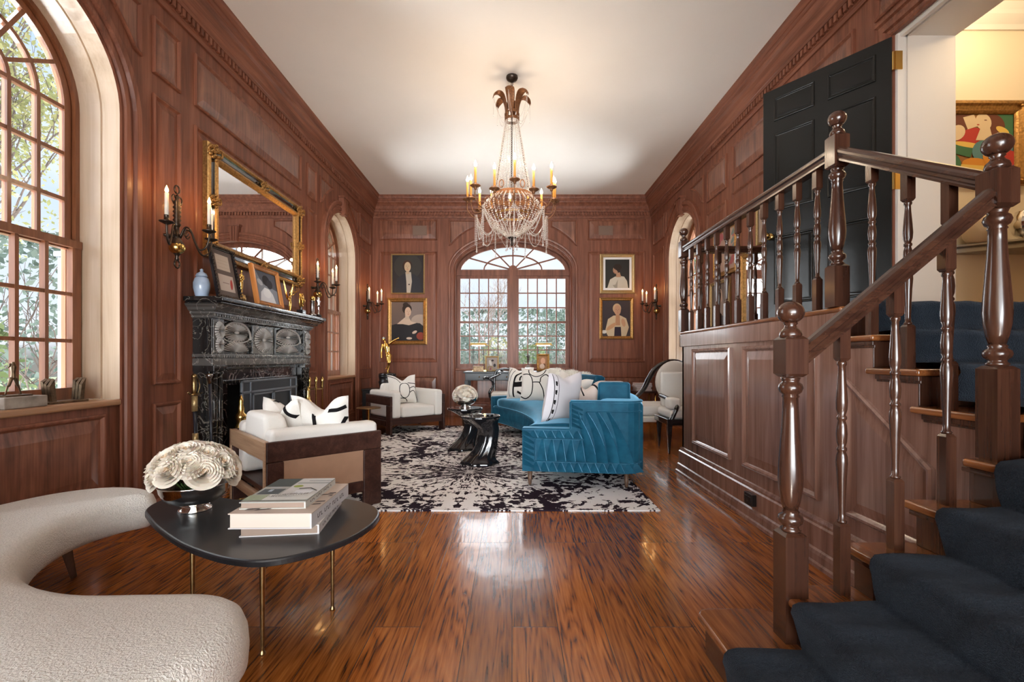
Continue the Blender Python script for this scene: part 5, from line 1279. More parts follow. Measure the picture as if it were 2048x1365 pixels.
# ================================================================== CUSHIONS
def pillow(name, label, w, h, t, mats, pats, loc, rot, chop=.06, group=None, cat='cushion', pin=.07, piping=None):
    o = thing(name, label, cat, loc, 0, group); o.rotation_euler = rot
    def P(u, v, side):
        k = .5
        x = w/2*u*(1-pin*(1-abs(v)**1.6)*abs(u)**2); z = h/2*v*(1-pin*(1-abs(u)**1.6)*abs(v)**2)
        th = t/2*(max(0, (1-u**4)*(1-v**4)))**.55*(1-.25*(u*u+v*v)/2)
        c = chop*math.exp(-(u/.38)**2)*max(0, (v+.4)/1.4)**2
        return Vector((x, -side*th, z-c+h/2))
    n = 17
    mb = MB(); mb.sm = True
    for sd in (1, -1): mb.grid(lambda a, b: P(a*2-1, b*2-1, sd), n, n)
    mb.mi = 1; mb.sm = False
    for sd, pts, wd in pats:
        sp = spline([Vector((p[0], p[1])) for p in pts], 6) if len(pts) > 2 else [Vector(pts[0])+(Vector(pts[1])-Vector(pts[0]))*k/6 for k in range(7)]
        rows = []
        for i, p in enumerate(sp):
            tt = (sp[min(i+1, len(sp)-1)]-sp[max(i-1, 0)]).normalized(); nn = Vector((-tt.y, tt.x))*wd/2
            rows.append([P(max(-1, min(1, (p+nn*q).x)), max(-1, min(1, (p+nn*q).y)), sd)+Vector((0, -sd*.0025, 0)) for q in (-1, 0, 1)])
        mb.loops([[tuple(x) for x in r] for r in rows], False)
    ob = mb.build('cover', mats, o, recalc=False)
    if piping:
        mb = MB(); mb.sm = True
        ed = [P(-1+2*k/12, -1, 0) for k in range(12)]+[P(1, -1+2*k/12, 0) for k in range(12)]+[P(1-2*k/12, 1, 0) for k in range(12)]+[P(-1, 1-2*k/12, 0) for k in range(12)]
        mb.tube([tuple(p) for p in ed], .006, 6, True); mb.build('piping', piping, o)
    return o
def oval(cx, cy, rx, ry, n=14): return [(cx+rx*cos(2*pi*k/n), cy+ry*sin(2*pi*k/n)) for k in range(n+1)]
WM = ['white_fabric', 'ink']

# ================================================================== ARMCHAIRS
def armchair(name, label, cen, rz, W, D, z0, tan=False):
    o = thing(name, label, 'armchair', (cen[0], cen[1], z0), rz)
    hx, hy, HF = W/2, D/2, .61-z0
    for s in (-1, 1):
        mb = MB(); xa, xb = sorted((s*hx, s*(hx-.038)))
        mb.box(xa, xb, -hy, hy, HF-.145, HF); mb.box(xa, xb, -hy, -hy+.155, 0, HF-.145); mb.box(xa, xb, hy-.12, hy, 0, HF-.145); mb.box(xa, xb, -hy+.155, hy-.12, .12, .21)
        mb.build('arm_frame', 'walnut', o, bevel=.01)
        if tan and s < 0:
            mb = MB(); mb.box(-hx+.014, -hx+.026, -hy+.15, hy-.11, .20, HF-.14); mb.build('arm_panel', 'tan_panel', o)  # flat tan sheet filling the arm opening
    mb = MB(); mb.box(-hx+.04, hx-.04, hy-.035, hy, HF-.13, HF); mb.box(-hx+.04, hx-.04, hy-.035, hy, .13, .20); mb.build('back_frame', 'oak_side' if tan else 'walnut', o, bevel=.008)
    if tan:
        mb = MB(); mb.box(-hx-.001, -hx+.038, hy, hy+.012, 0, HF); mb.box(hx-.038, hx, hy, hy+.012, 0, HF); mb.box(-hx, hx, hy, hy+.012, HF-.13, HF); mb.build('back_facing', 'oak_side', o, bevel=.003)
    mb = MB(); mb.box(-hx+.04, hx-.04, -hy+.02, -hy+.06, .145, .255); mb.box(-hx+.04, hx-.04, -hy+.06, hy-.04, .2, .24); mb.build('seat_rail', 'walnut', o, bevel=.006)
    mb = MB(); mb.box(-hx+.20, hx-.20, -hy-.01, hy-.22, .26, .43); mb.build('seat_cushion', 'white_fabric', o, bevel=.04, seg=4)
    for s in (-1, 1):
        mb = MB(); xa, xb = sorted((s*(hx-.042), s*(hx-.195))); mb.box(xa, xb, -hy+.005, hy-.04, .25, .675); mb.build('arm_cushion', 'white_fabric', o, bevel=.045, seg=4)
    mb = MB(); mb.loops([[(x, y, z) for x, y in ((-hx+.20, hy-.24), (hx-.20, hy-.24), (hx-.20, hy-.05), (-hx+.20, hy-.05))] if z < .7 else [(x, y, z) for x, y in ((-hx+.24, hy-.20), (hx-.24, hy-.20), (hx-.24, hy-.05), (-hx+.24, hy-.05))] for z in (.40, .60, .77)], True, True, True); mb.build('back_cushion', 'white_fabric', o, bevel=.04, seg=4)
    return o
near_rz = rad(133.2)
armchair('armchair', 'near white cushioned armchair with dark wood frame and tan side panel by the fireplace', (-1.727, 3.97), near_rz, .965, .88, RT, True)
far_rz = rad(40.5)
armchair('armchair', 'far white cushioned armchair with walnut frame below the left portraits', (-1.80, 8.02), far_rz, 1.0, .92, RT)
def at_chair(cen, rz, x, y): return (cen[0]+x*cos(rz)-y*sin(rz), cen[1]+x*sin(rz)+y*cos(rz))
x, y = at_chair((-1.80, 8.02), far_rz, .02, .10)
pillow('cushion', 'white cushion with black looping outline pattern on the far armchair', .50, .50, .20, WM,
       [(1, oval(0, -.1, .36, .58), .05), (1, [(-1, .9), (-.5, .7), (-.25, .45)], .05), (1, [(.25, .45), (.5, .35), (1, .3)], .05), (1, [(.35, -.3), (.7, -.2), (.98, -.9)], .05), (1, [(-1, -.85), (-.6, -.7), (0, -.72), (.2, -.95)], .05), (1, [(-.95, -.25), (-.65, -.45), (-.36, -.4)], .05), (1, [(.36, .0), (.7, .1), (1, -.02)], .05)],
       (x, y, .435), (-.22, 0, far_rz-.12), .09)
x, y = at_chair((-1.727, 3.97), near_rz, .06, .08)
pillow('cushion', 'white cushion with bold black bands and deep pinch, left one on the near armchair', .48, .46, .20, WM,
       [(sd, [(q*-.98, .40), (q*-.7, .62), (q*-.45, .98)], .11) for sd, q in ((1, -1), (-1, 1))]+[(sd, [(q*-.9, -.6), (q*-.45, .12), (q*.1, .30), (q*.45, -.25)], .12) for sd, q in ((1, -1), (-1, 1))]+[(sd, [(q*.1, .30), (q*.5, .5), (q*.95, .45)], .10) for sd, q in ((1, -1), (-1, 1))], (x, y, .435), (-.25, .0, near_rz+.25), .12)
x, y = at_chair((-1.727, 3.97), near_rz, -.16, -.10)
pillow('cushion', 'white cushion with bold black bands, right one on the near armchair nearest the rug', .48, .48, .20, WM,
       [(sd, [(q*.42, .66), (q*.7, .60), (q*.97, .66)], .13) for sd, q in ((1, 1), (-1, -1))]+[(sd, [(q*-.1, .8), (q*-.05, 0), (q*-.2, -.98)], .13) for sd, q in ((1, 1), (-1, -1))]+[(sd, [(q*.98, .3), (q*.75, -.2), (q*.7, -.98)], .12) for sd, q in ((1, 1), (-1, -1))]+[(sd, [(q*-.15, -.55), (q*.3, -.45), (q*.75, -.5)], .13) for sd, q in ((1, 1), (-1, -1))], (x, y, .435), (-.2, 0, near_rz+.75), .12)
# small brass drinks table
DT = thing('drinks_table', 'small round brass pedestal table beside the far armchair', 'side table', (-2.19, 7.25, 0))
mb = MB(); mb.sm = False; mb.lathe([(.172, .442), (.18, .446), (.18, .455), (.172, .458)], (0, 0, 0), 32); mb.build('tabletop', 'old_brass', DT)
mb = MB(); mb.sm = True; mb.lathe([(.11, 0), (.11, .008), (.02, .016), (.014, .03), (.014, .42), (.03, .442)], (0, 0, 0), 16); mb.build('pedestal', 'brass', DT)

# ================================================================== BLUE SOFA
SF = thing('curved_sofa', 'curved teal blue velvet sofa with fluted end in the middle of the room', 'sofa', (0, 0, 0))
Fp = spline([(.10, 4.41), (.255, 4.95), (.29, 5.6), (.235, 6.3), (.06, 7.05), (-.31, 7.86)], 10)
Bp = spline([(1.185, 4.285), (1.34, 4.95), (1.42, 5.6), (1.37, 6.45), (1.16, 7.35), (.66, 8.40)], 10)
ZB = .155
def SP(i, s, z): p = Fp[i]+(Bp[i]-Fp[i])*s; return (p.x, p.y, z)
nS = len(Fp)
# body shell: base and back
mb = MB(); mb.sm = True
sec = [(.03, ZB), (.0, ZB+.02), (.0, .41), (.02, .425), (.55, .43), (.60, .44), (.615, .78), (.64, .795), (.68, .803), (.93, .803), (.975, .795), (1.0, .765), (1.0, ZB+.03), (.97, ZB)]
mb.loops([[SP(i, s, z) for s, z in sec] for i in range(2, nS)], True, True, True)
mb.build('body', 'velvet', SF)
# seat cushion
mb = MB(); mb.sm = True
sec = [(.0, .425), (-.022, .45), (-.022, .52), (.0, .55), (.05, .562), (.3, .575), (.58, .565), (.612, .55), (.612, .43)]
mb.loops([[SP(i, s, z) for s, z in sec] for i in range(4, nS-3)], True, True, True); mb.build('seat_cushion', 'velvet', SF)
# stepped end near the camera, with a rounded back corner in plan
P0 = Vector((.095, 4.42)); P1 = Vector((1.185, 4.275)); ex = (P1-P0).normalized(); en = Vector((ex.y, -ex.x)); EW = (P1-P0).length
RC = .17
def EP(s, z, w):                                    # s in metres along the end, wrapping round the back corner
    if s <= EW-RC: p = P0+ex*s+en*w
    else:
        a = (s-(EW-RC))/RC; a = min(a, pi/2); c = P0+ex*(EW-RC)-en*RC; d = en*cos(a)+ex*sin(a); p = c+d*(RC+w)
        if (s-(EW-RC))/RC > pi/2: p = p-en*((s-(EW-RC))-RC*pi/2)
    return (p.x, p.y, z)
SMAX = EW-RC+RC*pi/2+.12; SSTEP = .445
ss = [0, .02]+[.05*k for k in range(1, 9)]+[SSTEP-.012, SSTEP, SSTEP+.012]+[SSTEP+.05+k*(SMAX-SSTEP-.05)/14 for k in range(15)]
def top(s): return .553 if s < SSTEP else .81
mb = MB(); mb.sm = False
def cap_ring(off, d):
    # outline of the stepped end in (s,z), offset depth d inward
    r = [(0, ZB), (0, .553), (SSTEP, .553), (SSTEP, .81)]+[(s, .81) for s in ss if s > SSTEP+.03]+[(s, ZB) for s in reversed(ss) if s > SSTEP+.03]+[(s, ZB) for s in (SSTEP, .2)]
    return r
R0 = cap_ring(0, 0)
def q3(s, z, w, shrink=0):
    return EP(s, z, w)
front = [q3(s, z, 0) for s, z in R0]; rim = [q3(s, z, -.02) for s, z in R0]; back = [q3(s, z, -.15) for s, z in R0]
inner = [(max(.012, min(s, SMAX)), max(ZB+.012, min(z, top(s)-.012))) for s, z in R0]
# front faces as columns
cols = sorted(set([0, .2, SSTEP]+[s for s in ss]))
for a, b in zip(cols[:-1], cols[1:]):
    t = top((a+b)/2); mb.add([EP(a, ZB, 0), EP(b, ZB, 0), EP(b, t, 0), EP(a, t, 0)], [(0, 1, 2, 3)])
    mb.add([EP(a, t, 0), EP(b, t, 0), EP(b, t, -.14), EP(a, t, -.14)], [(0, 1, 2, 3)]); mb.add([EP(a, ZB, 0), EP(b, ZB, 0), EP(b, ZB, -.14), EP(a, ZB, -.14)], [(0, 1, 2, 3)])
mb.add([EP(0, ZB, 0), EP(0, .553, 0), EP(0, .553, -.14), EP(0, ZB, -.14)], [(0, 1, 2, 3)])
mb.add([EP(SSTEP, .553, 0), EP(SSTEP, .81, 0), EP(SSTEP, .81, -.14), EP(SSTEP, .553, -.14)], [(0, 1, 2, 3)])
mb.build('end_panel', 'velvet', SF, smooth=True)
# fluting: saw-tooth pleats
def pleat(mb, pl, pr, h=.055):
    # pl, pr: lists of (s,z) bottom to top; ridge on the right edge
    n = len(pl); v = []; f = []
    for i in range(n):
        v += [EP(pl[i][0], pl[i][1], .002), EP(pr[i][0], pr[i][1], h*(1-.6*i/(n-1))), EP(pr[i][0]+.001, pr[i][1], .001)]
    for i in range(n-1):
        a, b = i*3, i*3+3; f += [(a, a+1, b+1, b), (a+1, a+2, b+2, b+1)]
    mb.add(v, f)
mb = MB(); mb.sm = False
def prow(s0, s1, n, z0, z1, lean, curve=0, taper=.25, h=.062):
    w = (s1-s0)/n
    for k in range(n):
        a = s0+k*w; b = a+w; m = 6; L = []; R = []
        for i in range(m+1):
            t = i/m; z = z0+(z1-z0)*t; off = lean*t+curve*t*t; ww = w*(1-(1-taper)*t**1.3)
            L.append((max(s0-.06, min(b-ww+off, SMAX)), z)); R.append((max(s0-.06, min(b+off, SMAX)), z))
        pleat(mb, L, R, h)
prow(.10, 1.08, 13, ZB+.015, .245, -.035)
prow(.14, .58, 5, .265, .455, -.03, 0, .2)
prow(.58, .98, 4, .265, .71, -.05, -.13, .3, .085)
prow(.07, .55, 6, .475, .537, -.035)
for k in range(5):
    z = .56+k*.042; pleat(mb, [(SSTEP+.015, z+.05-.01*i) for i in range(5)] and [(SSTEP+.012+.025*i, z+.055-.012*i) for i in range(5)], [(SSTEP+.012+.025*i, z+.025-.012*i*.6) for i in range(5)])
for k in range(6):
    z = .20+k*.055; pleat(mb, [(.012+.025*i, z+.07-.016*i) for i in range(5)], [(.012+.025*i, z+.03-.010*i) for i in range(5)])
mb.build('fluting', 'velvet', SF, recalc=False)
mb = MB(); mb.sm = True
def pipe(pts, w=.007): mb.tube([EP(s, z, .006) for s, z in pts], w, 6)
pipe([(.12, .253)]+[(.12+k*(SMAX-.12)/24, .253) for k in range(1, 25)]); pipe([(.12, .253), (.12, .455), (.13, .463), (.57, .463), (.578, .47), (.578, .708), (.588, .718)]+[(.60+k*(SMAX-.6)/16, .718) for k in range(17)])
pipe([(.0, .548), (.10, .549), (.2, .549), (SSTEP-.01, .549), (SSTEP, .56), (SSTEP, .80), (SSTEP+.01, .808)]+[(SSTEP+.02+k*(SMAX-SSTEP-.02)/20, .808) for k in range(21)], .009)
mb.build('piping', 'velvet', SF)
# pleated front face below the seat
mb = MB(); mb.sm = False
for i in range(3, nS-1):
    for h_ in (0, 1):
        a = Fp[i]+(Fp[min(i+1, nS-1)]-Fp[i])*h_*.5; b = Fp[i]+(Fp[min(i+1, nS-1)]-Fp[i])*(h_*.5+.5); d = (b-a)
        if d.length < 1e-6: continue
        n_ = Vector((-d.y, d.x)).normalized()
        if n_.x > 0: n_ = -n_
        rows = []
        for z, k in ((ZB+.02, .3), (.28, 1), (.40, .35)):
            rows.append([(a.x+n_.x*.002, a.y+n_.y*.002, z), (b.x+n_.x*.02*k-d.x*.2, b.y+n_.y*.02*k-d.y*.2, z), (b.x+n_.x*.001, b.y+n_.y*.001, z)])
        mb.loops(rows, False)
mb.build('front_pleats', 'velvet', SF)
# far arm
mb = MB(); f1 = Fp[-1]; b1 = Bp[-1]; dd = (Fp[-1]-Fp[-2]).normalized()*.12
pl = [(f1.x, f1.y), (f1.x+dd.x, f1.y+dd.y), (b1.x+dd.x, b1.y+dd.y), (b1.x, b1.y)]
mb.loops([[(p[0], p[1], z) for p in pl] for z in (ZB, .575)], True, True, True); mb.build('far_arm', 'velvet', SF, bevel=.03, seg=3)
for p in ((.17, 4.50), (1.06, 4.40), (-.27, 7.80), (.55, 8.2), (1.2, 6.3)):
    mb = MB(); mb.sm = True; mb.lathe([(.014, 0), (.017, .03), (.025, .15)], (0, 0, 0), 12); mb.build('leg', 'leg_brown', SF, (p[0], p[1], RT if p[0] < 1.16 else 0))
ZS = .574
# cushions on the sofa
pillow('cushion', 'white cushion with bold black letter-like bars, leftmost on the blue sofa', .46, .50, .19, WM,
       [(1, [(-.95, -.9), (-.85, .2), (-.6, .9)], .05), (1, [(-.25, -.92), (-.2, .1), (.0, .6), (.6, .75)], .13), (1, [(-.22, -.12), (.3, -.08), (.9, -.05)], .32), (1, [(.25, .15), (.3, .4), (.7, .5)], .12), (1, [(.1, -.55), (.5, -.7), (.5, -.45), (.9, -.45)], .14), (1, [(-.6, -.9), (-.6, .0), (-.3, .9)], .04)],
       (.10, 7.28, ZS), (-.16, 0, -.62), .05, None, 'cushion', .07)
pillow('cushion', 'white cushion with black rounded outlines, second from left on the blue sofa', .50, .50, .20, WM,
       [(1, [(-.95, -.75), (-.6, -.9), (-.25, -.6), (-.2, .1), (-.4, .55), (-.85, .55)], .06), (1, [(-.5, .9), (-.4, .62), (0, .50), (.4, .62), (.55, .9)], .06), (1, [(-.2, .1), (.0, .12), (.25, .1)], .06), (1, [(.25, .1), (.3, .4), (.6, .55), (.9, .2), (1, -.3)], .06), (1, [(.2, .1), (.45, -.4), (.5, -.98)], .06)],
       (.36, 6.98, ZS), (-.2, 0, -.25), .05, None, 'cushion', .07)
mb = MB(); mb.sm = True; rr = random.Random(21)
def furf(a, b):
    u = a; v = b
    x = .56+.64*u; y = 6.92-.30*u+.0*v
    # drape: up the front of the cushions, over the top, down behind
    prof = spline([(0, -.22, .59), (0, -.13, .82), (0, -.03, .99), (0, .10, 1.045), (0, .26, .99), (0, .36, .84)], 6)
    p = prof[min(int(v*(len(prof)-1)), len(prof)-1)]
    zt = p.z*(1-.06*u-.10*max(0, u-.75)*2)+.012*sin(u*19+v*7)+rr.uniform(-.006, .006)
    return (x+.02*sin(v*9), y+p.y+.015*sin(u*13)+rr.uniform(-.005, .005), zt if zt > .58 else .58)
mb.grid(furf, 44, 30)
fo = mb.build('fur_throw', 'fur'); fo.modifiers.new('thick', 'SOLIDIFY').thickness = .03
tag(fo, 'fluffy cream fur throw draped over the back of the blue sofa', 'throw')
# fluff of the throw
def fluff():
    mb = MB(); rr = random.Random(5); me = fo.data
    for p in me.polygons:
        c = p.center
        for q in range(5):
            b = Vector(c)+Vector((rr.uniform(-.012, .012), rr.uniform(-.012, .012), 0)); n = (p.normal if p.normal.z > -.2 else -p.normal)+Vector((rr.uniform(-.6, .6), rr.uniform(-.6, .6), rr.uniform(-.5, .2)))
            n.normalize(); t = Vector((rr.uniform(-1, 1), rr.uniform(-1, 1), 0)).normalized()*.003
            mb.add([tuple(b-t), tuple(b+t), tuple(b+n*rr.uniform(.02, .042))], [(0, 1, 2)])
    h = mb.build('pile', 'fur', fo, recalc=False); h['kind'] = 'stuff'
fluff()
bp = pillow('cushion', 'plain pale lavender cushion with dotted edge leaning on the near sofa arm', .50, .50, .18, ['lavender_white', 'ink'],
       [(-1, [(.82, -.95), (.80, 0), (.86, .98)], .03), (-1, [(.62, -.95), (.60, 0), (.66, .98)], .02)]+[(-1, [(.71, y), (.73, y+.001), (.74, y+.13)], .09) for y in (-.95, -.55, -.15, .25, .6)],
       (.47, 4.84, ZS), (-.22, 0, rad(-138)), .05)
pillow('cushion', 'pinkish white cushion with dark bands peeking over the near sofa arm', .40, .44, .17, ['pink_white', 'ink'], [(1, [(-.8, .9), (-.5, .3), (-.7, -.5)], .08), (1, [(.3, .95), (.7, .6), (.95, .3)], .08), (1, [(-.2, .9), (.1, .2)], .08), (-1, [(-.8, .9), (-.5, .3), (-.7, -.5)], .08), (-1, [(.4, .9), (.7, .3)], .1)], (.72, 4.98, ZS-.01), (-.14, .12, rad(-24)), .11)
pillow('cushion', 'white cushion with black band half hidden behind the lavender cushion', .46, .46, .18, WM, [(1, [(-.3, .95), (0, .6), (.6, .55)], .1), (1, [(.2, .9), (.8, .2)], .06), (1, [(-.8, .2), (.8, .0)], .06)], (.62, 5.62, ZS), (-.2, .25, rad(-35)), .08)
for i, (lo, rz, lb) in enumerate([((1.03, 4.80, ZS), -14, 'teal velvet box cushion just behind the near sofa arm'), ((.98, 6.15, ZS), -70, 'teal velvet cushion under the edge of the fur throw')]):
    o = thing('cushion', lb, 'cushion', lo, 0); o.rotation_euler = (-.12, 0, rad(rz))
    q_ = (.16, .235)[i]; h_ = (.39, .42)[i]
    mb = MB(); mb.box(-q_, q_, -.07, .07, 0, h_); mb.build('cover', 'velvet', o, bevel=.035, seg=4)
    mb = MB(); mb.sm = True
    for y in (-.066, .066): mb.tube([(-q_+.008, y, .03), (-q_+.003, y, .2), (-q_+.012, y, h_-.02), (0, y, h_-.008), (q_-.012, y, h_-.02), (q_-.003, y, .2), (q_-.008, y, .03)], .006, 6)
    mb.build('piping', 'velvet', o)
# ================================================================== DESK in front of the big window
DZ = .955
DK = thing('desk', 'black lacquer writing desk in front of the big arched window', 'desk', (0, 0, 0))
mb = MB(); mb.box(-.92, .98, 8.98, 9.72, DZ-.03, DZ); mb.build('desktop', 'black_satin', DK, bevel=.006)
mb = MB(); mb.box(-.89, .95, 9.01, 9.69, DZ-.17, DZ-.03); mb.build('apron', 'black_satin', DK, bevel=.004)
for x in (-.80, -.28, .24, .62):
    mb = MB(); w = .50 if x < .5 else .30; mb.box(x-.07, x-.07+w-.03, 9.003, 9.012, DZ-.155, DZ-.045); d_ = mb.build('drawer', 'black_satin', DK, bevel=.003)
    mb = MB(); mb.ell((x-.07+w/2, 8.99, DZ-.10), .013, 8, 6); mb.build('knob', 'brass', d_)
for x in (-.87, .93):
    for y in (9.03, 9.67):
        mb = MB(); mb.loops([[(x+a*s, y+b*s, z) for a, b in ((-1, -1), (1, -1), (1, 1), (-1, 1))] for s, z in ((.02, 0), (.032, DZ-.17))], True, True, True); mb.build('leg', 'black_satin', DK, bevel=.003)
def pos(px, py, Y): return ((px-1024)*Y/950, Y, 1.2-(py-718)*Y/950)
# picture lamps with horizontal brass shades on two posts
def desk_lamp(px, Y, label):
    o = thing('desk_lamp', label, 'lamp', ((px-1024)*Y/950, Y, DZ))
    mb = MB(); mb.box(-.12, .12, -.05, .05, 0, .02); mb.build('base', 'brass', o, bevel=.004)
    mb = MB(); mb.sm = True
    for x in (-.105, .105): mb.tube(spline([(x*.8, 0, .02), (x, 0, .06), (x, 0, .30), (x, 0, .50)], 5), .006, 6)
    mb.build('stand', 'black', o)
    mb = MB(); mb.sm = True
    mb.loops([[(x, .045*cos(a), .52+.04*sin(a)) for a in [pi*k/10 for k in range(11)]] for x in (-.16, .16)], False); mb.cyl((-.2, 0, .515), (.2, 0, .515), .006); mb.build('lamp_shade', 'brass', o)
    mb = MB(); mb.cyl((-.13, 0, .51), (.13, 0, .51), .014); mb.build('bulb', 'lamp_lit', o)
    lamp('desk_lamp_light', ((px-1024)*Y/950, Y-.02, DZ+.46), .7, .05, (1, .85, .6))
desk_lamp(957, 9.42, 'brass desk lamp with horizontal shade at the left end of the desk'); desk_lamp(1087, 9.42, 'brass desk lamp with horizontal shade at the right part of the desk')
picture('framed_photograph', 'silver framed photograph of a dancer on the desk', 'framed photo', .27, .30, .03, 'gilt_pale', [((.05, .04, .04), E(.55, .75, .12, .08)), ((.04, .035, .04), E(.75, .35, .12, .14)), ((.55, .5, .46), E(.35, .55, .12, .25, 20))], ((984-1024)*9.4/950, 9.4, DZ), 0, bg=(.33, .27, .24), depth=.03, tilt=-.12)
picture('framed_photograph', 'gold framed portrait photograph under the right desk lamp', 'framed photo', .25, .34, .045, 'gilt', [((.6, .32, .2), E(.5, .62, .28, .26)), ((.15, .06, .03), E(.62, .3, .18, .12)), ((.62, .45, .35), E(.4, .2, .3, .2))], ((1086-1024)*9.3/950, 9.30, DZ), 0, bg=(.35, .17, .08), depth=.035, tilt=-.12)
picture('framed_photograph', 'tiny framed photograph at the front of the desk', 'framed photo', .09, .10, .015, 'gilt_pale', [((.25, .08, .08), E(.5, .5, .3, .35))], ((981-1024)*9.15/950, 9.12, DZ), 0, bg=(.3, .25, .22), depth=.02, tilt=-.15)
mb = MB(); mb.box(-.10, .10, -.06, .06, 0, .09); mb.box(-.104, .104, -.064, .064, .09, .105)
for k in range(4): mb.box(-.09+k*.045, -.06+k*.045, -.066, -.06, .02, .075)
tag(mb.build('trinket_box', 'bronze', None, ((957-1024)*9.1/950, 9.10, DZ), bevel=.003), 'fretted brass box at the left front of the desk', 'box')
mb = MB(); mb.box(-.09, .09, -.05, .05, 0, .05); mb.box(-.08, .08, -.04, .04, .05, .075)
tag(mb.build('stone_paperweight', 'pewter', None, ((1058-1024)*9.25/950, 9.25, DZ), bevel=.004), 'grey stone block under the dark desk statuette', 'paperweight')
mb = MB(); mb.box(-.04, .04, -.04, .04, .0, .04); P = dict(BASE); P['larm'] = [(-.1, 0, .79), (-.1, -.06, .68), (0, -.1, .72)]; mb.T = Matrix.Translation((0, 0, .04)); figure(mb, .24, P); mb.T = None
tag(mb.build('statuette', 'dark_bronze', None, ((1056-1024)*9.25/950, 9.25, DZ+.075)), 'small dark bronze standing statuette on the desk between the lamps', 'statuette')
rr = random.Random(12)
DESKB = [(1004, 9.2, .05, .06, 'pewter', 'small pewter cup on the desk left of the patterned cushions', 'cup'), (996, 9.15, .08, .03, 'silver', 'flat silver case on the desk in front of the dancer photograph', 'case'), (970, 9.08, .05, .035, 'brass', 'small brass pillbox beside the fretted brass box', 'box'),
         (1109, 9.3, .06, .055, 'amber_wood', 'small amber box at the right end of the desk', 'box'), (1120, 9.35, .07, .06, 'amber', 'glossy orange box at the right end of the desk next to the amber box', 'box'), (1101, 9.3, .04, .06, 'dark_bronze', 'small dark box at the right end of the desk', 'box')]
for px, Y, w, h, m, lb, ct in DESKB:
    mb = MB()
    if ct == 'cup': mb.sm = True; mb.lathe([(.02, 0), (.028, .01), (.03, .06), (.026, .058)], (0, 0, 0), 14)
    else: mb.box(-w/2, w/2, -.04, .04, 0, h*.75); mb.box(-w/2-.003, w/2+.003, -.043, .043, h*.75, h)
    tag(mb.build(ct if ct != 'box' else 'small_box', m, None, ((px-1024)*Y/950, Y, DZ), bevel=.003 if ct != 'cup' else 0), lb, ct)
# desk chair: white seat, dark carved arms
DC = thing('desk_chair', 'desk chair with white seat and black twisted carved arms behind the blue sofa', 'chair', (-.10, 8.62, 0), 0)
mb = MB(); mb.box(-.27, .27, -.25, .25, .46, .60); mb.build('seat', 'white_fabric', DC, bevel=.04, seg=4)
mb = MB(); mb.box(-.28, .28, -.26, .26, .40, .46); mb.build('seat_frame', 'black_gloss', DC, bevel=.006)
for s in (-1, 1):
    mb = MB(); mb.sm = True
    pts = spline([(s*.27, -.12, .46), (s*.30, -.15, .60), (s*.24, -.13, .70), (s*.25, -.16, .80), (s*.33, -.18, .86), (s*.40, -.22, .85)], 6); mb.tube(pts, [.022+.006*(k % 3 == 0) for k in range(len(pts))], 8)
    mb.tube(spline([(s*.30, -.16, .84), (s*.20, .02, .88), (s*.12, .2, .92)], 6), .016, 8); mb.build('arm', 'black_gloss', DC)
    for y in (-.22, .22):
        mb = MB(); mb.sm = True; mb.tube([(s*.25, y, 0), (s*.25, y, .42)], [.014, .024], 8); mb.build('leg', 'black_gloss', DC)
mb = MB(); mb.sm = True; mb.tube(spline([(-.22, .24, .46), (-.22, .27, .9), (-.12, .28, 1.0), (.12, .28, 1.0), (.22, .27, .9), (.22, .24, .46)], 6), .02, 8); mb.build('back_frame', 'black_gloss', DC)
mb = MB(); mb.sm = True; mb.lathe([(.14, 0), (.15, .02), (.17, .32), (.175, .33)], (0, 0, 0), 24, cap=True)
tag(mb.build('waste_bin', 'black', None, (-.74, 8.5, 0)), 'dark round waste bin on the floor left of the desk chair', 'bin')

# ================================================================== PEDESTAL, STATUE, BLACK CABINET
pd = thing('pedestal', 'black round turned pedestal in the far left corner', 'pedestal', (-2.40, 9.15, 0))
mb = MB(); mb.sm = True; mb.lathe([(.20, 0), (.20, .06), (.14, .09), (.12, .5), (.15, .70), (.17, .76), (.15, .78), (.16, .85), (.17, .88)], (0, 0, 0), 24); mb.build('column', 'black', pd)
st = thing('dancer_statue', 'gold dancing woman statue with outstretched arm on the black pedestal', 'statue', (-2.40, 9.15, .88))
mb = MB(); mb.sm = True; mb.lathe([(.16, 0), (.17, .02), (.15, .045), (.10, .05), (.05, .07)], (0, 0, 0), 20); mb.build('base', 'black_gloss', st)
mb = MB()
figure(mb, .76, dict(pelvis=(.03, 0, .50), waist=(.0, 0, .60), chest=(-.03, 0, .73), neck=(-.05, 0, .83), head=(-.09, 0, .90), lleg=[(.0, 0, .5), (.04, -.02, .3), (.05, 0, .27), (.0, .0, .07)], rleg=[(.06, 0, .5), (.07, -.08, .34), (.05, -.06, .29), (-.02, -.02, .17)], larm=[(-.12, 0, .80), (-.15, 0, .62), (-.14, -.03, .45)], rarm=[(.06, -.02, .80), (.16, -.05, .87), (.30, -.08, .94)]))
mb.build('figure', 'gold', st)
mb = MB(); mb.sm = True; mb.ell((-.07, .005, .715), (.040, .045, .034)); mb.build('hair', 'pewter', st)
mb = MB(); mb.box(-2.72, -2.30, 8.62, 9.0, 0, .62); mb.box(-2.73, -2.29, 8.61, 9.01, .62, .65)
tag(mb.build('side_cabinet', 'black', None, bevel=.006), 'low black cabinet behind the far armchair', 'cabinet')

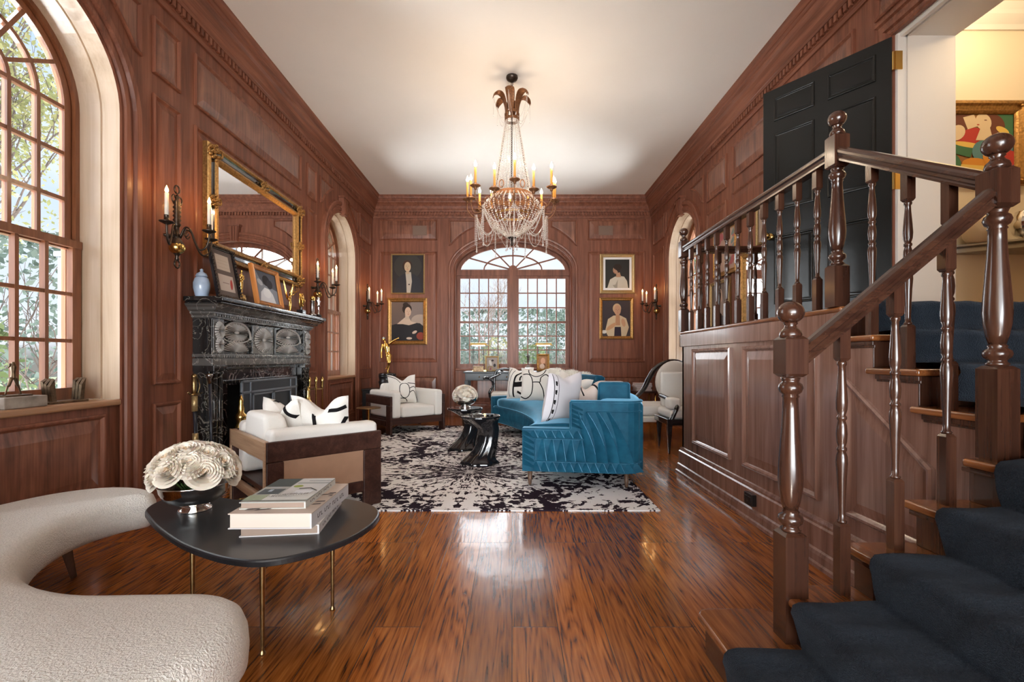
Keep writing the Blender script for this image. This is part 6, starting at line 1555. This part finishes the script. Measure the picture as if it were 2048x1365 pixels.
# ================================================================== RIGHT SIDE SEATING
LC = thing('lounge_chair', 'white upholstered lounge chair with sweeping black frame and oval back', 'chair', (2.52, 7.3, 0), 0)
mb = MB(); mb.box(-.72, .42, -.36, .36, .36, .52); mb.build('seat', 'white_fabric', LC, bevel=.04, seg=4)
mb = MB(); mb.box(-.74, .42, -.37, .37, .27, .36); mb.build('seat_frame', 'white_trim', LC, bevel=.02)
mb = MB(); mb.sm = True; mb.ell((.08, .30, .83), (.31, .08, .34), 28, 16); mb.build('oval_back', 'white_fabric', LC)
for q in (1,):
    mb = MB(); mb.sm = True
    pts = spline([(-.72, .30, .53), (-.58, .31, .555), (-.42, .32, .70), (-.32, .33, .88), (-.20, .34, 1.05), (.02, .35, 1.15), (.22, .34, 1.12), (.36, .33, .95), (.38, .32, .6)], 7)
    mb.tube(pts, [.02+.025*sin(pi*i/(len(pts)-1)) for i in range(len(pts))], 10, flat_=1.0); mb.build('back_frame', 'black_gloss', LC)
for x, y in ((-.66, -.3), (-.66, .3), (.36, -.3), (.36, .3)):
    mb = MB(); mb.sm = True; mb.tube([(x, y, 0), (x, y, .28)], [.016, .03], 10); mb.build('leg', 'black_gloss', LC)
OC = thing('open_armchair', 'black framed open armchair with cream upholstery beside the landing corner', 'chair', (2.26, 6.1, 0), 0)
for x, y in ((-.28, -.12), (-.24, .42), (.30, -.12), (.30, .42)):
    mb = MB(); mb.loops([[(x+a*s, y+b*s, z) for a, b in ((-1, -1), (1, -1), (1, 1), (-1, 1))] for s, z in ((.010, 0), (.034, .40), (.036, .44))], True, True, True); mb.build('leg', 'black_gloss', OC, bevel=.003)
mb = MB(); mb.box(-.30, .32, -.15, .45, .36, .44); mb.build('seat_frame', 'black_gloss', OC, bevel=.01)
mb = MB(); mb.box(-.27, .30, -.13, .42, .44, .55); mb.build('seat', 'white_fabric', OC, bevel=.04, seg=4)
for x in (-.25, .27):
    mb = MB(); mb.sm = True; mb.tube(spline([(x-.02, -.12, .40), (x+.03, -.12, .50), (x+.07, -.10, .60), (x+.06, .1, .66), (x+.02, .40, .70)], 6), .032, 8, flat_=.9); mb.build('arm', 'black_gloss', OC)
mb = MB(); mb.box(-.27, -.13, -.12, .1, .56, .70); mb.build('arm_pad', 'white_fabric', OC, bevel=.03, seg=4)
mb = MB(); mb.box(-.22, .26, .38, .46, .55, 1.02); mb.build('backrest', 'white_fabric', OC, bevel=.03, seg=4)
# benches with books along the far wall
for i, (x0, x1) in enumerate(((2.33, 2.80), (1.62, 2.16))):
    bo = thing('low_bench', ('low brown bench under the right stack of books by the far wall', 'low brown bench under the left stack of books by the far wall')[i], 'bench', (0, 0, 0))
    mb = MB(); mb.box(x0, x1, 9.1, 9.6, .535, .575); mb.build('top', 'walnut', bo, bevel=.005)
    for x in (x0+.04, x1-.04):
        for y in (9.14, 9.56): mb = MB(); mb.sm = True; mb.tube([(x, y, 0), (x, y, .535)], [.012, .02], 8); mb.build('leg', 'brass', bo)
bk = None
def plain_book(x, y, z, w, d, t, rz, label, grp, c1=(.62, .6, .62), c2=(.5, .44, .42)):
    mb = MB(); mb.col = c1; mb.box(-w/2, w/2, -d/2, d/2, 0, t*.12); mb.box(-w/2, w/2, -d/2, d/2, t*.88, t); mb.box(-w/2, w/2, d/2-.005, d/2, 0, t); mb.col = c2; mb.box(-w/2+.006, w/2-.006, -d/2+.004, d/2-.006, t*.12, t*.88)
    tag(mb.build('book', 'paint', None, (x, y, z), rz), label, 'book', grp)
for i, (x, n, w0) in enumerate(((2.56, 4, .34), (1.98, 5, .36))):
    z = .575; rr = random.Random(i+3)
    for k in range(n):
        t = rr.uniform(.028, .048)
        plain_book(x+rr.uniform(-.01, .01), 9.33, z, w0*rr.uniform(.85, 1), .26, t, rr.uniform(-.06, .06), ('pale book in the right stack on the bench by the far wall', 'pale book in the left stack on the bench by the far wall')[i], ('books in the right bench stack', 'books in the left bench stack')[i], c1=(.60+.05*(k % 2), .58, .64-.06*(k % 2)))
        z += t
# wall vents
for i, px in enumerate((840, 1211)):
    o = thing('wall_vent', ('flat grey-brown grille in the upper panel left of the window', 'flat grey-brown grille in the upper panel right of the window')[i], 'vent', (bu(px), YB-.024, bz(462)))
    mb = MB(); mb.loops([[(p[0], -w, p[1]) for p in inset(rect(-.15, .15, -.10, .10), d)] for d, w in ((0, 0), (0, .008), (.02, .008), (.02, .004))], True); mb.build('frame', 'grille', o)
    mb = MB(); mb.box(-.13, .13, -.004, 0, -.08, .08)
    for k in range(12): z = -.074+k*.0128; mb.box(-.13, .13, -.007, -.003, z, z+.006)
    mb.build('grille_face', 'grille', o)

# ================================================================== WALL SCONCES
def flame_prof(mb, c, h=.06, r=.014):
    mb.sm = True; mb.lathe([(.003, 0), (r*.7, h*.1), (r, h*.28), (r*.85, h*.5), (r*.4, h*.78), (.001, h)], c, 12)
def make_sconce(label, loc, rz):
    o = thing('wall_sconce', label, 'sconce', loc, rz, 'three-candle bronze sconces')
    # local: wall plane y=0, out into the room is -y
    mb = MB(); mb.sm = True
    mb.lathe([(.012, .02), (.018, .03), (.012, .05), (.02, .07), (.05, .10), (.058, .13), (.055, .16), (.03, .20), (.022, .22), (.03, .23), (.018, .25), (.016, .30)]+[(.020+.012*(k % 2), .31+k*.018) for k in range(12)]+[(.012, .54), (.02, .56), (.008, .58)], (0, -.085, -.28), 16)
    mb.cyl((0, 0, -.05), (0, -.07, -.05), .02, .015); mb.lathe([(.05, -.01), (.05, .01)], (0, 0, -.05), 16)
    for zc in (.345, -.29): mb.tube([(.03*cos(t*pi/8), -.085, zc+.034*sin(t*pi/8)) for t in range(16)], .007, 6, True)
    for s in (-1, 1): mb.tube(spline([(0, -.085, .26), (s*.035, -.085, .29), (s*.06, -.085, .27), (s*.05, -.085, .23), (s*.03, -.085, .24)], 5), .006, 6)
    mb.build('body', 'dark_bronze', o)
    mb = MB(); mb.sm = True; mb.ell((0, -.085, -.15), (.062, .062, .058), 18, 12); mb.build('brass_urn', 'brass', o)
    for k, (dx, dy) in enumerate(((-.28, -.20), (0, -.36), (.28, -.20))):
        a = mb = MB(); mb.sm = True
        d = Vector((dx, dy+.085)); n = d.length; e = d/n
        def q(t, z): return (e.x*n*t, -.085+e.y*n*t, z)
        mb.tube(spline([q(.1, -.06), q(.25, .02), q(.42, .0), q(.55, -.10), q(.72, -.17), q(.92, -.14), q(1, -.06), q(1, -.02)], 6), .008, 8)
        mb.tube(spline([q(.3, .01), q(.22, -.03), q(.30, -.055), q(.36, -.03)], 5), .005, 6)
        mb.lathe([(.012, -.03), (.05, -.012), (.055, -.006), (.02, -.002), (.017, .04), (.020, .045)], q(1, 0), 14); ar = mb.build('arm', 'dark_bronze', o)
        mb = MB(); mb.sm = True; mb.lathe([(.015, .04), (.0145, .22), (.008, .225)], q(1, 0), 12); cd = mb.build('candle', 'candle_white', ar)
        mb = MB(); p = q(1, .222); flame_prof(mb, p); mb.build('bulb', 'flame', ar)
    return o
SC = make_sconce('bronze three-candle sconce on the narrow panel left of the mirror', (XL+.012, 4.06, 2.30), pi/2)
del SC['group']
LS = [((XL+.012, 7.0, 2.30), pi/2, 'bronze three-candle sconce right of the mirror above the far mantel end'), ((XL+.012, 9.42, 2.30), pi/2, 'bronze three-candle sconce in the far left corner beside the portraits'), ((XR-.012, 9.42, 2.30), -pi/2, 'bronze three-candle sconce in the far right corner beside the portraits')]
for lo, rz, lb in LS: dup(SC, lo, rz, lb)
for lo, rz in [((XL, 4.06, 2.30), pi/2)]+[(a, b) for a, b, c in LS]:
    for dx, dy in ((-.28, -.20), (0, -.36), (.28, -.20)):
        x = lo[0]+dx*cos(rz)-(dy-.03)*sin(rz); y = lo[1]+dx*sin(rz)+(dy-.03)*cos(rz); lamp('candle_light', (x, y, lo[2]+.30), 1.3, .02, (1, .52, .18))

# ================================================================== CHANDELIER
CX, CY = 0.0, 5.75
CH = thing('chandelier', 'large rusty iron and crystal bead chandelier with amber candles over the rug', 'chandelier', (CX, CY, H))
def cz(z): return z-H
mb = MB(); mb.sm = True; mb.lathe([(.001, 0), (.07, -.002), (.072, -.02), (.06, -.045), (.03, -.06), (.012, -.07)], (0, 0, 0), 20); mb.build('ceiling_canopy', 'dark_bronze', CH)
mb = MB(); mb.sm = True
def chain(mb, a, b, lk=.035, r=.0035, w=.010):
    a, b = Vector(a), Vector(b); d = b-a; n = max(1, int(d.length/(lk*.8))); t = d.normalized(); u = t.orthogonal().normalized(); v = t.cross(u)
    for k in range(n):
        c = a+d*((k+.5)/n); s = u if k % 2 else v
        mb.tube([tuple(c+t*lk*.5*cos(q*pi/4)+s*w*sin(q*pi/4)) for q in range(8)], r, 4, True)
chain(mb, (0, 0, cz(4.55)), (0, 0, cz(4.17)), .05, .005, .014); mb.build('chain', 'dark_bronze', CH)
# crown with plumes
def ring(mb, R, z0, z1, th=.006, n=36): mb.loops([[(r*cos(2*pi*k/n), r*sin(2*pi*k/n), z) for k in range(n)] for r, z in ((R, z0), (R, z1), (R-th, z1), (R-th, z0))], True, wrap=True)
mb = MB(); mb.sm = False; ring(mb, .085, cz(4.16), cz(4.19)); ring(mb, .088, cz(4.08), cz(4.11))
for k in range(8): a = k*pi/4; mb.box(.082*cos(a)-.008, .082*cos(a)+.008, .082*sin(a)-.008, .082*sin(a)+.008, cz(4.10), cz(4.17))
mb.build('crown_ring', 'rust', CH)
for k in range(6):
    a = k*pi/3+.35; mb = MB(); mb.sm = True; e = Vector((cos(a), sin(a))); f = Vector((-sin(a), cos(a)))
    pts = spline([(.08, 4.17), (.085, 4.28), (.12, 4.38), (.17, 4.41), (.22, 4.38), (.24, 4.33)], 5); L = []
    for i, p in enumerate(pts):
        t = i/(len(pts)-1); w = .012+.042*sin(pi*min(1, t*1.02))**.8
        L.append([(e.x*p.x+f.x*w*q, e.y*p.x+f.y*w*q, cz(p.y)-.02*q*q) for q in (-1, -.5, 0, .5, 1)])
    mb.loops(L, False); o_ = mb.build('plume', 'rust', CH); o_.modifiers.new('t', 'SOLIDIFY').thickness = .003
def beads(mb, pts, r, step):
    # beads along a polyline: small octahedra
    P = [Vector(p) for p in pts]; acc = 0
    for a, b in zip(P[:-1], P[1:]):
        d = (b-a).length; s = -acc
        s = step-acc if acc else 0
        while s < d:
            c = a.lerp(b, s/d); rr_ = r
            mb.add([(c.x+rr_, c.y, c.z), (c.x, c.y+rr_, c.z), (c.x-rr_, c.y, c.z), (c.x, c.y-rr_, c.z), (c.x, c.y, c.z+rr_*1.15), (c.x, c.y, c.z-rr_*1.15)], [(0, 1, 4), (1, 2, 4), (2, 3, 4), (3, 0, 4), (1, 0, 5), (2, 1, 5), (3, 2, 5), (0, 3, 5)]); s += step
        acc = d-(s-step)
def sag(a, b, d, n=10): return [tuple(Vector(a).lerp(Vector(b), t/n)-Vector((0, 0, d*4*(t/n)*(1-t/n)))) for t in range(n+1)]
# basket ring
mb = MB(); ring(mb, .245, cz(3.125), cz(3.185), .008, 48); mb.build('basket_ring', 'rust', CH)
mb = MB(); ring(mb, .205, cz(2.93), cz(2.955), .006, 40); mb.build('gilt_ring', 'gilt', CH)
mb = MB(); mb.sm = True
for k in range(6): a = k*pi/3; mb.tube([(.245*cos(a)+.03*sin(q*pi/8)*cos(a+1.57), .245*sin(a)+.03*sin(q*pi/8)*sin(a+1.57), cz(3.20)+.045*(1-cos(q*pi/8))*.5*2) for q in range(16)], .006, 6, True)
mb.build('basket_loop', 'rust', CH)
for k in range(3):
    a = k*2*pi/3+.5; mb = MB(); chain(mb, (.085*cos(a), .085*sin(a), cz(4.09)), (.25*cos(a), .25*sin(a), cz(3.19)), .035, .0035, .009); mb.build('suspension_chain', 'dark_bronze', CH)
for k in range(28):
    a = 2*pi*k/28; mb = MB(); beads(mb, [(.075*cos(a), .075*sin(a), cz(4.09)), (.235*cos(a), .235*sin(a), cz(3.18))], .0062, .019); mb.build('bead_strand', 'crystal', CH)
for k in range(34):
    a = 2*pi*k/34; prof = spline([(.245, 3.15), (.345, 3.05), (.335, 2.96), (.245, 2.82), (.12, 2.72), (.05, 2.665)], 5)
    mb = MB(); beads(mb, [(p.x*cos(a), p.x*sin(a), cz(p.y)) for p in prof], .0095, .0245); mb.build('basket_strand', 'crystal', CH)
mb = MB(); mb.sm = True; mb.lathe([(.03, cz(2.69)), (.05, cz(2.675)), (.05, cz(2.655)), (.02, cz(2.64)), (.012, cz(2.60)), (.02, cz(2.585)), (.004, cz(2.56))], (0, 0, 0), 16); mb.build('bottom_finial', 'dark_bronze', CH)
def pear(mb, c, s=.012): mb.lathe([(.002, 0), (s*.5, -s*.8), (s, -s*1.9), (s*.6, -s*2.6), (.001, -s*3)], c, 6)
for k in range(10):
    a = k*2*pi/10; mb = MB(); p = (.05*cos(a)*1.2, .05*sin(a)*1.2, cz(2.64)); beads(mb, [p, (p[0]*1.2, p[1]*1.2, p[2]-.06-.02*(k % 3))], .006, .016); pear(mb, (p[0]*1.2, p[1]*1.2, p[2]-.065-.02*(k % 3))); mb.build('drop_pendant', 'crystal', CH)
# garlands from the plumes
for k in range(6):
    a = k*pi/3+.35; b = a+pi/3; R = .235
    mb = MB(); A = (R*cos(a), R*sin(a), cz(4.33)); B = (R*cos(b), R*sin(b), cz(4.33)); I = (.085*cos(a), .085*sin(a), cz(4.12))
    beads(mb, sag(A, I, .10), .004, .011); beads(mb, sag(A, (.085*cos(b), .085*sin(b), cz(4.10)), .16), .004, .011)
    beads(mb, [A, (A[0], A[1], A[2]-.22)], .004, .011); pear(mb, (A[0], A[1], A[2]-.22), .006); mb.build('plume_garland', 'crystal', CH)
# candle arms
NA = 14; AR = .555
for k in range(NA):
    a = -pi/2+2*pi*(k+.12)/NA; lo = k % 2; R = AR-.05*lo; zc = 3.165-.07*lo; e = (cos(a), sin(a))
    mb = MB(); mb.sm = True
    mb.tube(spline([(.24*e[0], .24*e[1], cz(3.14)), (.33*e[0], .33*e[1], cz(2.98)), (.46*e[0], .46*e[1], cz(2.93)), (R*e[0], R*e[1], cz(3.03)), (R*e[0], R*e[1], cz(zc-.02))], 6), .006, 7)
    mb.tube(spline([(.30*e[0], .30*e[1], cz(3.02)), (.36*e[0], .36*e[1], cz(3.08)), (.42*e[0], .42*e[1], cz(3.04)), (.38*e[0], .38*e[1], cz(3.0))], 4), .005, 6)
    mb.lathe([(.010, -.05), (.018, -.04), (.014, -.03), (.05, -.012), (.062, -.002), (.058, .002), (.02, .004), (.017, .03)], (R*e[0], R*e[1], cz(zc)), 16); ar = mb.build('candle_arm', 'rust', CH)
    mb = MB(); mb.sm = True; mb.lathe([(.0135, .01), (.0135, .21), (.006, .215)], (R*e[0], R*e[1], cz(zc)), 10); mb.build('candle', 'candle_amber', ar)
    mb = MB(); flame_prof(mb, (R*e[0], R*e[1], cz(zc)+.212), .078, .0185); mb.build('bulb', 'flame_white', ar)
    lamp('candle_light', (CX+R*e[0], CY+R*e[1], zc+.25), 4.4, .03, (1, .80, .58))
# bead swags between the arms
for k in range(7):
    a = -pi/2+2*pi*(2*k+.12)/NA; b = a+2*pi*2/NA; R = .44
    mb = MB(); A = (R*cos(a), R*sin(a), cz(2.96)); B = (R*cos(b), R*sin(b), cz(2.96))
    sw = sag(A, B, .20, 14); beads(mb, sw, .010, .022); beads(mb, sag(A, B, .34, 14), .008, .02)
    for i in (3, 5, 7, 9, 11): p = sw[i]; beads(mb, [p, (p[0], p[1], p[2]-.09)], .006, .015)
    beads(mb, [A, (A[0], A[1], A[2]-.42)], .010, .022); beads(mb, [(A[0]*1.04, A[1]*1.04, A[2]), (A[0]*1.04, A[1]*1.04, A[2]-.36)], .008, .02); pear(mb, (A[0], A[1], A[2]-.42), .014)
    I = (.22*cos(a), .22*sin(a), cz(2.80)); beads(mb, sag(A, I, .14), .008, .018); mb.build('bead_swag', 'crystal', CH)

# ================================================================== OUTSIDE
mb = MB(); mb.box(-60, -8.2, -1.2, 90, -1.3, -1.2); mb.box(8.2, 60, -1.2, 90, -1.3, -1.2); mb.box(-8.2, 8.2, 15.3, 90, -1.3, -1.2); tag(mb.build('lawn', 'lawn'), kind='structure')  # left open near the house so the upward fill suns pass
# white porch post beside the near window
mb = MB(); mb.box(-4.10, -4.0, 4.28, 4.37, -1.2, 2.12); mb.box(-4.12, -3.98, 4.26, 4.39, 2.12, 2.17)
tag(mb.build('porch_post', 'outside_white', None, bevel=.01), 'square white porch post outside the near left window', 'post')
def branchy(mb, rr, p, d, L, r, depth, tips, spread=.55, up=.15, nseg=3):
    pts = [p]; q = Vector(p); v = Vector(d)
    for k in range(nseg):
        v = (v+Vector((rr.uniform(-.25, .25), rr.uniform(-.25, .25), rr.uniform(-.12, .2)))).normalized(); q = q+v*L/nseg; pts.append(tuple(q))
    n = 7 if r > .03 else (4 if r > .008 else 3)
    mb.tube(pts, [r*(1-.45*k/nseg) for k in range(nseg+1)], n, cap=False)
    if depth == 0 or r < .004: tips.append((pts[-1], v)); tips.append((pts[-2], v)); return
    for k in range(rr.choice((2, 3, 3))):
        w = (v+Vector((rr.uniform(-1, 1), rr.uniform(-1, 1), rr.uniform(-.5, .8)))*spread+Vector((0, 0, up))).normalized()
        branchy(mb, rr, pts[-1 if k < 2 else -2], w, L*rr.uniform(.6, .85), r*rr.uniform(.5, .68), depth-1, tips, spread, up, nseg)
def leafquad(mb, rr, c, s):
    a = Vector((rr.uniform(-1, 1), rr.uniform(-1, 1), rr.uniform(-1, 1))).normalized(); b = a.orthogonal().normalized(); c = Vector(c)
    mb.add([tuple(c-a*s), tuple(c+b*s*.5), tuple(c+a*s), tuple(c-b*s*.5)], [(0, 1, 2, 3)])
def tree(label, x, y, h, seed, leaf, nl, ls, sc=.35, bark='bark', depth=5, r=.16, zb=-1.2, group=None, spread=.6, lean=(0, 0)):
    rr = random.Random(seed); o = thing('tree', label, 'tree', (x, y, zb), 0, group); tips = []
    mb = MB(); mb.sm = True; branchy(mb, rr, (0, 0, 0), (lean[0], lean[1], 1), h*.30, r, depth, tips, spread); mb.build('trunk_and_branches', bark, o, recalc=False)
    if leaf and nl:
        mb = MB()
        for k in range(nl):
            p, v = tips[rr.randrange(len(tips))]; c = Vector(p)+Vector((rr.gauss(0, sc), rr.gauss(0, sc), rr.gauss(0, sc*.7))); leafquad(mb, rr, c, ls*rr.uniform(.6, 1.3))
        f = mb.build('foliage', leaf, o, recalc=False); f['kind'] = 'stuff'
    return o
def bush(label, x, y, rx, ry, h, seed, leaf, nl, ls, zb=-1.2):
    rr = random.Random(seed); o = thing('bush', label, 'bush', (x, y, zb)); tips = []
    mb = MB()
    for k in range(9):
        a = rr.uniform(0, 6.28); branchy(mb, rr, (rx*.4*cos(a), ry*.4*sin(a), 0), (.5*cos(a), .5*sin(a), 1), h*.34, .03, 3, tips, .7)
    mb.build('stems', 'bark', o, recalc=False)
    mb = MB()
    for k in range(nl):
        u = rr.uniform(0, 6.28); w = rr.random()**.5; t = rr.random()
        z = h*(t**.8); e = sqrt(max(.05, 1-t**2.2)); rr_ = e*(.70+.30*w)*(1+.18*sin(u*5+t*6+seed))
        leafquad(mb, rr, (rx*rr_*cos(u), ry*rr_*sin(u), z), ls*rr.uniform(.6, 1.4))
    f = mb.build('foliage', leaf, o, recalc=False); f['kind'] = 'stuff'
    return o
# left garden
tree('spreading tree with yellow-green spring leaves outside the near left window', -8.6, 6.2, 9.5, 11, 'leaf_yellow', 9000, .05, .40, r=.20, depth=6)
tree('darker leafy tree behind the yellow-green tree outside the near left window', -11.5, 10.0, 9.0, 12, 'leaf_yellow', 8000, .06, .5, depth=6)
tree('tall bare tree outside the far left window', -9.0, 19.0, 10, 13, 'leaf_green', 900, .11, .5, bark='pale_bark')
bush('green shrub at the foot of the yellow-green tree outside the near left window', -7.0, 4.7, 1.6, 1.5, 3.9, 1, 'leaf_green', 3600, .055)
bush('grey-green shrub outside the near left window next to the porch post', -7.2, 7.2, 1.8, 1.7, 4.3, 2, 'leaf_teal', 3800, .055)
bush('wide hedge outside the far left window', -9.5, 17.5, 3.0, 3.0, 4.0, 3, 'leaf_teal', 3600, .09)
# garden beyond the big window
tree('bare many-branched tree beyond the left half of the big window', -3.6, 16.0, 7.5, 14, 'leaf_yellow', 160, .06, .4, bark='pale_bark', depth=6, r=.10)
tree('second bare tree standing farther back beyond the big window', -1.4, 21.0, 7.0, 15, None, 0, .05, .3, bark='pale_bark', depth=6, r=.10)
tree('conifer-green tree leaning in from the right beyond the big window', 4.2, 16.0, 9.5, 17, 'leaf_conifer', 2400, .075, .30, depth=6, r=.14, lean=(-.15, 0))
bush('grey-green hedge beyond the left half of the big window', -3.6, 21.0, 3.2, 2.0, 3.9, 5, 'leaf_teal', 4200, .085)
bush('yellow-green shrub near the centre of the big window', -.55, 18.0, 1.0, 1.0, 3.2, 6, 'leaf_yellow', 900, .05)
bush('bright green shrub beyond the right half of the big window', .75, 17.5, 1.0, 1.0, 2.9, 7, 'leaf_green', 2000, .055)
bush('tall grey-green hedge beyond the right half of the big window', 3.2, 20.5, 3.4, 2.0, 4.7, 8, 'leaf_teal', 4200, .085)
bush('far line of grey-green shrubs behind the two bare trees', 0, 27.0, 9.0, 2.5, 5.2, 9, 'leaf_teal', 5200, .13)
tree('leafy tree outside the right far window', 8.5, 18.5, 8.5, 18, 'leaf_green', 1800, .10, .5)
